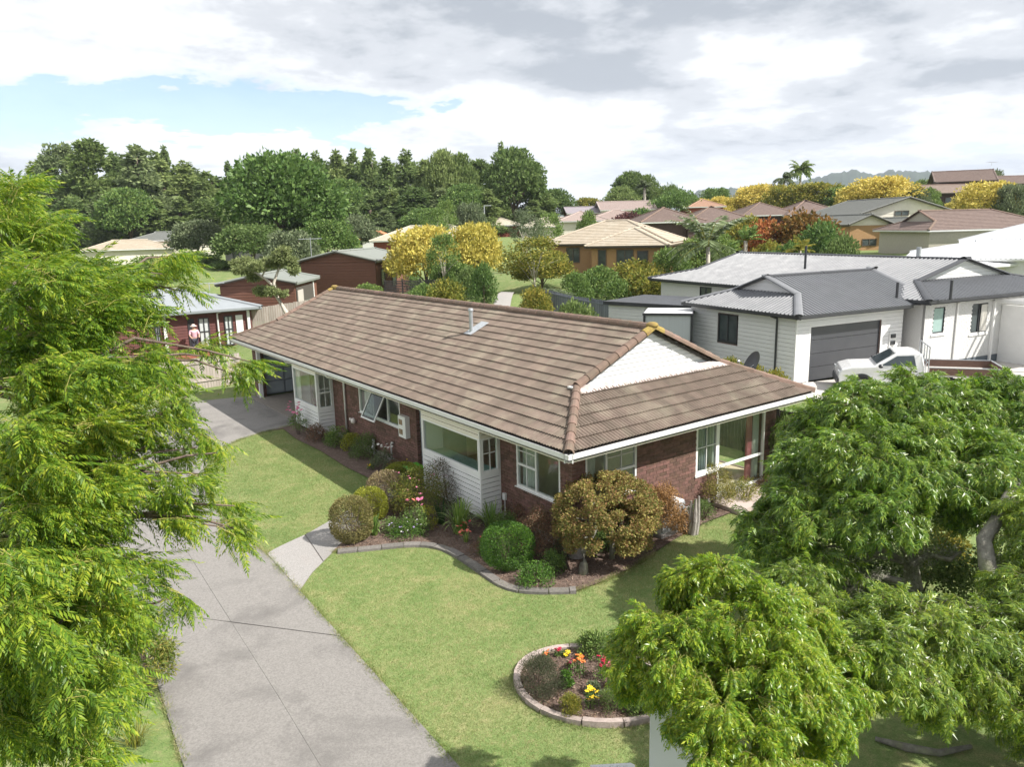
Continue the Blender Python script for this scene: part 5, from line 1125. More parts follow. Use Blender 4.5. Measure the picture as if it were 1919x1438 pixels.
# horizontal slat screen by the brown house
s0, s1 = at(722, 558, 52), at(822, 556, 52); T = thing('slat_screen', s0, 'dark horizontal slat screen beside the brown boarded house', 'screen'); e_ = unit((s1-s0)*V3(1, 1, 0)); l_ = np.linalg.norm((s1-s0)[:2]); n_ = np.cross(e_, Z); O_ = V3(s0[0], s0[1], s0[2]-.4)
for i in range(13): b = MB(); b.box(O_, e_, n_, Z, 0, l_, -.01, .01, .15+i*.11, .15+i*.11+.07); b.build('slat', DARKW, T)
for i in range(4): b = MB(); b.box(O_, e_, n_, Z, i*l_/3-.05, i*l_/3+.05, -.06, -.012, -.3, 1.65); b.build('post', DARKW, T)
# ============================================================ VEGETATION
def rot_frames(dirs, roll=None, rng=RNG):
    """(n,3) directions -> (n,3,3) rotation with columns (side, dir, up)"""
    d = dirs/np.linalg.norm(dirs, axis=1)[:, None]; n = len(d)
    ref = np.tile(Z, (n, 1)); ref[np.abs(d[:, 2]) > .95] = X
    s = np.cross(d, ref); s /= np.linalg.norm(s, axis=1)[:, None]; up = np.cross(s, d)
    if roll is not None:
        c, q = np.cos(roll)[:, None], np.sin(roll)[:, None]; s, up = s*c+up*q, up*c-s*q
    return np.stack([s, d, up], 2)
def scatter(PV, PF, R_, pos, sc_):
    """place the small mesh PV/PF at every frame"""
    V = np.einsum('nij,vj->nvi', R_, PV)*sc_[:, None, None]+pos[:, None, :]
    F = PF[None]+(np.arange(len(pos))*len(PV))[:, None, None]
    return V.reshape(-1, 3), F.reshape(-1, PF.shape[1])
def leaf_quads(pos, dirs, size, asp=.5, rng=RNG, fold=.15):
    """one leaf (4-corner blade) per point"""
    n = len(pos); R_ = rot_frames(dirs, rng.uniform(0, 6.28, n)); PV = np.array([(0, 0, 0), (asp*.5, .45, fold), (0, 1, 0), (-asp*.5, .45, fold)]); PF = np.array([(0, 1, 2, 3)])
    return scatter(PV, PF, R_, pos, size)
def rand_dirs(n, rng=RNG):
    d = rng.normal(size=(n, 3)); return d/np.linalg.norm(d, axis=1)[:, None]
def crown_points(clumps, n, rng=RNG, shell=.75, flat=.8):
    """points spread over many overlapping ellipsoid clumps; returns points and outward directions"""
    C = np.array([c[:3] for c in clumps]); r = np.array([c[3] for c in clumps]); w = r**2; w = w/w.sum()
    k = rng.choice(len(C), n, p=w); d = rand_dirs(n, rng); rad = r[k]*(shell+(1-shell)*rng.random(n))*np.where(rng.random(n) < .2, rng.random(n), 1)
    return C[k]+d*rad[:, None]*np.array([1, 1, flat]), d
def tree_clumps(h, w, kind, n, rng):
    cl = []
    for i in range(n):
        t = rng.random(); a = rng.uniform(0, 6.283)
        if kind == 'cone':  # tall conifer with ragged shoulders
            t = t**.85; R0 = w/2*(1-t)**.85*(.75+.25*math.sin(t*9+h)); z = h*(.10+.86*t); rr = R0*rng.uniform(.55, 1.0); s = w*.13*(1.25-t*.95)*rng.uniform(.7, 1.3)
        elif kind == 'col': R0 = w/2*min(1, (1-t)*1.9)**.8*(.85+.15*math.sin(t*14)); z = h*(.06+.90*t); rr = R0*rng.uniform(.45, .95); s = w*.19*rng.uniform(.7, 1.2)*(1.1-t*.4)
        elif kind == 'dome': 
            ph = math.acos(1-rng.random()*1.25); R0 = math.sin(ph); rr = w/2*R0*rng.uniform(.72, .92); z = h*(.52+.40*math.cos(ph)); s = w*.15*rng.uniform(.7, 1.25)
        elif kind == 'flat': rr = w/2*math.sqrt(rng.random())*.9; z = h*(.86-.30*(rr/(w/2))**2)*rng.uniform(.86, 1.0); s = w*.12*rng.uniform(.7, 1.2)
        else: # bush
            ph = math.acos(1-rng.random()*1.05); rr = w/2*math.sin(ph)*rng.uniform(.55, .85); z = h*(.18+.62*math.cos(ph)); s = w*.20*rng.uniform(.7, 1.2)
        cl.append((rr*math.cos(a), rr*math.sin(a), z, s))
    return cl
def make_tree(name, h, w, kind, mat, nleaf, leaf, ncl=60, seed=1, trunk=.02, tm=BARKM, cat='tree', asp=.6, shell=.6, bare=.0):
    rng = np.random.default_rng(seed); T = thing(name, (0, 0, 0), '-', cat)
    cl = tree_clumps(h, w, kind, ncl, rng); P, d = crown_points(cl, nleaf, rng, shell, .75)
    keep = P[:, 2] > h*.03; P, d = P[keep], d[keep]
    dirs = d+rand_dirs(len(P), rng)*.8+np.array([0, 0, .15]); V, F = leaf_quads(P, dirs, leaf*rng.uniform(.6, 1.35, len(P)), asp, rng)
    if kind in ('cone', 'col') : pass
    link('crown', np_mesh('crown', V, F, mat), T)
    b = MB(); lean = rng.uniform(-.02, .02, 2)*h; top = h*(.85 if kind in ('cone', 'col') else .6)
    pts = [V3(0, 0, -.6), V3(lean[0]*.3, lean[1]*.3, top*.35), V3(lean[0], lean[1], top)]; b.tube(pts, [h*trunk*1.3, h*trunk, h*trunk*.3], 7)
    for i in range(7 if kind not in ('cone', 'col') else 3):
        c = cl[(i*7) % len(cl)]; s = V3(0, 0, h*rng.uniform(.15, .4)); b.tube([s, (s+V3(*c[:3]))/2+Z*h*.03, V3(*c[:3])], [h*trunk*.6, h*trunk*.4, h*trunk*.12], 5)
    b.build('trunk', tm, T, smooth=True); return T
PROTOS = {}
def proto(key, *a, **k):
    if key not in PROTOS: PROTOS[key] = [make_tree(*a, **k), False, a[1], a[2]]
    return PROTOS[key]
def recolour(T, mat):
    for c in T.children:
        if c.name.startswith('crown') and c.data.materials[0] is not mat:
            c.data = c.data.copy(); c.data.materials[0] = mat
def plant(key, px, ptop, pbase, wpx, dep, label, mat=None, group=None, rz=None, z0=None, cat=None):
    """set a tree whose crown spans wpx pixels and whose top is at ptop, at depth dep; roots go to the ground"""
    pr = PROTOS[key]; top = at(px, ptop, dep); g = zt(top[0], top[1])[0]; zb = at(px, pbase, dep)[2] if pbase else g
    zb = min(zb, g) if pbase and abs(zb-g) > 6 else (zb if pbase else g); zb = g if z0 is None else z0
    hh = top[2]-zb; ww = wpx/FPX*dep; sc_ = (ww/pr[3], ww/pr[3], hh/pr[2])
    if not pr[1]:
        T = pr[0]; pr[1] = True; T.location = (top[0], top[1], zb); T.scale = sc_; T['label'] = label
        if group: T['group'] = group
    else: T = copy_thing(pr[0], (top[0], top[1], zb), 0, sc_, label, group)
    T.rotation_euler = (0, 0, random.uniform(0, 6.28) if rz is None else rz)
    if cat: T['category'] = cat
    if mat is not None:
        for c in T.children:
            if c.name.startswith('crown'): c.material_slots[0].link = 'OBJECT'; c.material_slots[0].material = mat
    return T
MEC = {}
F_CON = leafm('conifer_leaf', [(.085, .13, .045), (.17, .235, .08), (.25, .32, .115), (.33, .40, .16)], .42, .02)
F_CON2 = leafm('grey_conifer_leaf', [(.10, .14, .07), (.19, .245, .11), (.27, .33, .15), (.34, .40, .20)], .42, .02)
F_DARK = leafm('dark_leaf', [(.06, .10, .032), (.12, .185, .055), (.19, .26, .085), (.27, .34, .12)], .4, .03)
F_OAK = leafm('oak_leaf', [(.06, .115, .03), (.11, .19, .05), (.175, .27, .07), (.25, .345, .11)], .35, .05)
F_GREEN = leafm('green_leaf', [(.05, .10, .03), (.11, .19, .05), (.18, .27, .07), (.27, .34, .10)], .33, .05)
F_YEL = leafm('yellow_leaf', [(.14, .18, .05), (.50, .43, .09), (.68, .57, .14), (.78, .68, .24)], .35, .03)
F_YELG = leafm('yellow_green_leaf', [(.07, .10, .02), (.17, .20, .04), (.32, .30, .06), (.48, .38, .08)], .35, .03)
F_RUST = leafm('rust_leaf', [(.06, .07, .02), (.15, .10, .03), (.26, .14, .04), (.34, .20, .06)], .3, .03)
F_RED = leafm('orange_red_leaf', [(.20, .07, .03), (.38, .13, .05), (.50, .20, .07), (.55, .30, .12)], .3, .03)
F_PURP = leafm('purple_leaf', [(.05, .02, .025), (.10, .04, .045), (.16, .07, .06), (.20, .11, .08)], .25, .05)
F_GREYG = leafm('grey_green_leaf', [(.07, .10, .05), (.13, .17, .085), (.20, .24, .13), (.28, .31, .18)], .3, .04)
proto('cone1', 'conifer', 20, 9, 'cone', F_CON, 9000, .62, 90, 11); proto('cone2', 'conifer', 22, 10, 'cone', F_CON, 9000, .66, 75, 12)
proto('cone3', 'conifer', 18, 10, 'cone', F_CON2, 9000, .62, 100, 13); proto('col1', 'conifer', 20, 8, 'col', F_CON, 9000, .62, 80, 14); proto('col2', 'conifer', 19, 9, 'col', F_DARK, 9000, .62, 60, 15)
proto('dome1', 'broadleaf_tree', 12, 13, 'dome', F_OAK, 16000, .55, 110, 16); proto('dome2', 'broadleaf_tree', 10, 10, 'dome', F_DARK, 9000, .5, 70, 17); proto('dome3', 'broadleaf_tree', 8, 9, 'dome', F_GREEN, 9000, .40, 60, 18, shell=.4)
proto('flat1', 'spreading_tree', 7, 11, 'flat', F_GREEN, 8000, .4, 60, 19); proto('bush1', 'shrub', 3, 4, 'bush', F_GREEN, 5000, .20, 40, 20, cat='shrub'); proto('bush2', 'shrub', 3, 4, 'bush', F_YELG, 4500, .22, 34, 21, cat='shrub', shell=.4)
proto('open1', 'young_tree', 7, 5, 'dome', F_YELG, 3600, .22, 40, 22, shell=.3, tm=PALEB, trunk=.012)
GF_ = 'tall trees of the dark wood on the left skyline'
forest = [  # px, top, width, depth, proto, mat, look
 (62, 300, 60, 165, 'cone1', F_CON2, 'dark conifer at the far left end of the wood, just above the feathery tree'),
 (92, 268, 44, 160, 'col1', F_CON2, 'narrow grey green conifer, first of the pair at the left of the wood'),
 (118, 270, 40, 162, 'col2', F_CON2, 'narrow grey green conifer, second of the pair at the left of the wood'),
 (163, 262, 74, 150, 'col2', F_DARK, 'tall dark rounded evergreen, highest crown at the left of the wood'),
 (208, 278, 60, 158, 'cone2', F_CON, 'dark green conifer right of the tallest dark evergreen'),
 (252, 268, 92, 148, 'cone3', F_CON2, 'broad grey green conifer with layered boughs in the left of the wood'),
 (300, 296, 62, 160, 'cone1', F_CON, 'slender conifer behind the broad layered one'),
 (305, 266, 34, 168, 'cone2', F_CON, 'thin pointed conifer tip rising above its neighbours at left'),
 (345, 298, 70, 152, 'cone1', F_CON, 'mid green conifer above the grey roofed far house'),
 (385, 318, 66, 148, 'cone3', F_CON, 'lower conifer left of the big bright green tree'),
 (425, 296, 30, 175, 'cone2', F_DARK, 'small dark spire standing alone on the skyline gap'),
 (465, 286, 34, 172, 'cone1', F_DARK, 'dark ragged conifer peeping behind the bright green tree at left'),
 (555, 275, 44, 165, 'cone3', F_CON2, 'pale conifer tip just right of the bright green tree top'),
 (590, 280, 46, 160, 'cone1', F_CON, 'conifer between the bright green tree and the twin tips'),
 (628, 274, 50, 158, 'cone2', F_CON, 'pointed conifer, left of the twin tips at the centre of the wood'),
 (660, 276, 48, 160, 'cone1', F_CON, 'pointed conifer, left one of the twin tips of the wood'),
 (690, 274, 50, 156, 'cone3', F_CON, 'pointed conifer, right one of the twin tips of the wood'),
 (722, 288, 54, 150, 'cone2', F_CON, 'broad conifer right of the twin tips'),
 (760, 276, 56, 156, 'cone1', F_CON, 'high conifer left of the dark rounded crowns'),
 (795, 296, 56, 148, 'cone3', F_CON, 'olive conifer before the dark rounded crowns'),
 (828, 286, 60, 144, 'dome2', F_CON, 'rounded olive evergreen at the right of the wood'),
 (862, 292, 56, 146, 'dome2', F_DARK, 'dark rounded evergreen behind the street lamp'),
 (896, 300, 50, 150, 'col2', F_DARK, 'dark upright evergreen above the pale hip roof'),
 (962, 282, 96, 138, 'dome2', F_DARK, 'big dark evergreen closing the wood at its right end'),
 (938, 262, 30, 150, 'cone1', F_DARK, 'thin spindly spire above the big dark evergreen'),
 (1000, 330, 40, 142, 'col1', F_DARK, 'lower dark evergreen at the right foot of the wood'),
 (1040, 356, 60, 150, 'dome2', F_DARK, 'low dark tree right of the wood beside the pale sky gap')]
for px, tp, wp, dp, ky, mt, lb_ in forest: plant(ky if px > 780 or ky != 'dome2' else 'cone2', px, tp, None, wp*(2.05 if ky[:3] in ('con', 'col') else 1.2), dp, lb_, mt, GF_)
fill = [(75, 290, 70, 172), (140, 292, 70, 170), (225, 284, 80, 172), (280, 282, 80, 172), (330, 306, 80, 170), (365, 312, 70, 172), (405, 326, 90, 170), (445, 316, 70, 175), (500, 304, 60, 175), (540, 296, 60, 175), (610, 296, 70, 172), (645, 298, 70, 172), (675, 300, 70, 172), (705, 300, 70, 172), (740, 300, 70, 170), (778, 302, 70, 168), (812, 304, 70, 165), (848, 304, 70, 165), (880, 306, 70, 165), (920, 312, 70, 165)]
wh_ = 'first second third fourth fifth sixth seventh eighth ninth tenth eleventh twelfth thirteenth fourteenth fifteenth sixteenth seventeenth eighteenth nineteenth last'.split()
for i, (px, tp, wp, dp) in enumerate(fill): plant(['cone3', 'cone1', 'cone2', 'col1'][i % 4], px, tp, None, wp*1.5, dp, 'dark evergreen, %s from the left in the hindmost row of the wood' % wh_[i], [F_CON, F_DARK, F_CON2][i % 3], 'hindmost row of the dark wood')
# second storey of the wood: lower crowns in front that close it off
low = [(70, 350, 90, 150), (130, 372, 90, 142), (185, 362, 90, 140), (235, 356, 90, 138), (290, 372, 90, 140), (335, 365, 90, 142), (380, 372, 80, 144), (20, 360, 90, 155), (640, 340, 90, 148), (690, 362, 90, 140), (735, 352, 90, 140), (780, 350, 90, 138), (825, 350, 90, 135), (870, 348, 80, 132), (915, 352, 80, 130), (1000, 372, 70, 135), (650, 385, 80, 132), (720, 392, 80, 130), (800, 392, 80, 128), (560, 350, 90, 150), (420, 350, 90, 160)]
ordn = 'first second third fourth fifth sixth seventh eighth ninth tenth eleventh twelfth thirteenth fourteenth fifteenth sixteenth seventeenth eighteenth nineteenth twentieth last'.split()
names_ = ['olive', 'dark green', 'bottle green', 'grey green', 'deep green', 'mossy green', 'dull green']
for i, (px, tp, wp, dp) in enumerate(low):
    nb = ['the far left edge of the wood', 'the tallest dark evergreen', 'the broad layered conifer', 'the grey roofed far house', 'the bright green tree', 'the red brick house', 'the street lamp'][min(6, max(0, int((px-20)/150)))]
    plant(['cone2', 'col1', 'cone3', 'dome2', 'cone1'][i % 5], px, tp, None, wp*1.25, dp, '%s lower tree, %s from the left in the front of the wood' % (names_[i % 7], ordn[sorted((l[0], q) for q, l in enumerate(low)).index((px, i))]), [F_CON, F_DARK, F_CON2, F_GREEN, F_CON][i % 5], 'lower trees along the front of the dark wood')
plant('dome1', 522, 292, None, 212, 92, 'large bright green deciduous tree standing in front of the dark wood', F_OAK)
plant('dome3', 365, 412, None, 100, 96, 'soft grey green tree left of the pale block house', F_GREYG); plant('dome3', 470, 420, None, 130, 84, 'dull green tree right of the pale block house', F_DARK)
plant('dome3', 545, 432, None, 100, 74, 'grey green feathery tree behind the TV aerial', F_GREYG); plant('dome3', 610, 412, None, 110, 88, 'mixed dusty green tree behind the brown boarded house', F_GREEN)
plant('dome3', 575, 405, None, 90, 95, 'dark green tree behind the TV aerial', F_DARK); plant('dome3', 655, 402, None, 90, 104, 'dusty green tree left of the white gabled house', F_GREYG)
plant('bush1', 365, 470, None, 90, 86, 'dark rounded bush on the back lawn beside the pale block house', F_DARK); plant('bush1', 420, 488, None, 60, 84, 'low green bush before the pale block house', F_GREEN); plant('bush1', 500, 478, None, 80, 70, 'green bush between the pale block house and the brown house', F_GREYG)
plant('dome3', 880, 380, None, 60, 108, 'bare greyish tree beside the small hip roofed house', F_GREYG); plant('open1', 812, 386, None, 60, 90, 'slim green tree left of the bare greyish tree', F_GREEN); plant('open1', 835, 372, None, 45, 96, 'tall thin green sapling before the dark wood', F_GREEN)
# centre: yellow tree, hedge, shrubs round the footpath
plant('dome3', 795, 424, None, 150, 58, 'golden yellow autumn tree, left of the slender trunk at centre', F_YEL); plant('dome3', 885, 418, None, 108, 58, 'golden yellow autumn tree, right of the slender trunk at centre', F_YEL)
plant('open1', 830, 432, None, 70, 52, 'slender pale trunked tree with thin green leaves before the golden trees', F_GREEN)
plant('dome3', 850, 492, None, 90, 54, 'green leafy tree below the golden crowns', F_GREEN); plant('bush1', 905, 490, None, 52, 47, 'clipped bright green upright bush beside the footpath', F_OAK)
plant('bush1', 880, 500, None, 60, 50, 'dark shaded bush left of the clipped upright bush', F_DARK); plant('bush2', 835, 520, None, 90, 44, 'yellow and green shrub with orange leaves by the footpath', F_YELG); plant('bush1', 790, 530, None, 60, 50, 'small green shrub by the slat screen', F_GREEN)
plant('bush1', 690, 530, None, 60, 54, 'green leafy shrub at the corner of the brown boarded house', F_GREEN); plant('bush1', 700, 468, None, 70, 80, 'yellow green shrub in front of the red brick house', F_YELG); plant('bush1', 745, 500, None, 90, 66, 'green shrub behind the slat screen', F_GREEN)
plant('open1', 1000, 440, None, 130, 52, 'pale yellowing tree before the tan brick house', F_YELG); plant('dome3', 1015, 470, None, 110, 56, 'yellow green tree at the left end of the tan brick house', F_YELG); plant('open1', 985, 388, None, 70, 70, 'slender grey branched tree at centre', F_GREYG); plant('open1', 1028, 395, None, 60, 80, 'upright leafy green tree beside the centre roofs', F_GREEN)
plant('bush1', 1030, 540, None, 90, 49, 'grey green rosemary-like bush behind the grey fence', F_GREYG); plant('bush2', 1003, 534, None, 70, 46, 'rusty green shrub beside the footpath', F_YELG); plant('bush1', 1120, 497, None, 90, 54, 'round green shrub with yellow edges below the tan brick wall', F_GREEN); plant('bush1', 1080, 508, None, 60, 52, 'bright green spiky bush left of the round green shrub', F_OAK)
plant('bush2', 1190, 485, None, 110, 56, 'yellowing shrub left of the feather palm', F_YELG); plant('bush2', 1215, 500, None, 110, 50, 'large yellow green shrub behind the white house at left', F_YELG); plant('bush1', 1255, 462, None, 80, 58, 'bright green shrub at the corner of the tan brick house', F_GREEN); plant('bush1', 1160, 520, None, 70, 50, 'green shrub in front of the grey fence', F_GREEN)
plant('bush1', 1080, 560, None, 96, 40, 'round dark green bush in front of the grey fence', F_DARK); plant('bush1', 1010, 580, None, 60, 40, 'small green bush by the short dark fence', F_GREEN)
# right: skyline and slope
plant('dome2', 1182, 324, None, 70, 160, 'tall dark tree clump left of the cabbage palm', F_DARK); plant('dome2', 1212, 330, None, 50, 158, 'dark tree behind the cabbage palm on the skyline', F_DARK); plant('flat1', 1255, 343, None, 60, 160, 'dark flat topped tree right of the cabbage palm', F_DARK)
plant('dome2', 1165, 352, None, 70, 150, 'low dark tree at the left foot of the skyline clump', F_CON); plant('flat1', 1268, 352, None, 96, 140, 'broad spreading green tree above the brown double-peaked roof', F_OAK); plant('dome3', 1340, 352, None, 60, 150, 'green tree in front of the blue hills', F_GREEN)
plant('dome3', 1104, 370, None, 60, 165, 'small yellowish tree beyond the mauve roof', F_YELG); plant('dome3', 1355, 368, None, 60, 140, 'yellow tree behind the orange brown roof', F_YEL); plant('dome3', 1312, 372, None, 70, 142, 'yellow tree right of the spreading green tree', F_YEL); plant('dome3', 1422, 345, None, 100, 140, 'yellow tree left of the two tall palms', F_YEL)
plant('dome3', 1480, 345, None, 90, 132, 'green and yellow tree below the two tall palms', F_YELG); plant('dome3', 1535, 342, None, 110, 130, 'green yellow tree right of the two tall palms', F_YELG); plant('dome3', 1590, 350, None, 100, 126, 'darker green tree left of the big yellow tree', F_GREEN)
plant('dome3', 1652, 331, None, 130, 118, 'big golden yellow tree on the slope, left of the hilltop house', F_YEL); plant('dome3', 1610, 345, None, 80, 120, 'golden yellow tree at the left side of the big yellow one', F_YEL)
plant('dome3', 1715, 355, None, 60, 116, 'grey green tree between the big yellow tree and the lower hill house', F_GREYG); plant('dome3', 1850, 340, None, 110, 104, 'golden tree below the far right house', F_YEL); plant('dome3', 1905, 345, None, 70, 100, 'dull green tree at the right edge', F_GREYG); plant('dome3', 1800, 378, None, 60, 108, 'yellow tree below the lower hill house', F_YEL); plant('dome3', 1735, 336, None, 60, 150, 'dark green tree just left of the hilltop house', F_DARK); plant('dome3', 1865, 318, None, 40, 160, 'thin grey tree behind the hilltop house', F_GREYG)
plant('bush2', 1510, 392, None, 150, 72, 'large rounded rusty brown autumn tree behind the white house', F_RUST); plant('bush2', 1440, 408, None, 100, 74, 'orange red shrub left of the rusty autumn tree', F_RED); plant('bush1', 1400, 402, None, 90, 76, 'yellow green shrub behind the feather palm', F_YELG); plant('bush1', 1398, 420, None, 50, 80, 'purple leaved shrub by the palm', F_PURP)
plant('bush1', 1540, 412, None, 110, 64, 'dense glossy dark green tree behind the white house roof', F_GREEN); plant('bush1', 1580, 438, None, 80, 60, 'dark green bush at the right side of the glossy tree', F_DARK); plant('bush1', 1480, 452, None, 90, 58, 'bright green palm-like bush behind the roof ridge', F_OAK); plant('bush1', 1440, 450, None, 80, 60, 'pale green bush behind the roof ridge', F_YELG)
plant('bush1', 1695, 433, None, 50, 78, 'rounded green shrub in front of the tan brick split level house', F_GREEN); plant('bush1', 1200, 388, None, 70, 115, 'green tree behind the purple shrub', F_GREEN); plant('bush1', 1175, 396, None, 90, 110, 'dark purple leaved tree left of the brown double-peaked roof', F_PURP); plant('bush1', 1102, 392, None, 44, 105, 'green shrub before the verandah house', F_GREEN); plant('bush1', 1745, 350, None, 40, 122, 'small bush under the lower hill house', F_GREEN)
plant('bush1', 1370, 420, None, 60, 80, 'leafy green shrub at the foot of the brown double-peaked roof', F_GREEN)
for i, (px, tp, wp, dp) in enumerate([(1330, 432, 120, 66), (1620, 405, 60, 96), (1560, 398, 60, 100), (1440, 470, 80, 52), (40, 470, 160, 70), (160, 480, 150, 68), (280, 478, 110, 72), (220, 500, 160, 58), (90, 520, 200, 52)]):
    plant('bush1', px, tp, None, wp, dp, ['dull green shrub below the tan roof house', 'low green shrub left of the attic gable', 'low shrub right of the brown hip roof', 'low green shrub just over the long grey roof', 'garden shrub at the far left behind the feathery tree', 'garden shrub left of the grey roofed far house', 'garden shrub right of the grey roofed far house', 'garden shrub in front of the grey roofed far house', 'garden shrub lowest at far left behind the leaves'][i], [F_GREEN, F_GREYG, F_DARK][i % 3])
# shrubs beyond the house on the right side yard and along the white house
for i, (px, py, wp, d, mt, lb_) in enumerate([(1372, 668, 60, 26.5, F_YELG, 'yellow green shrub in front of the white weatherboard wall, left of the dish'), (1452, 690, 60, 26, F_YELG, 'yellow green shrub in front of the white weatherboard wall, right of the dish'), (1410, 676, 60, 26.3, F_YELG, 'yellow green shrub behind the satellite dish')]):
    plant('bush2', px, py, None, wp, d, lb_, mt, z0=at(px, py, d)[2]-(1.1 if i < 3 else .8))
plant('bush1', 1475, 770, None, 60, 21, 'dark leafy shrub in the shaded side yard', F_DARK)
# palms
def palm(px, ptop, dep, label, nf, fl, th, mat, droop=1.0, thin=.18, seed=3, tr=.16):
    rng = np.random.default_rng(seed); top = at(px, ptop, dep); g = zt(top[0], top[1])[0]; T = thing('palm_tree', (top[0], top[1], g), label, 'palm')
    C = V3(top[0], top[1], top[2]-th); Vs, Fs, off = [], [], 0; b = MB()
    for i in range(nf):
        a = rng.uniform(0, 6.28); el = rng.uniform(.1, 1.35); d = V3(math.cos(a)*math.cos(el), math.sin(a)*math.cos(el), math.sin(el)); P = [C.copy()]; l = fl*rng.uniform(.8, 1.15); v = d.copy()
        for k in range(9): P.append(P[-1]+v*l/9); v = unit(v-Z*.16*droop)
        P = np.array(P); b.tube(P[::2], [.04*fl/3, .03*fl/3, .02*fl/3, .012, .008], 4, cap=False)
        t = np.linspace(.12, .99, 22); idx = t*9; pos = np.stack([np.interp(idx, range(10), P[:, j]) for j in range(3)], 1); tan = np.gradient(pos, axis=0); tan /= np.linalg.norm(tan, axis=1)[:, None]
        s = np.cross(tan, Z); s /= np.linalg.norm(s, axis=1)[:, None]+1e-6
        for sg in (-1, 1):
            dr = s*sg+tan*.55-Z*.45*droop+rng.normal(size=s.shape)*.08; q, f_ = leaf_quads(pos, dr, fl*.24*np.sin(t*2.6+.35)+.06, thin, rng, .02); Vs.append(q); Fs.append(f_+off); off += len(q)
    link('fronds', np_mesh('fronds', np.vstack(Vs), np.vstack(Fs), mat, T), T); b.build('frond_stems', F_YELG, T)
    b = MB(); b.tube([V3(top[0], top[1], g-.3), (V3(top[0], top[1], g)+C)/2+X*.1, C], [tr*1.4, tr, tr*.9], 8); b.build('trunk', PALEB, T, smooth=True); return T
F_PALM = leafm('palm_leaf', [(.10, .14, .06), (.15, .20, .08), (.26, .32, .15), (.42, .46, .28)], .3, .12)
palm(1328, 412, 54, 'large feather palm with arching pale fronds behind the white house', 17, 3.6, 1.9, F_PALM, 1.05, seed=5)
palm(1502, 296, 140, 'taller of the two palms on the right skyline', 26, 3.2, 2.4, F_DARK, 1.5, .3, 6, .2); palm(1471, 316, 138, 'shorter of the two palms on the right skyline', 22, 2.6, 2.0, F_GREYG, 1.5, .3, 7, .25); palm(1208, 330, 150, 'cabbage palm in front of the dark skyline clump', 30, 2.2, 2.2, F_GREYG, .9, .3, 8, .3)
palm(1398, 432, 60, 'small fan palm right of the feather palm', 14, 1.6, .8, F_OAK, .7, .3, 9, .15); palm(1500, 452, 56, 'bright yellow green small palm behind the ridge of the grey roof', 14, 1.3, .7, F_YELG, .7, .3, 10, .12)
# bare limbed tree behind the far end of the house
T = thing('gnarled_tree', at(545, 612, 40), 'sparse grey green tree with bare pale limbs beyond the far end of the brick house', 'tree'); b = MB()
A = [at(x, y, 40) for x, y in ((552, 606), (536, 585), (517, 553), (513, 530), (522, 505), (530, 480))]; b.tube(A, [.13, .12, .10, .08, .06, .03], 6)
A2 = [at(x, y, 40) for x, y in ((514, 538), (500, 525), (480, 512), (462, 505), (440, 500))]; b.tube(A2, [.08, .07, .05, .04, .02], 5); A3 = [at(x, y, 40) for x, y in ((490, 520), (500, 500), (510, 490))]; b.tube(A3, [.05, .04, .02], 5)
b.tube([at(552, 606, 40), at(560, 604, 40), at(575, 598, 39.5)], [.12, .10, .08], 6); b.tube([at(552, 606, 40), at(552, 640, 40)], [.14, .2], 6); b.build('trunk', PALEB, T, smooth=True)
cl = [(*at(x, y, 40+random.uniform(-.6, .6)), r_) for x, y, r_ in ((460, 490, .45), (480, 498, .45), (450, 505, .4), (475, 520, .35), (500, 492, .4), (525, 480, .5), (545, 490, .4), (550, 508, .3), (490, 545, .45), (510, 545, .35), (530, 550, .25), (532, 470, .4), (520, 495, .3), (470, 508, .4), (440, 492, .25))]
P, d = crown_points(cl, 7000, RNG, .3, .6); q, f_ = leaf_quads(P, d*.5+rand_dirs(len(P))*.6-Z*.1, RNG.uniform(.12, .24, len(P)), .35); link('crown', np_mesh('crown', q, f_, leafm('pale_feathery', [(.14, .18, .07), (.24, .29, .12), (.34, .38, .18)], .45, .02), T), T)
# far hills
def hills(name, d, x0, x1, prof, mat, thick=700):
    xs = np.linspace(x0, x1, 160); fwd = unit(_f*V3(1, 1, 0)); V = []; nr = 9
    hts = np.interp(xs, [p[0] for p in prof], [p[1] for p in prof])
    for i, x in enumerate(xs):
        hh = hts[i]+RNG.normal()*d*.0006
        for k in range(nr):
            t = k/(nr-1); dd = d+thick*(t-.5); base = CAM+ray(x, 719)*dd; z = -20+(hh+20)*math.sin(t*math.pi)**.8+RNG.normal()*d*.0007
            V.append((base[0], base[1], z))
    n = len(xs); F = [(i*nr+k, (i+1)*nr+k, (i+1)*nr+k+1, i*nr+k+1) for i in range(n-1) for k in range(nr-1)]
    link(name, mesh_of(name, V, F, mat, None, True), kind='structure')
HM = pm('far_forest', (.035, .055, .035), (.02, .035, .022), .02, .95)
zp = lambda px, py, d: at(px, py, d)[2]
D_ = 2400
hills('hills', D_, 1270, 1960, [(x, zp(x, y, D_)) for x, y in ((1270, 385), (1300, 359), (1380, 354), (1430, 352), (1500, 340), (1540, 329), (1575, 325), (1610, 332), (1640, 324), (1680, 326), (1710, 328), (1760, 336), (1850, 350), (1960, 360))], HM)
hills('hills', 3600, 0, 1300, [(0, zp(0, 420, 3600)), (600, zp(600, 410, 3600)), (1050, zp(1050, 392, 3600)), (1300, zp(1300, 372, 3600))], HM)
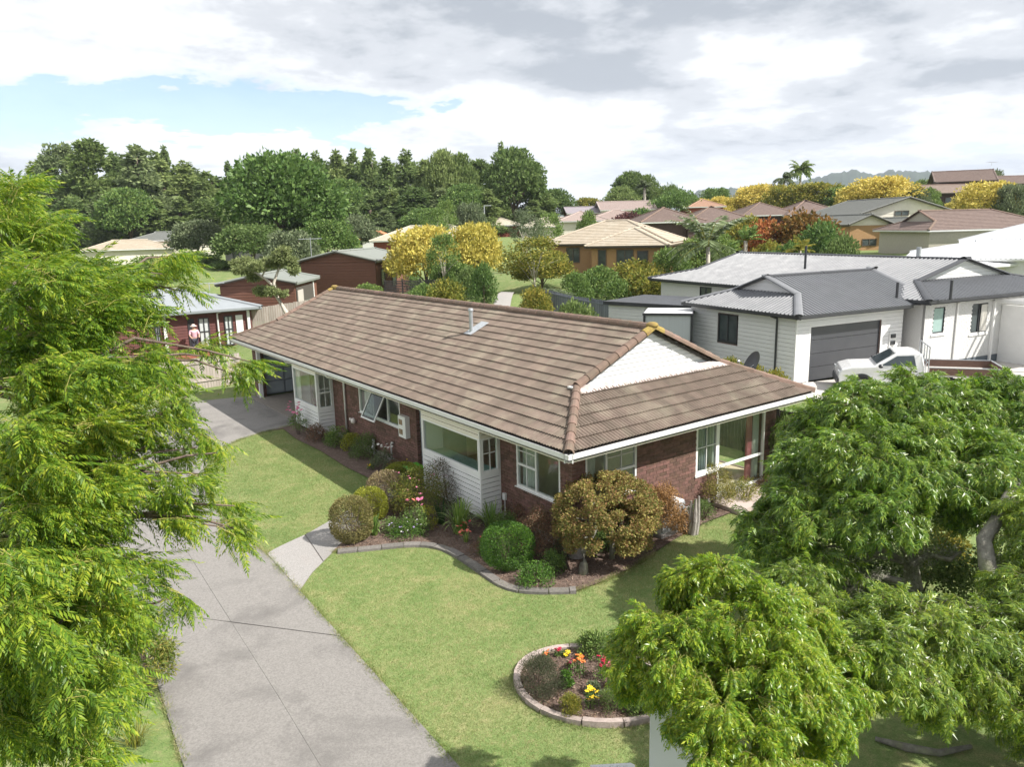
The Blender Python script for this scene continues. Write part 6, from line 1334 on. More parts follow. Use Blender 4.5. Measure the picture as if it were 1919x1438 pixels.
# ============================================================ GARDEN PLANTS
def shrub(label, px, py, wpx, hpx, mat, n=4500, leaf=.035, kind='bush', name='shrub', cat='shrub', asp=.55, shell=.6, box=False, up=.15, dz=0, stem=True, ncl=36, spread=.8):
    """garden shrub whose foot is seen at (px,py); wpx,hpx its size in photo pixels"""
    g = gnd(px, py, 0); d = depth_of(g); w_, h = wpx/FPX*d, hpx/FPX*d/ .97; rng = np.random.default_rng(int(px*7+py)); g = g+unit(_f*V3(1, 1, 0))*w_*.38
    T = thing(name, (g[0], g[1], .02), label, cat)
    if box: # clipped: leaves packed on a smooth rounded surface
        n = int(n*1.5); leaf = leaf*1.25; dd = rand_dirs(n, rng); e = np.abs(dd)**.75*np.sign(dd); e /= (np.abs(e)**2.4).sum(1)[:, None]**(1/2.4); r_ = .62+.38*rng.random(n)**.35
        P = e*r_[:, None]*np.array([w_/2, w_/2, h*.50])*(1+.03*np.sin(e[:, :1]*7+e[:, 1:2]*5))+np.array([0, 0, h*.48]); P[:, 2] = np.maximum(P[:, 2], .02); dirs = dd+rand_dirs(n, rng)*.8+np.array([0, 0, .2])
    else:
        cl = tree_clumps(h, w_, kind, ncl, rng); P, dd = crown_points(cl, n, rng, shell, .85); k = P[:, 2] > .01; P, dd = P[k], dd[k]; dirs = dd+rand_dirs(len(P), rng)*spread+np.array([0, 0, up])
    V, F = leaf_quads(P+np.array([g[0], g[1], .02]), dirs, leaf*rng.uniform(.6, 1.4, len(P)), asp, rng)
    link('foliage', np_mesh('foliage', V, F, mat, T), T)
    if stem:
        b = MB()
        for i in range(7): a = rng.uniform(0, 6.28); r_ = w_*.3*rng.uniform(.3, 1); b.tube([(g[0]+.04*math.cos(a), g[1]+.04*math.sin(a), 0), (g[0]+r_*.5*math.cos(a), g[1]+r_*.5*math.sin(a), h*.35), (g[0]+r_*math.cos(a), g[1]+r_*math.sin(a), h*.75)], [.014, .011, .006], 4)
        b.build('stems', BARKM, T)
    T['_r'] = 0; del T['_r']; return T, g, w_, h, d
def blooms(T, g, w_, h, mat, n, r=.03, lo=.5, hi=1.05, seed=0, spread=.45, name='flower', stalk=False):
    rng = np.random.default_rng(seed+n); me = None
    for i in range(n):
        a, q = rng.uniform(0, 6.28), math.sqrt(rng.random())*w_*spread; c = V3(g[0]+q*math.cos(a), g[1]+q*math.sin(a), h*rng.uniform(lo, hi))
        if me is None:
            b = MB()
            for k in range(6): t = k*math.pi/3; b.add([(0, 0, 0), (math.cos(t-.42)*.8, math.sin(t-.42)*.8, .30), (math.cos(t)*1.1, math.sin(t)*1.1, .18), (math.cos(t+.42)*.8, math.sin(t+.42)*.8, .30)], [(0, 1, 2, 3)])
            b.ball((0, 0, .16), .34, 6, 4); me = mesh_of(name, b.v, b.f, mat, None, fixn=False)
        o = link(name, me, T); o.location = c-worig(T); o.scale = (r*rng.uniform(.8, 1.25),)*3; o.rotation_euler = (rng.uniform(-.6, .6), rng.uniform(-.6, .6), a)
        if stalk: b = MB(); b.tube([(c[0], c[1], .02), c], .006, 4); b.build('stalk', F_GREEN, T)
def straps(label, px, py, wpx, hpx, mat, n=90, wid=.035, name='strap_leaf_plant', up=1.0, seed=1, cat='plant'):
    g = gnd(px, py, 0); d = depth_of(g); R_ = wpx/FPX*d/2; h = hpx/FPX*d; rng = np.random.default_rng(seed+int(px)); g = g+unit(_f*V3(1, 1, 0))*R_*.5
    T = thing(name, (g[0], g[1], .02), label, cat); vs, fs = [], []
    for i in range(n):
        a = rng.uniform(0, 6.28); l = rng.uniform(.6, 1.1); r0 = rng.uniform(0, R_*.25); side = V3(-math.sin(a), math.cos(a), 0)*wid*rng.uniform(.7, 1.2); e = rng.uniform(.15, 1); o = len(vs)
        for k in range(6):
            t = k/5; r_ = r0+R_*l*e*t**1.1; z = h*(l*(1.15-e*.35))*(t*1.75-t*t*(.75+.55*e)); c = V3(g[0]+r_*math.cos(a), g[1]+r_*math.sin(a), .02+max(z, .0)); wq = (1-t)**.6*.9+.1 if t < 1 else .05
            vs += [c-side*wq/2, c+side*wq/2]
        for k in range(5): fs.append((o+2*k, o+2*k+1, o+2*k+3, o+2*k+2))
    me = mesh_of('leaves', vs, fs, mat, T, fixn=False); link('leaves', me, T); return T, g, R_*2, h, d
GB = leafm('hedge_leaf', [(.10, .11, .04), (.20, .19, .07), (.30, .25, .10), (.34, .26, .15)], .25, .03); GY = leafm('bright_hedge_leaf', [(.14, .17, .02), (.30, .32, .04), (.42, .42, .07)], .35, .05)
GBR = leafm('brown_hedge_leaf', [(.13, .11, .06), (.24, .19, .11), (.30, .23, .15), (.36, .32, .10)], .2, .03)
AZ_ = leafm('azalea_leaf', [(.05, .09, .02), (.13, .18, .03), (.26, .25, .05), (.34, .22, .09)], .3, .05); DKS = leafm('dark_shrub_leaf', [(.05, .05, .03), (.09, .09, .05), (.14, .11, .07), (.20, .14, .09)], .25, .05)
BOXL = leafm('box_leaf', [(.03, .08, .012), (.06, .15, .02), (.11, .24, .03), (.22, .36, .05)], .3, .10); STR = leafm('strap_leaf', [(.08, .16, .03), (.15, .27, .05), (.25, .36, .07), (.38, .44, .14)], .4, .2)
MAP = leafm('maple_leaf', [(.09, .15, .035), (.20, .22, .06), (.33, .19, .09), (.33, .30, .09), (.54, .49, .15)], .35, .04); MAPB = leafm('maple_brown_leaf', [(.12, .09, .03), (.26, .16, .06), (.36, .22, .09), (.45, .30, .10)], .3, .04)
REDSH = leafm('red_green_leaf', [(.08, .09, .04), (.16, .12, .07), (.26, .13, .09), (.20, .20, .09)], .25, .05); LAV = leafm('lavender_leaf', [(.045, .06, .03), (.09, .11, .055), (.14, .14, .09), (.16, .12, .11)], .25, .03)
fl = lambda n, c: pm(n, c, tuple(x*.8 for x in c), 40, .6)
PINKF, REDF, YELF, ORF, WHF, CORF = fl('pink_petal', (.75, .22, .38)), fl('crimson_petal', (.50, .02, .06)), fl('yellow_petal', (.85, .62, .03)), fl('orange_petal', (.75, .22, .05)), fl('white_petal', (.78, .76, .72)), fl('coral_petal', (.80, .22, .16))
# clipped hedge along the path
shrub('rounded clipped brown green hedge ball at the corner of path and front bed', 655, 1026, 78, 86, GB, 9000, .028, box=True, name='hedge')
shrub('bright yellow green clipped hedge behind the brown hedge ball', 690, 985, 66, 62, GY, 6500, .028, box=True, name='hedge')
shrub('brownish clipped hedge along the path, between two yellow green ones', 722, 962, 74, 70, GBR, 7000, .028, box=True, name='hedge')
shrub('yellow green clipped hedge farthest along the path', 752, 925, 70, 48, GY, 5000, .03, box=True, name='hedge')
r_ = shrub('large azalea with yellow green and reddish leaves before the white bay', 788, 985, 118, 104, AZ_, 9000, .035); blooms(r_[0], r_[1], r_[2], r_[3], PINKF, 14, .028, .6, .95, 3)
shrub('dark brown green shrub against the white bay boards', 838, 968, 112, 108, DKS, 9000, .032)
r_ = shrub('small rose bush with pale green leaves and a pink bloom in the bed', 775, 1012, 60, 66, F_GREEN, 1500, .04, shell=.3); blooms(r_[0], r_[1], r_[2], r_[3], PINKF, 5, .05, .9, 1.15, 4, .3); blooms(r_[0], r_[1], r_[2], r_[3], CORF, 3, .04, .9, 1.1, 9, .4)
shrub('low light green rose foliage right of the pink rose', 800, 1000, 44, 52, GY, 900, .04, shell=.3)
straps('broad leaved green clump beside the brown hedge ball', 700, 1010, 52, 44, STR, 60, .06)
r_ = shrub('low white and purple flowering plants at the front of the bed', 758, 1020, 74, 30, BOXL, 2200, .035, shell=.3); blooms(r_[0], r_[1], r_[2], r_[3], fl('lilac_petal', (.45, .35, .6)), 14, .022, .8, 1.1, 5); blooms(r_[0], r_[1], r_[2], r_[3], WHF, 8, .02, .8, 1.1, 15)
straps('large bright green strap leaved clump in front of the white bay', 860, 1010, 104, 76, STR, 150, .035, seed=2); straps('second strap leaved clump at the corner of the white bay', 922, 1005, 96, 62, STR, 110, .032, seed=3); straps('dark strap leaved clump between azalea and bay', 825, 990, 70, 60, leafm('dk', [(.03, .07, .02), (.07, .13, .04)], .3, .08), 70, .03, seed=4)
r_ = straps('crimson and coral flowering clump before the strap leaved plants', 873, 1022, 34, 30, STR, 30, .02); blooms(r_[0], r_[1], r_[2], r_[3], CORF, 9, .035, .7, 1.3, 6); blooms(r_[0], r_[1], r_[2], r_[3], REDF, 5, .03, .9, 1.5, 7)
r_ = straps('small coral flowered clump beside the round box bush', 902, 1026, 26, 24, STR, 22, .02); blooms(r_[0], r_[1], r_[2], r_[3], CORF, 6, .035, .7, 1.2, 8)
shrub('dome shaped clipped bright green box bush in the front bed', 952, 1078, 98, 84, BOXL, 14000, .024, box=True, name='hedge')
shrub('tangled red and green azalea behind the green box bush', 1008, 1062, 100, 104, REDSH, 6500, .04, shell=.4); shrub('reddish shrub under the near window', 975, 1002, 70, 56, REDSH, 3000, .04, shell=.4)
shrub('small bright green bush at the tip of the front bed', 1006, 1108, 72, 44, BOXL, 3200, .035)
shrub('grey green leafy plants beside the maple trunk', 1060, 1052, 50, 56, F_GREYG, 2200, .04, shell=.4)
# the maple, clipped to a rounded mushroom
g = gnd(1092, 1078, 0); d = depth_of(g); s_ = d/FPX; T = thing('maple_tree', g, 'broad clipped maple with rusty yellow leaves and gnarled trunk before the front corner', 'tree')
C = at(1136, 966, d+.5); rng = np.random.default_rng(4)
cl = []
for i in range(230):
    a = rng.uniform(0, 6.28); ph = math.acos(1-rng.random()*1.6); k = .86*(rng.random()**.12)
    cl.append((C[0]+124*s_*k*math.sin(ph)*math.cos(a), C[1]+108*s_*k*math.sin(ph)*math.sin(a), C[2]+98*s_*k*math.cos(ph)-.02, rng.uniform(.10, .20)))
P, dd = crown_points(cl, 46000, rng, .4, .75); V, F = leaf_quads(P, dd+rand_dirs(len(P), rng)*.8+np.array([0, 0, -.1]), .048*rng.uniform(.6, 1.4, len(P)), .7, rng); link('crown', np_mesh('crown', V, F, MAP, T), T)
b = MB()
b.tube([g-Z*.1, g+Z*.25+X*.03, g+Z*.5+X*.10+Y*.05, g+Z*.75+X*.25+Y*.2], [.13, .09, .085, .06], 8)
for q in ((.9, .5, .95), (.2, .9, 1.0), (.7, .2, 1.0), (1.3, .9, 1.0)): b.tube([g+Z*.5+X*.1, g+V3(q[0]*.5, q[1]*.5, .75), g+V3(*q), C+V3(q[0]-.3, q[1]-.4, -.35)*.6], [.07, .055, .04, .015], 6)
g2 = gnd(1147, 1050, 0); b.tube([g2-Z*.1, g2+Z*.5, g2+Z*1.0-X*.05], [.07, .06, .04], 6)
b.build('trunk', MOSSB, T, smooth=True)
shrub('brown orange drooping shrub between the maple and the white unit', 1245, 1022, 104, 120, MAPB, 11000, .042, shell=.5, up=-.2); shrub('dark green undergrowth beneath the maple', 1180, 1040, 110, 50, F_DARK, 3000, .04, shell=.4, stem=False)
b = MB(); b.tube([gnd(1080, 1045, 0), gnd(1080, 1045, 0)+Z*.42], [.19, .17], 14); props(b.build('log_stump', pm('stump', (.36, .33, .31), (.26, .24, .23), 14, .9, .5)), 'pale round stump behind the gnarled maple trunk', 'stump')
shrub('yellow green shrub before the tall front window', 1345, 962, 86, 92, leafm('ygs', [(.12, .14, .03), (.26, .25, .06), (.38, .32, .10), (.42, .27, .12)], .3, .04), 6500, .035, shell=.4); shrub('low yellow shrub at the right end of the front bed', 1405, 948, 66, 44, F_YELG, 2600, .035); shrub('dark low green plants right of the driftwood stump', 1322, 985, 60, 40, F_DARK, 1800, .04)
shrub('small reddish shrub beside the pink step', 1436, 925, 46, 26, REDSH, 1200, .035)
for lb_, px, py, wp, hp, mt, n_, lf in (('loose green filler plant between the hedge ball and the rose', 735, 1008, 50, 30, F_GREEN, 1200, .04), ('dark leafy plant behind the strap leaved clumps', 880, 972, 70, 50, F_DARK, 2200, .04), ('mixed green plant right of the second strap clump', 950, 1012, 60, 44, F_GREEN, 2000, .04), ('low reddish ground cover before the box bush', 905, 1045, 60, 20, REDSH, 1200, .035), ('green filler shrub behind the small bright bush', 1035, 1085, 60, 44, F_GREEN, 2000, .04), ('leafy dark shrub left of the round box bush', 915, 1050, 40, 34, F_DARK, 1200, .035), ('green shrub under the maple at the corner', 1120, 1045, 80, 60, F_GREEN, 2200, .045)): shrub(lb_, px, py, wp, hp, mt, n_, lf, shell=.3)
# bed along the long wall
def wshrub(*a, **k): return shrub(*a, **k)
r_ = wshrub('tall pink flowering rose at the garage corner of the long bed', 556, 820, 40, 54, F_GREEN, 900, .05, shell=.3); blooms(r_[0], r_[1]+X*-.1, r_[2], r_[3], PINKF, 16, .07, .8, 1.15, 11, .4)
wshrub('green shrub with reddish stems below the far white bay', 590, 832, 44, 34, REDSH, 1500, .05); wshrub('leafy light green shrub below the near corner of the far bay', 630, 842, 50, 40, F_GREEN, 2600, .05); wshrub('yellow green bushy plant right of the far bay', 655, 850, 44, 34, GY, 1800, .05, shell=.4)
wshrub('dark green spreading bush below the bathroom window', 680, 866, 66, 46, F_DARK, 3600, .045); r_ = wshrub('grey leaved rose bush with white blooms near the waste pipe', 716, 888, 48, 46, F_GREYG, 1800, .045, shell=.3); blooms(r_[0], r_[1], r_[2], r_[3], WHF, 9, .045, .8, 1.1, 12)
r_ = wshrub('low brown green plants in the bed before the green lidded bin', 742, 893, 46, 24, REDSH, 1200, .045); blooms(r_[0], r_[1], r_[2], r_[3], YELF, 5, .035, .6, 1.1, 13); r_ = wshrub('small yellow flowering plant at the lawn edge', 694, 884, 14, 12, F_GREEN, 160, .04); blooms(r_[0], r_[1], r_[2], r_[3], YELF, 4, .04, .8, 1.3, 14)
wshrub('dark hedge behind the clipped hedges beside the bin', 768, 912, 70, 28, F_DARK, 2600, .04)
# round bed
RB = [('dark purplish lavender bush filling the left of the round bed', 1012, 1322, 92, 80, LAV, 12000, .03, .22), ('small yellow green grassy bush at the front of the round bed', 1070, 1352, 44, 40, F_YELG, 3000, .035, .25), ('dark grassy tuft at the front right of the round bed', 1150, 1346, 52, 46, F_DARK, 2600, .04, .2), ('olive bronze bush in the middle of the round bed', 1158, 1306, 42, 38, F_RUST, 3000, .03, .25), ('fresh green fern-like plant beside the lavender', 1062, 1298, 24, 40, BOXL, 1200, .04, .4), ('leafy green plants at the back of the round bed', 1118, 1240, 70, 40, F_GREEN, 2600, .045, .5), ('pale green plant above the yellow flowers', 1112, 1310, 28, 22, F_GREYG, 700, .05, .5), ('low green plants at the right rim of the round bed', 1200, 1350, 54, 30, F_GREEN, 1800, .04, .5)]
for lb_, px, py, wp, hp, mt, n_, lf, asp in RB: shrub(lb_, px, py, wp, hp, mt, n_, lf, asp=asp, up=.9 if asp < .3 else .2, spread=.5)
for lb_, px, py, wp, hp, mt, n_, sd_ in (('crimson dahlia at the back left of the round bed', 1046, 1236, 12, 16, REDF, 3, 1), ('orange dahlia above the lavender bush', 1022, 1240, 14, 14, ORF, 4, 2), ('dark red flower left of the orange plants', 1068, 1258, 12, 16, fl('maroon_petal', (.22, .01, .05)), 3, 3), ('orange flowering plant at the centre of the round bed', 1086, 1276, 26, 34, ORF, 8, 4), ('deep red flowering plant right of the orange one', 1126, 1280, 26, 40, REDF, 9, 5), ('cluster of bright yellow flowers at the front of the round bed', 1108, 1334, 26, 30, YELF, 10, 6), ('coral flowers below the drooping tree at the round bed', 1186, 1308, 14, 22, CORF, 5, 7), ('small yellow flower at the back of the round bed', 1086, 1240, 10, 10, YELF, 2, 8), ('pinkish red flowers in the centre right of the round bed', 1140, 1262, 16, 16, fl('rose_petal', (.7, .12, .22)), 5, 9), ('pale yellow flowers at the back left of the round bed', 1060, 1236, 18, 10, YELF, 4, 10), ('second crimson flower at the right of the round bed', 1170, 1276, 12, 18, REDF, 4, 11)):
    r_ = shrub(lb_, px, py, wp, hp, F_GREEN, 160, .035, name='flowering_plant', cat='flowers', stem=False, shell=.3); blooms(r_[0], r_[1], r_[2], r_[3], mt, n_, .042, .7, 1.15, sd_, .5, stalk=True)

# ============================================================ THE TWO NEAR TREES
def twig_leaf(n_pair, ln, lw, rl, droop, end=True, rng=RNG, flat=.0, tri=False):
    """compound leaf: rachis along +y with leaflets in pairs; returns V,F (quads, or triangles for the farther trees)"""
    V, F = [], []
    def blade(c, d, w_, q):
        o = len(V)
        if tri: V.extend([c-w_*.9, c+w_*.9+d*q*.18, c+d*q-Z*q*.12]); F.append((o, o+1, o+2))
        else: V.extend([c, c+d*q*.45+w_-Z*q*.03, c+d*q-Z*q*.16, c+d*q*.45-w_-Z*q*.03]); F.append((o, o+1, o+2, o+3))
    for i in range(n_pair):
        t = (i+.8)/(n_pair+.3); y = rl*t; z = -droop*rl*t*t; q = ln*math.sin(.45+2.3*t)*rng.uniform(.85, 1.1)
        for s in (-1, 1):
            a = math.radians(62-18*t); d = unit(V3(s*math.sin(a), math.cos(a), -.28-flat)+rng.normal(size=3)*.13); w_ = V3(-s*math.cos(a), math.sin(a), rng.uniform(-.8, .8))*lw*.5; blade(V3(0, y, z), d, w_, q)
    if end: blade(V3(0, rl, -droop*rl), unit(V3(0, 1, -.4)), V3(lw*.5, 0, 0), ln*.9)
    o = len(V); h_ = V3(.0022, 0, 0); e_ = V3(0, rl, -droop*rl)
    if tri: V += [-h_, h_, e_]; F.append((o, o+1, o+2))
    else: V += [-h_, h_, e_+h_, e_-h_]; F.append((o, o+1, o+2, o+3))
    return np.array(V), np.array(F)
def shoot(leafVF, nl, length, arch, rng, spread=1.0, hang=.5, start=.15):
    """a drooping shoot along +y carrying compound leaves; separate stem geometry"""
    V, F, off = [], [], 0; S = MB(); P = [V3(0, 0, 0)]; v = V3(0, 1, .15)
    for i in range(8): P.append(P[-1]+unit(v)*length/8); v = unit(v)-Z*arch/8
    P = np.array(P); S.tube(P[[0, 4, 8]], [.0045, .0035, .0015], 3, cap=False)
    for i in range(nl):
        t = start+(1-start)*(i+.5)/nl; k = t*8; p = np.array([np.interp(k, range(9), P[:, j]) for j in range(3)]); a = i*2.4+rng.uniform(-.3, .3)
        d = V3(math.cos(a)*spread, .55+.5*t, .35*math.sin(a)-hang*rng.uniform(.4, 1.2)); lv, lf = leafVF[rng.integers(len(leafVF))]
        R_ = rot_frames(d[None], np.array([rng.uniform(-.4, .4)]))[0]; V.append(lv@R_.T*rng.uniform(.8, 1.15)+p); F.append(lf+off); off += len(lv)
    return np.vstack(V), np.vstack(F), np.array(S.v), np.array([f for f in S.f if len(f) == 4])
def grow(T, pts, dirs, shoots, mat, stemmat, rng, smin=.8, smax=1.2):
    k = rng.integers(len(shoots), size=len(pts)); allV, allF, sV, sF, o1, o2 = [], [], [], [], 0, 0
    for j, (V, F, SV, SF) in enumerate(shoots):
        m_ = k == j
        if not m_.any(): continue
        R_ = rot_frames(dirs[m_], rng.uniform(-.35, .35, m_.sum())); sc_ = rng.uniform(smin, smax, m_.sum())
        a, b_ = scatter(V, F, R_, pts[m_], sc_); allV.append(a); allF.append(b_+o1); o1 += len(a); a, b_ = scatter(SV, SF, R_, pts[m_], sc_); sV.append(a); sF.append(b_+o2); o2 += len(a)
    link('foliage', np_mesh('foliage', np.vstack(allV), np.vstack(allF), mat, T), T); link('shoots', np_mesh('shoots', np.vstack(sV), np.vstack(sF), stemmat, T), T)
def limbs(T, base, nodes, ends, r0, mat, name='trunk', seg=8, wig=.12, rng=RNG):
    """trunk from base through nodes, then a limb to every end from the nearest node"""
    b = MB(); ch = [np.asarray(base)]+[np.asarray(n) for n in nodes]; b.tube([ch[0]]+[q for c0, c1 in zip(ch[:-1], ch[1:]) for q in (c0+(c1-c0)*.5+rng.normal(size=3)*.06, c1)], [r0*(1-.4*i/(2*len(ch)-2))*rng.uniform(.85, 1.15) for i in range(2*len(ch)-1)], seg)
    for e in ends:
        e = np.asarray(e); c = min(ch, key=lambda q: np.linalg.norm(q-e)+max(0, q[2]-e[2])); L_ = np.linalg.norm(e-c); P = [c]
        for t in (.3, .6, .85, 1): P.append(c+(e-c)*t+rng.normal(size=3)*wig*L_*.25*(1-t)+Z*L_*.08*math.sin(t*3.1))
        r_ = min(r0*.32, .012+L_*.009); b.tube(P, [r_, r_*.8, r_*.6, r_*.4, r_*.2], 6)
    return b.build(name, mat, T, smooth=True)
rng = np.random.default_rng(21)
# -- right: glossy drooping trees. mounds (px, py, depth, radius m)
F_GL = leafm('glossy_leaf', [(.06, .13, .016), (.12, .225, .022), (.23, .335, .03), (.37, .43, .05)],   .45, .14, rough=.35, objvar=.02); F_GL2 = leafm('young_glossy_leaf', [(.06, .15, .015), (.15, .30, .02), (.31, .43, .03), (.50, .53, .05)], .5, .12, rough=.35, objvar=.02)
STEMY = pm('yellow_twig', (.36, .34, .08), (.24, .22, .07), 20, .7); STEMB = pm('green_brown_twig', (.20, .20, .08), (.14, .12, .07), 20, .8)
lv = [twig_leaf(4, .085, .024, .12, .45, rng=rng, tri=True), twig_leaf(5, .080, .022, .14, .7, rng=rng, tri=True), twig_leaf(4, .095, .026, .11, .3, rng=rng, tri=True)]
sh_far = [shoot(lv, 6, .26, 1.7, rng, .9, 1.2) for _ in range(6)]
lv = [twig_leaf(5, .085, .021, .13, .45, rng=rng), twig_leaf(4, .090, .022, .12, .8, rng=rng), twig_leaf(5, .075, .020, .14, .3, rng=rng)]
sh_near = [shoot(lv, 6, .26, 1.8, rng, .9, 1.3) for _ in range(6)]
def mounds(T, M_, per, mat, stem, smin, smax, rng, hangk=.55, shoots=None):
    """leafy boughs: every mound carries a dozen tufts, shoots crowd on the tufts and hang from them"""
    P, D = [], []
    for m_ in M_:
        c = at(m_[0], m_[1], m_[2]); R_ = m_[3]; nt_ = max(6, int(18*R_**1.2+5)); n = int(per*R_*R_/nt_)+3
        for q in range(nt_):
            a = rng.uniform(0, 6.283); cz = 1-rng.random()*1.3; s = math.sqrt(max(0, 1-cz*cz)); d0 = V3(s*math.cos(a), s*math.sin(a), cz); cc = c+d0*R_*rng.uniform(.62, 1.0)*V3(1, 1, .74); r2 = R_*rng.uniform(.22, .40)
            dd = rand_dirs(n, rng); dd[:, 2] = np.abs(dd[:, 2])*.9-.25; p = cc+dd*r2*np.sqrt(rng.random(n))[:, None]*V3(1.15, 1.15, .8); P.append(p)
            o = dd*.7+d0*V3(1, 1, .3)*.7; o[:, 2] += .15-hangk*(1-max(cz, 0)); D.append(o+rng.normal(size=o.shape)*.3)
    P, D = np.vstack(P), np.vstack(D); grow(T, P, D, shoots, mat, stem, rng, smin, smax); return P
base = gnd(1700, 1235, 0); TA = thing('drooping_tree', base, 'broad dark green drooping tree with mossy grey limbs filling the right side', 'tree')
MA = [(1660, 800, 14.2, 1.0), (1750, 805, 14.6, 1.0), (1590, 815, 14.6, .78), (1545, 860, 14.2, .66), (1620, 870, 13.2, .85), (1850, 800, 14.6, 1.0), (1930, 830, 14.2, 1.0), (1720, 880, 13.0, .8), (1830, 890, 13.2, .9), (1500, 950, 13.4, .62), (1570, 960, 12.8, .72), (1462, 1035, 13.0, .42), (1520, 1060, 12.6, .5), (1640, 970, 12.4, .55), (1930, 930, 13.4, .7), (1760, 950, 13.2, .45), (1530, 800, 15.2, .42), (1700, 765, 15.0, .7), (1790, 775, 15.2, .6), (1610, 770, 15.3, .5), (1440, 985, 13.6, .36), (1430, 1010, 13.2, .3), (1500, 890, 13.8, .45), (1690, 742, 15.2, .55), (1610, 748, 15.4, .42), (1780, 748, 15.2, .5), (1880, 752, 15.0, .6), (1560, 785, 15.3, .36)]
mounds(TA, MA, 620, F_GL, STEMB, .85, 1.3, rng, shoots=sh_far)
nodes = [at(1700, 1160, 13.0), at(1708, 1060, 13.2), at(1700, 960, 13.6)]
limbs(TA, base-Z*.2, nodes, [at(m_[0], m_[1], m_[2]) for m_ in MA], .17, MOSSB, rng=rng)
b = MB()
for pl_ in (((1690, 1090), (1640, 1080), (1600, 1100), (1560, 1130), (1530, 1140)), ((1700, 1010), (1680, 1000), (1640, 1040), (1600, 1040)), ((1708, 1060), (1740, 1040), (1780, 1050), (1800, 1035)), ((1640, 1080), (1650, 1125), (1665, 1140)), ((1620, 1090), (1600, 1060), (1560, 1050)), ((1700, 1130), (1750, 1120), (1790, 1135))):
    b.tube([at(x, y, 12.7+random.uniform(-.3, .3)) for x, y in pl_], [.06, .05, .04, .028, .015][:len(pl_)], 6)
b.build('mossy_limbs', MOSSB, TA, smooth=True)
LICH = leafm('grey_lichen', [(.16, .17, .11), (.26, .27, .19), (.36, .37, .28)], .15, .0)
def lichen(T, pts, n, spread):
    pts = np.array(pts); k = RNG.integers(len(pts)-1, size=n); t = RNG.random(n)[:, None]; p = pts[k]*(1-t)+pts[k+1]*t+RNG.normal(size=(n, 3))*spread; V, F = leaf_quads(p, rand_dirs(n), RNG.uniform(.02, .06, n), .5); link('lichen', np_mesh('lichen', V, F, LICH, T), T, kind='stuff')
for q in (((1690, 1090), (1640, 1080), (1600, 1100), (1530, 1140)), ((1700, 1010), (1680, 1000), (1640, 1040), (1600, 1040)), ((1712, 960), (1708, 1060), (1700, 1160)), ((1708, 1060), (1740, 1040), (1800, 1035)), ((1850, 980), (1860, 1040), (1885, 1100)), ((1640, 1080), (1665, 1140))): lichen(TA, [at(x, y, 12.7) for x, y in q], 900, .07)
# its neighbour at the right edge
base = gnd(1885, 1290, 0); TC = thing('drooping_tree', base, 'second drooping tree with a thick leaning mossy trunk at the right edge', 'tree')
MC = [(1960, 1000, 11.5, .7), (1720, 1190, 9.6, .62), (1640, 1240, 9.0, .55), (1790, 1230, 9.6, .60), (1860, 1200, 10.0, .6), (1930, 1230, 9.6, .62), (1690, 1290, 8.8, .45), (1900, 1320, 9.0, .35), (1760, 1300, 9.2, .38), (1960, 1120, 10.5, .6), (1560, 1175, 10.0, .5), (1600, 1250, 9.4, .45), (1500, 1110, 11.0, .42), (2080, 1230, 10.5, 1.1), (2080, 1400, 9.6, 1.0), (1930, 1330, 9.0, .3), (2120, 1050, 11.5, 1.0)]  # mounds past the right edge are out of view, added to shade the lawn
mounds(TC, MC, 850, F_GL, STEMB, .65, 1.0, rng, shoots=sh_far)
limbs(TC, base-Z*.2, [at(1875, 1160, 11.2), at(1850, 1060, 11.4), at(1865, 980, 11.8), at(1905, 900, 12.2)], [at(m_[0], m_[1], m_[2]) for m_ in MC[:4]], .14, MOSSB, rng=rng)
# front one, brighter
base = gnd(1560, 1500, 0); TB = thing('drooping_tree', base, 'bright yellow green drooping tree nearest the camera, hanging over the white board', 'tree')
MB_ = [(1330, 1125, 8.6, .52), (1260, 1190, 8.5, .48), (1400, 1170, 8.4, .50), (1200, 1230, 8.7, .34), (1320, 1230, 8.1, .46), (1440, 1260, 8.0, .50), (1270, 1290, 8.2, .34), (1360, 1320, 7.7, .44), (1480, 1320, 7.9, .48), (1420, 1400, 7.5, .42), (1330, 1400, 7.5, .26), (1520, 1410, 7.9, .40), (1480, 1170, 8.8, .40), (1530, 1230, 8.6, .40), (1200, 1290, 8.7, .22), (1550, 1300, 8.3, .34), (1290, 1350, 7.9, .16), (1440, 1460, 7.5, .4)]
mounds(TB, MB_, 1750, F_GL2, STEMY, .5, .78, rng, .75, shoots=sh_near)
limbs(TB, base-Z*.2, [at(1520, 1470, 8.6), at(1480, 1380, 8.4), at(1430, 1290, 8.3), at(1380, 1220, 8.4)], [at(m_[0], m_[1], m_[2]) for m_ in MB_], .09, MOSSB, rng=rng)
for lb_, px, py, wp, hp, mt in (('dark leafy undergrowth behind the mossy limbs, left part', 1610, 1150, 170, 120, F_DARK), ('dark leafy undergrowth behind the mossy limbs, middle part', 1760, 1150, 180, 150, F_DARK), ('yellow green sapling behind the mossy limbs', 1790, 1090, 110, 100, F_YELG), ('dark leafy undergrowth at the right edge below the drooping trees', 1890, 1190, 160, 150, F_DARK), ('low dark shrub at the foot of the drooping trees', 1700, 1240, 150, 80, F_DARK)):
    shrub(lb_, px, py, wp, hp, mt, 3800, .07, shell=.4)
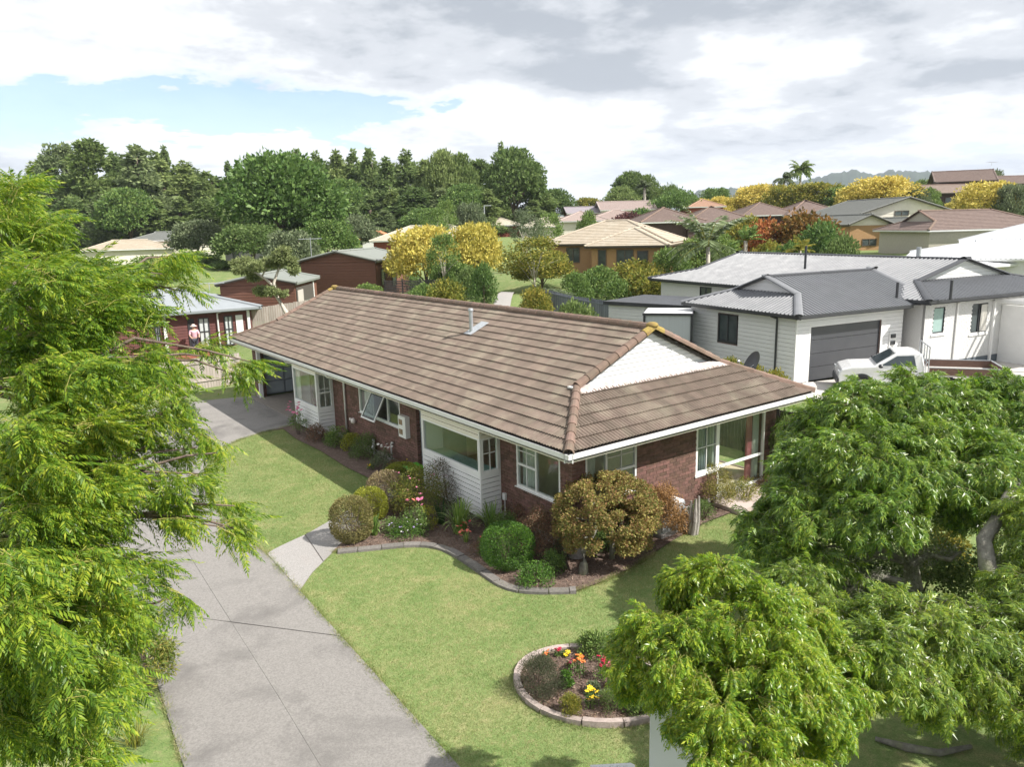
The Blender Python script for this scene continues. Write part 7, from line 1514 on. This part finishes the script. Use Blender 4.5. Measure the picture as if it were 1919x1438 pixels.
# -- left: feathery tree
F_FT = leafm('feathery_leaf', [(.04, .10, .012), (.12, .23, .02), (.26, .37, .03), (.50, .50, .05)], .5, .08, rough=.4, objvar=.02)
def frond(rl, npr, ln, lw, droop, rng):
    return twig_leaf(npr, ln, lw, rl, droop, rng=rng, flat=.25)
fr_ = [frond(.22, 11, .062, .0135, .5, rng), frond(.20, 10, .058, .013, .9, rng), frond(.25, 12, .064, .0135, .3, rng), frond(.17, 9, .052, .012, 1.2, rng)]
shf = [shoot(fr_, 7, .30, 1.2, rng, 1.1, .7, .08) for _ in range(8)]
TL = thing('feathery_tree', (-10.6, -4.2, 0), 'large bright green feathery leaved tree filling the left side near the camera', 'tree')
tips = [ # (px, py, depth, radius px)
 (40, 400, 7.6, 60), (100, 470, 7.4, 60), (30, 500, 7.2, 70), (170, 520, 7.3, 60), (240, 540, 7.4, 55), (305, 515, 7.6, 34), (330, 480, 7.7, 26), (100, 600, 7.0, 80), (200, 620, 7.0, 70), (20, 640, 6.8, 80), (265, 600, 7.2, 36), (60, 720, 6.8, 80), (150, 720, 6.6, 80), (240, 720, 6.8, 60), (330, 705, 7.0, 34), (400, 672, 7.2, 20), (350, 745, 7.0, 36), (430, 700, 7.2, 20), (470, 680, 7.3, 22), (40, 820, 6.4, 80), (140, 820, 6.4, 80), (230, 820, 6.6, 60), (310, 820, 6.8, 44), (370, 840, 6.9, 34), (345, 548, 7.5, 12), (60, 930, 6.2, 80), (160, 930, 6.2, 70), (250, 900, 6.5, 50), (320, 900, 6.6, 38), (380, 890, 6.8, 24), (300, 960, 6.5, 40), (370, 970, 6.6, 34), (420, 990, 6.7, 24), (465, 1000, 6.8, 20), (60, 1040, 6.0, 80), (150, 1040, 6.0, 70), (220, 1030, 6.2, 46), (280, 1060, 6.3, 32), (330, 1120, 6.4, 20), (60, 1150, 5.8, 80), (150, 1150, 5.8, 70), (230, 1130, 6.0, 40), (250, 1200, 6.0, 28), (50, 1270, 5.6, 70), (140, 1260, 5.7, 60), (210, 1260, 5.9, 40), (40, 1380, 5.5, 60), (130, 1370, 5.6, 44), (180, 1420, 5.7, 30), (285, 705, 7.2, 36), (440, 950, 6.8, 18), (0, 560, 7.2, 60), (0, 900, 6.2, 60), (0, 1200, 5.8, 60), (20, 450, 7.5, 50), (410, 850, 6.9, 20), (50, 570, 6.9, 70), (120, 655, 6.8, 60), (30, 690, 6.7, 60), (90, 540, 7.1, 50), (250, 1320, 6.0, 22)]
P, D, ends = [], [], []; hub = V3(-10.3, -4.3, 4.2)
for px, py, dp, rp in tips:
    n = int(2+(rp/8.5)**2*(1.05 if px < 200 else .52)); ends.append(at(px, py, dp)); nt_ = max(1, int(rp/13)); tf = [(rng.uniform(0, 6.28), (rng.random()**.5)*rp*1.05, dp+rng.normal()*.45*(rp/60+.2)) for _ in range(nt_)]
    for i in range(n):
        a, q, dd_ = tf[i % nt_]; r2 = rp*.30+6; p = at(px+q*math.cos(a)-(8 if px < 180 else 12)+rng.normal()*r2*.55, py+q*math.sin(a)*.9-10+rng.normal()*r2*.40, dd_+rng.normal()*.10); o = unit((p-hub)*V3(1, 1, .6)); o = o+CR*.45+V3(0, 0, .05)+rng.normal(size=3)*.58; P.append(p-unit(o)*.12); D.append(o)
P, D = np.array(P), np.array(D); grow(TL, P, D, shf, F_FT, STEMY, rng, .7, 1.05)
limbs(TL, (-10.6, -4.2, -.2), [V3(-10.5, -4.2, 2.0), V3(-10.3, -4.3, 3.6), V3(-10.2, -4.2, 5.0), V3(-10.2, -4.0, 6.4)], ends, .09, BARKM, wig=.5, rng=rng)
shrub('narrow leaved bush with some orange leaves at the drive edge below the feathery tree', 262, 1330, 110, 190, leafm('nl', [(.06, .10, .02), (.14, .20, .04), (.26, .28, .06), (.40, .28, .08)], .35, .06), 5200, .08, asp=.22, shell=.3, up=-.3)
shrub('dark low bush at the far edge of the drive behind the feathery leaves', 320, 795, 76, 34, F_DARK, 1800, .08)
straps('tufty grass clump at the drive edge in the lower left', 240, 1420, 120, 60, F_YELG, 90, .012, seed=9)
# ------------------------------------------------------------ grass blades on the near lawns, bark chips on the beds
def blades(name, poly, n, h, mat, z=.004, wid=.007):
    pl = np.array(poly); lo, hi = pl.min(0), pl.max(0); p = RNG.uniform(lo, hi, (n*2, 2)); p = p[in_poly(p, poly)][:n]; n = len(p); a = RNG.uniform(0, 6.28, n); l = h*RNG.uniform(.5, 1.3, n); t = RNG.normal(size=(n, 2))*.5
    s = np.stack([np.cos(a), np.sin(a), np.zeros(n)], 1)*wid/2; b0 = np.c_[p, np.full(n, z)]; tip = b0+np.c_[t*l[:, None], l]
    V = np.stack([b0-s, b0+s, tip], 1).reshape(-1, 3); F = np.arange(3*n).reshape(-1, 3); props(link(name, np_mesh(name, V, F, mat)), kind='stuff', label='short mown grass growing on the lawns', cat='grass')
GRM = leafm('grass_blade', [(.13, .20, .055), (.215, .28, .09), (.335, .34, .14), (.54, .46, .28)], .4, .02, patch=1.1, mow=.05)
near2 = [(-4.92, 3.05), (-4.4, 3.68)]+BED2+[(8.4, -1.2), (4, -3.5), (-1, -6.2), (-4.6, -4.8), (-5.1, -3.4)]
blades('grass', [q for q in near2], 170000, .03, GRM); blades('grass', LAWN1, 90000, .035, GRM)
def edge_grass(pts, n, w_=.05, h=.06):
    P = smooth_poly(pts, 2, False); s = np.r_[0, np.cumsum(np.linalg.norm(np.diff(P, axis=0), axis=1))]; k = RNG.uniform(0, s[-1], n); k = k[np.sin(k*5.1)+np.sin(k*13.7+1)*.7+RNG.normal(size=n)*.8 > -.5]; n = len(k)
    c = np.stack([np.interp(k, s, P[:, 0]), np.interp(k, s, P[:, 1])], 1)+RNG.normal(size=(n, 2))*w_; a = RNG.uniform(0, 6.28, n); l = h*RNG.uniform(.5, 1.4, n); t = RNG.normal(size=(n, 2))*.7
    sd_ = np.stack([np.cos(a), np.sin(a), np.zeros(n)], 1)*.004; b0 = np.c_[c, np.full(n, .004)]; tip = b0+np.c_[t*l[:, None], l]; V = np.stack([b0-sd_, b0+sd_, tip], 1).reshape(-1, 3)
    props(link('grass_edge', np_mesh('grass_edge', V, np.arange(3*n).reshape(-1, 3), GRM)), kind='stuff', label='longer grass creeping over the edges of drive, path and garden edging', cat='grass')
edge_grass(DR[:4], 9000); edge_grass(DR[3:], 9000); edge_grass([(-8.6, -12), (-8.25, -1.2), (-8.1, 1.2), (-7.9, 6)], 9000); edge_grass(BED2[:12], 12000, .04); edge_grass(pl_, 5000, .04); edge_grass([tuple(q) for q in ring]+[tuple(ring[0])], 7000, .10)
def chips(poly, n, mat, z):
    pl = np.array(poly); p = RNG.uniform(pl.min(0), pl.max(0), (n*2, 2)); p = p[in_poly(p, poly)][:n]; P3 = np.c_[p, z+RNG.uniform(0, .02, len(p))]; V, F = leaf_quads(P3, rand_dirs(len(P3))*np.array([1, 1, .35]), RNG.uniform(.02, .06, len(P3)), .35)
    props(link('bark_chips', np_mesh('bark_chips', V, F, mat)), kind='stuff', label='brown bark chips and dry leaves lying on the garden beds', cat='mulch')
CHM = leafm('chip', [(.06, .04, .03), (.16, .10, .07), (.28, .20, .15), (.40, .32, .25)], .0, .02)
chips(BED2+[(8.3, .65), (.75, .65), (-.2, 6.5)], 14000, CHM, .035); chips(ring, 4000, CHM, .04)
# dry mossy log under the right hand trees
b = MB(); pl_ = [gnd(x, y, .05) for x, y in ((1640, 1385), (1700, 1402), (1760, 1412), (1820, 1400))]; b.tube(pl_, [.03, .06, .05, .03], 8); props(b.build('fallen_log', MOSSB, smooth=True), 'mossy fallen log on the grass under the drooping trees', 'log')
# ------------------------------------------------------------ air: pale even haze round the whole place
hb = MB(); hb.bx(-5200, 5200, -5200, 5200, -45, 330); hz_o = hb.build('haze', None)
hm = bpy.data.materials.new('haze_air'); hm.use_nodes = True; n_ = hm.node_tree; n_.nodes.clear(); ho = n_.nodes.new('ShaderNodeOutputMaterial'); hv = n_.nodes.new('ShaderNodeVolumePrincipled')
hv.inputs['Color'].default_value = (.80, .88, 1.0, 1); hv.inputs['Density'].default_value = .00013; hv.inputs['Anisotropy'].default_value = .0
n_.links.new(hv.outputs[0], ho.inputs['Volume']); hz_o.data.materials.clear(); hz_o.data.materials.append(hm); hz_o['kind'] = 'stuff'; hz_o['label'] = 'thin pale haze fading the far hills'; hz_o['category'] = 'haze'
sc.cycles.volume_bounces = 0
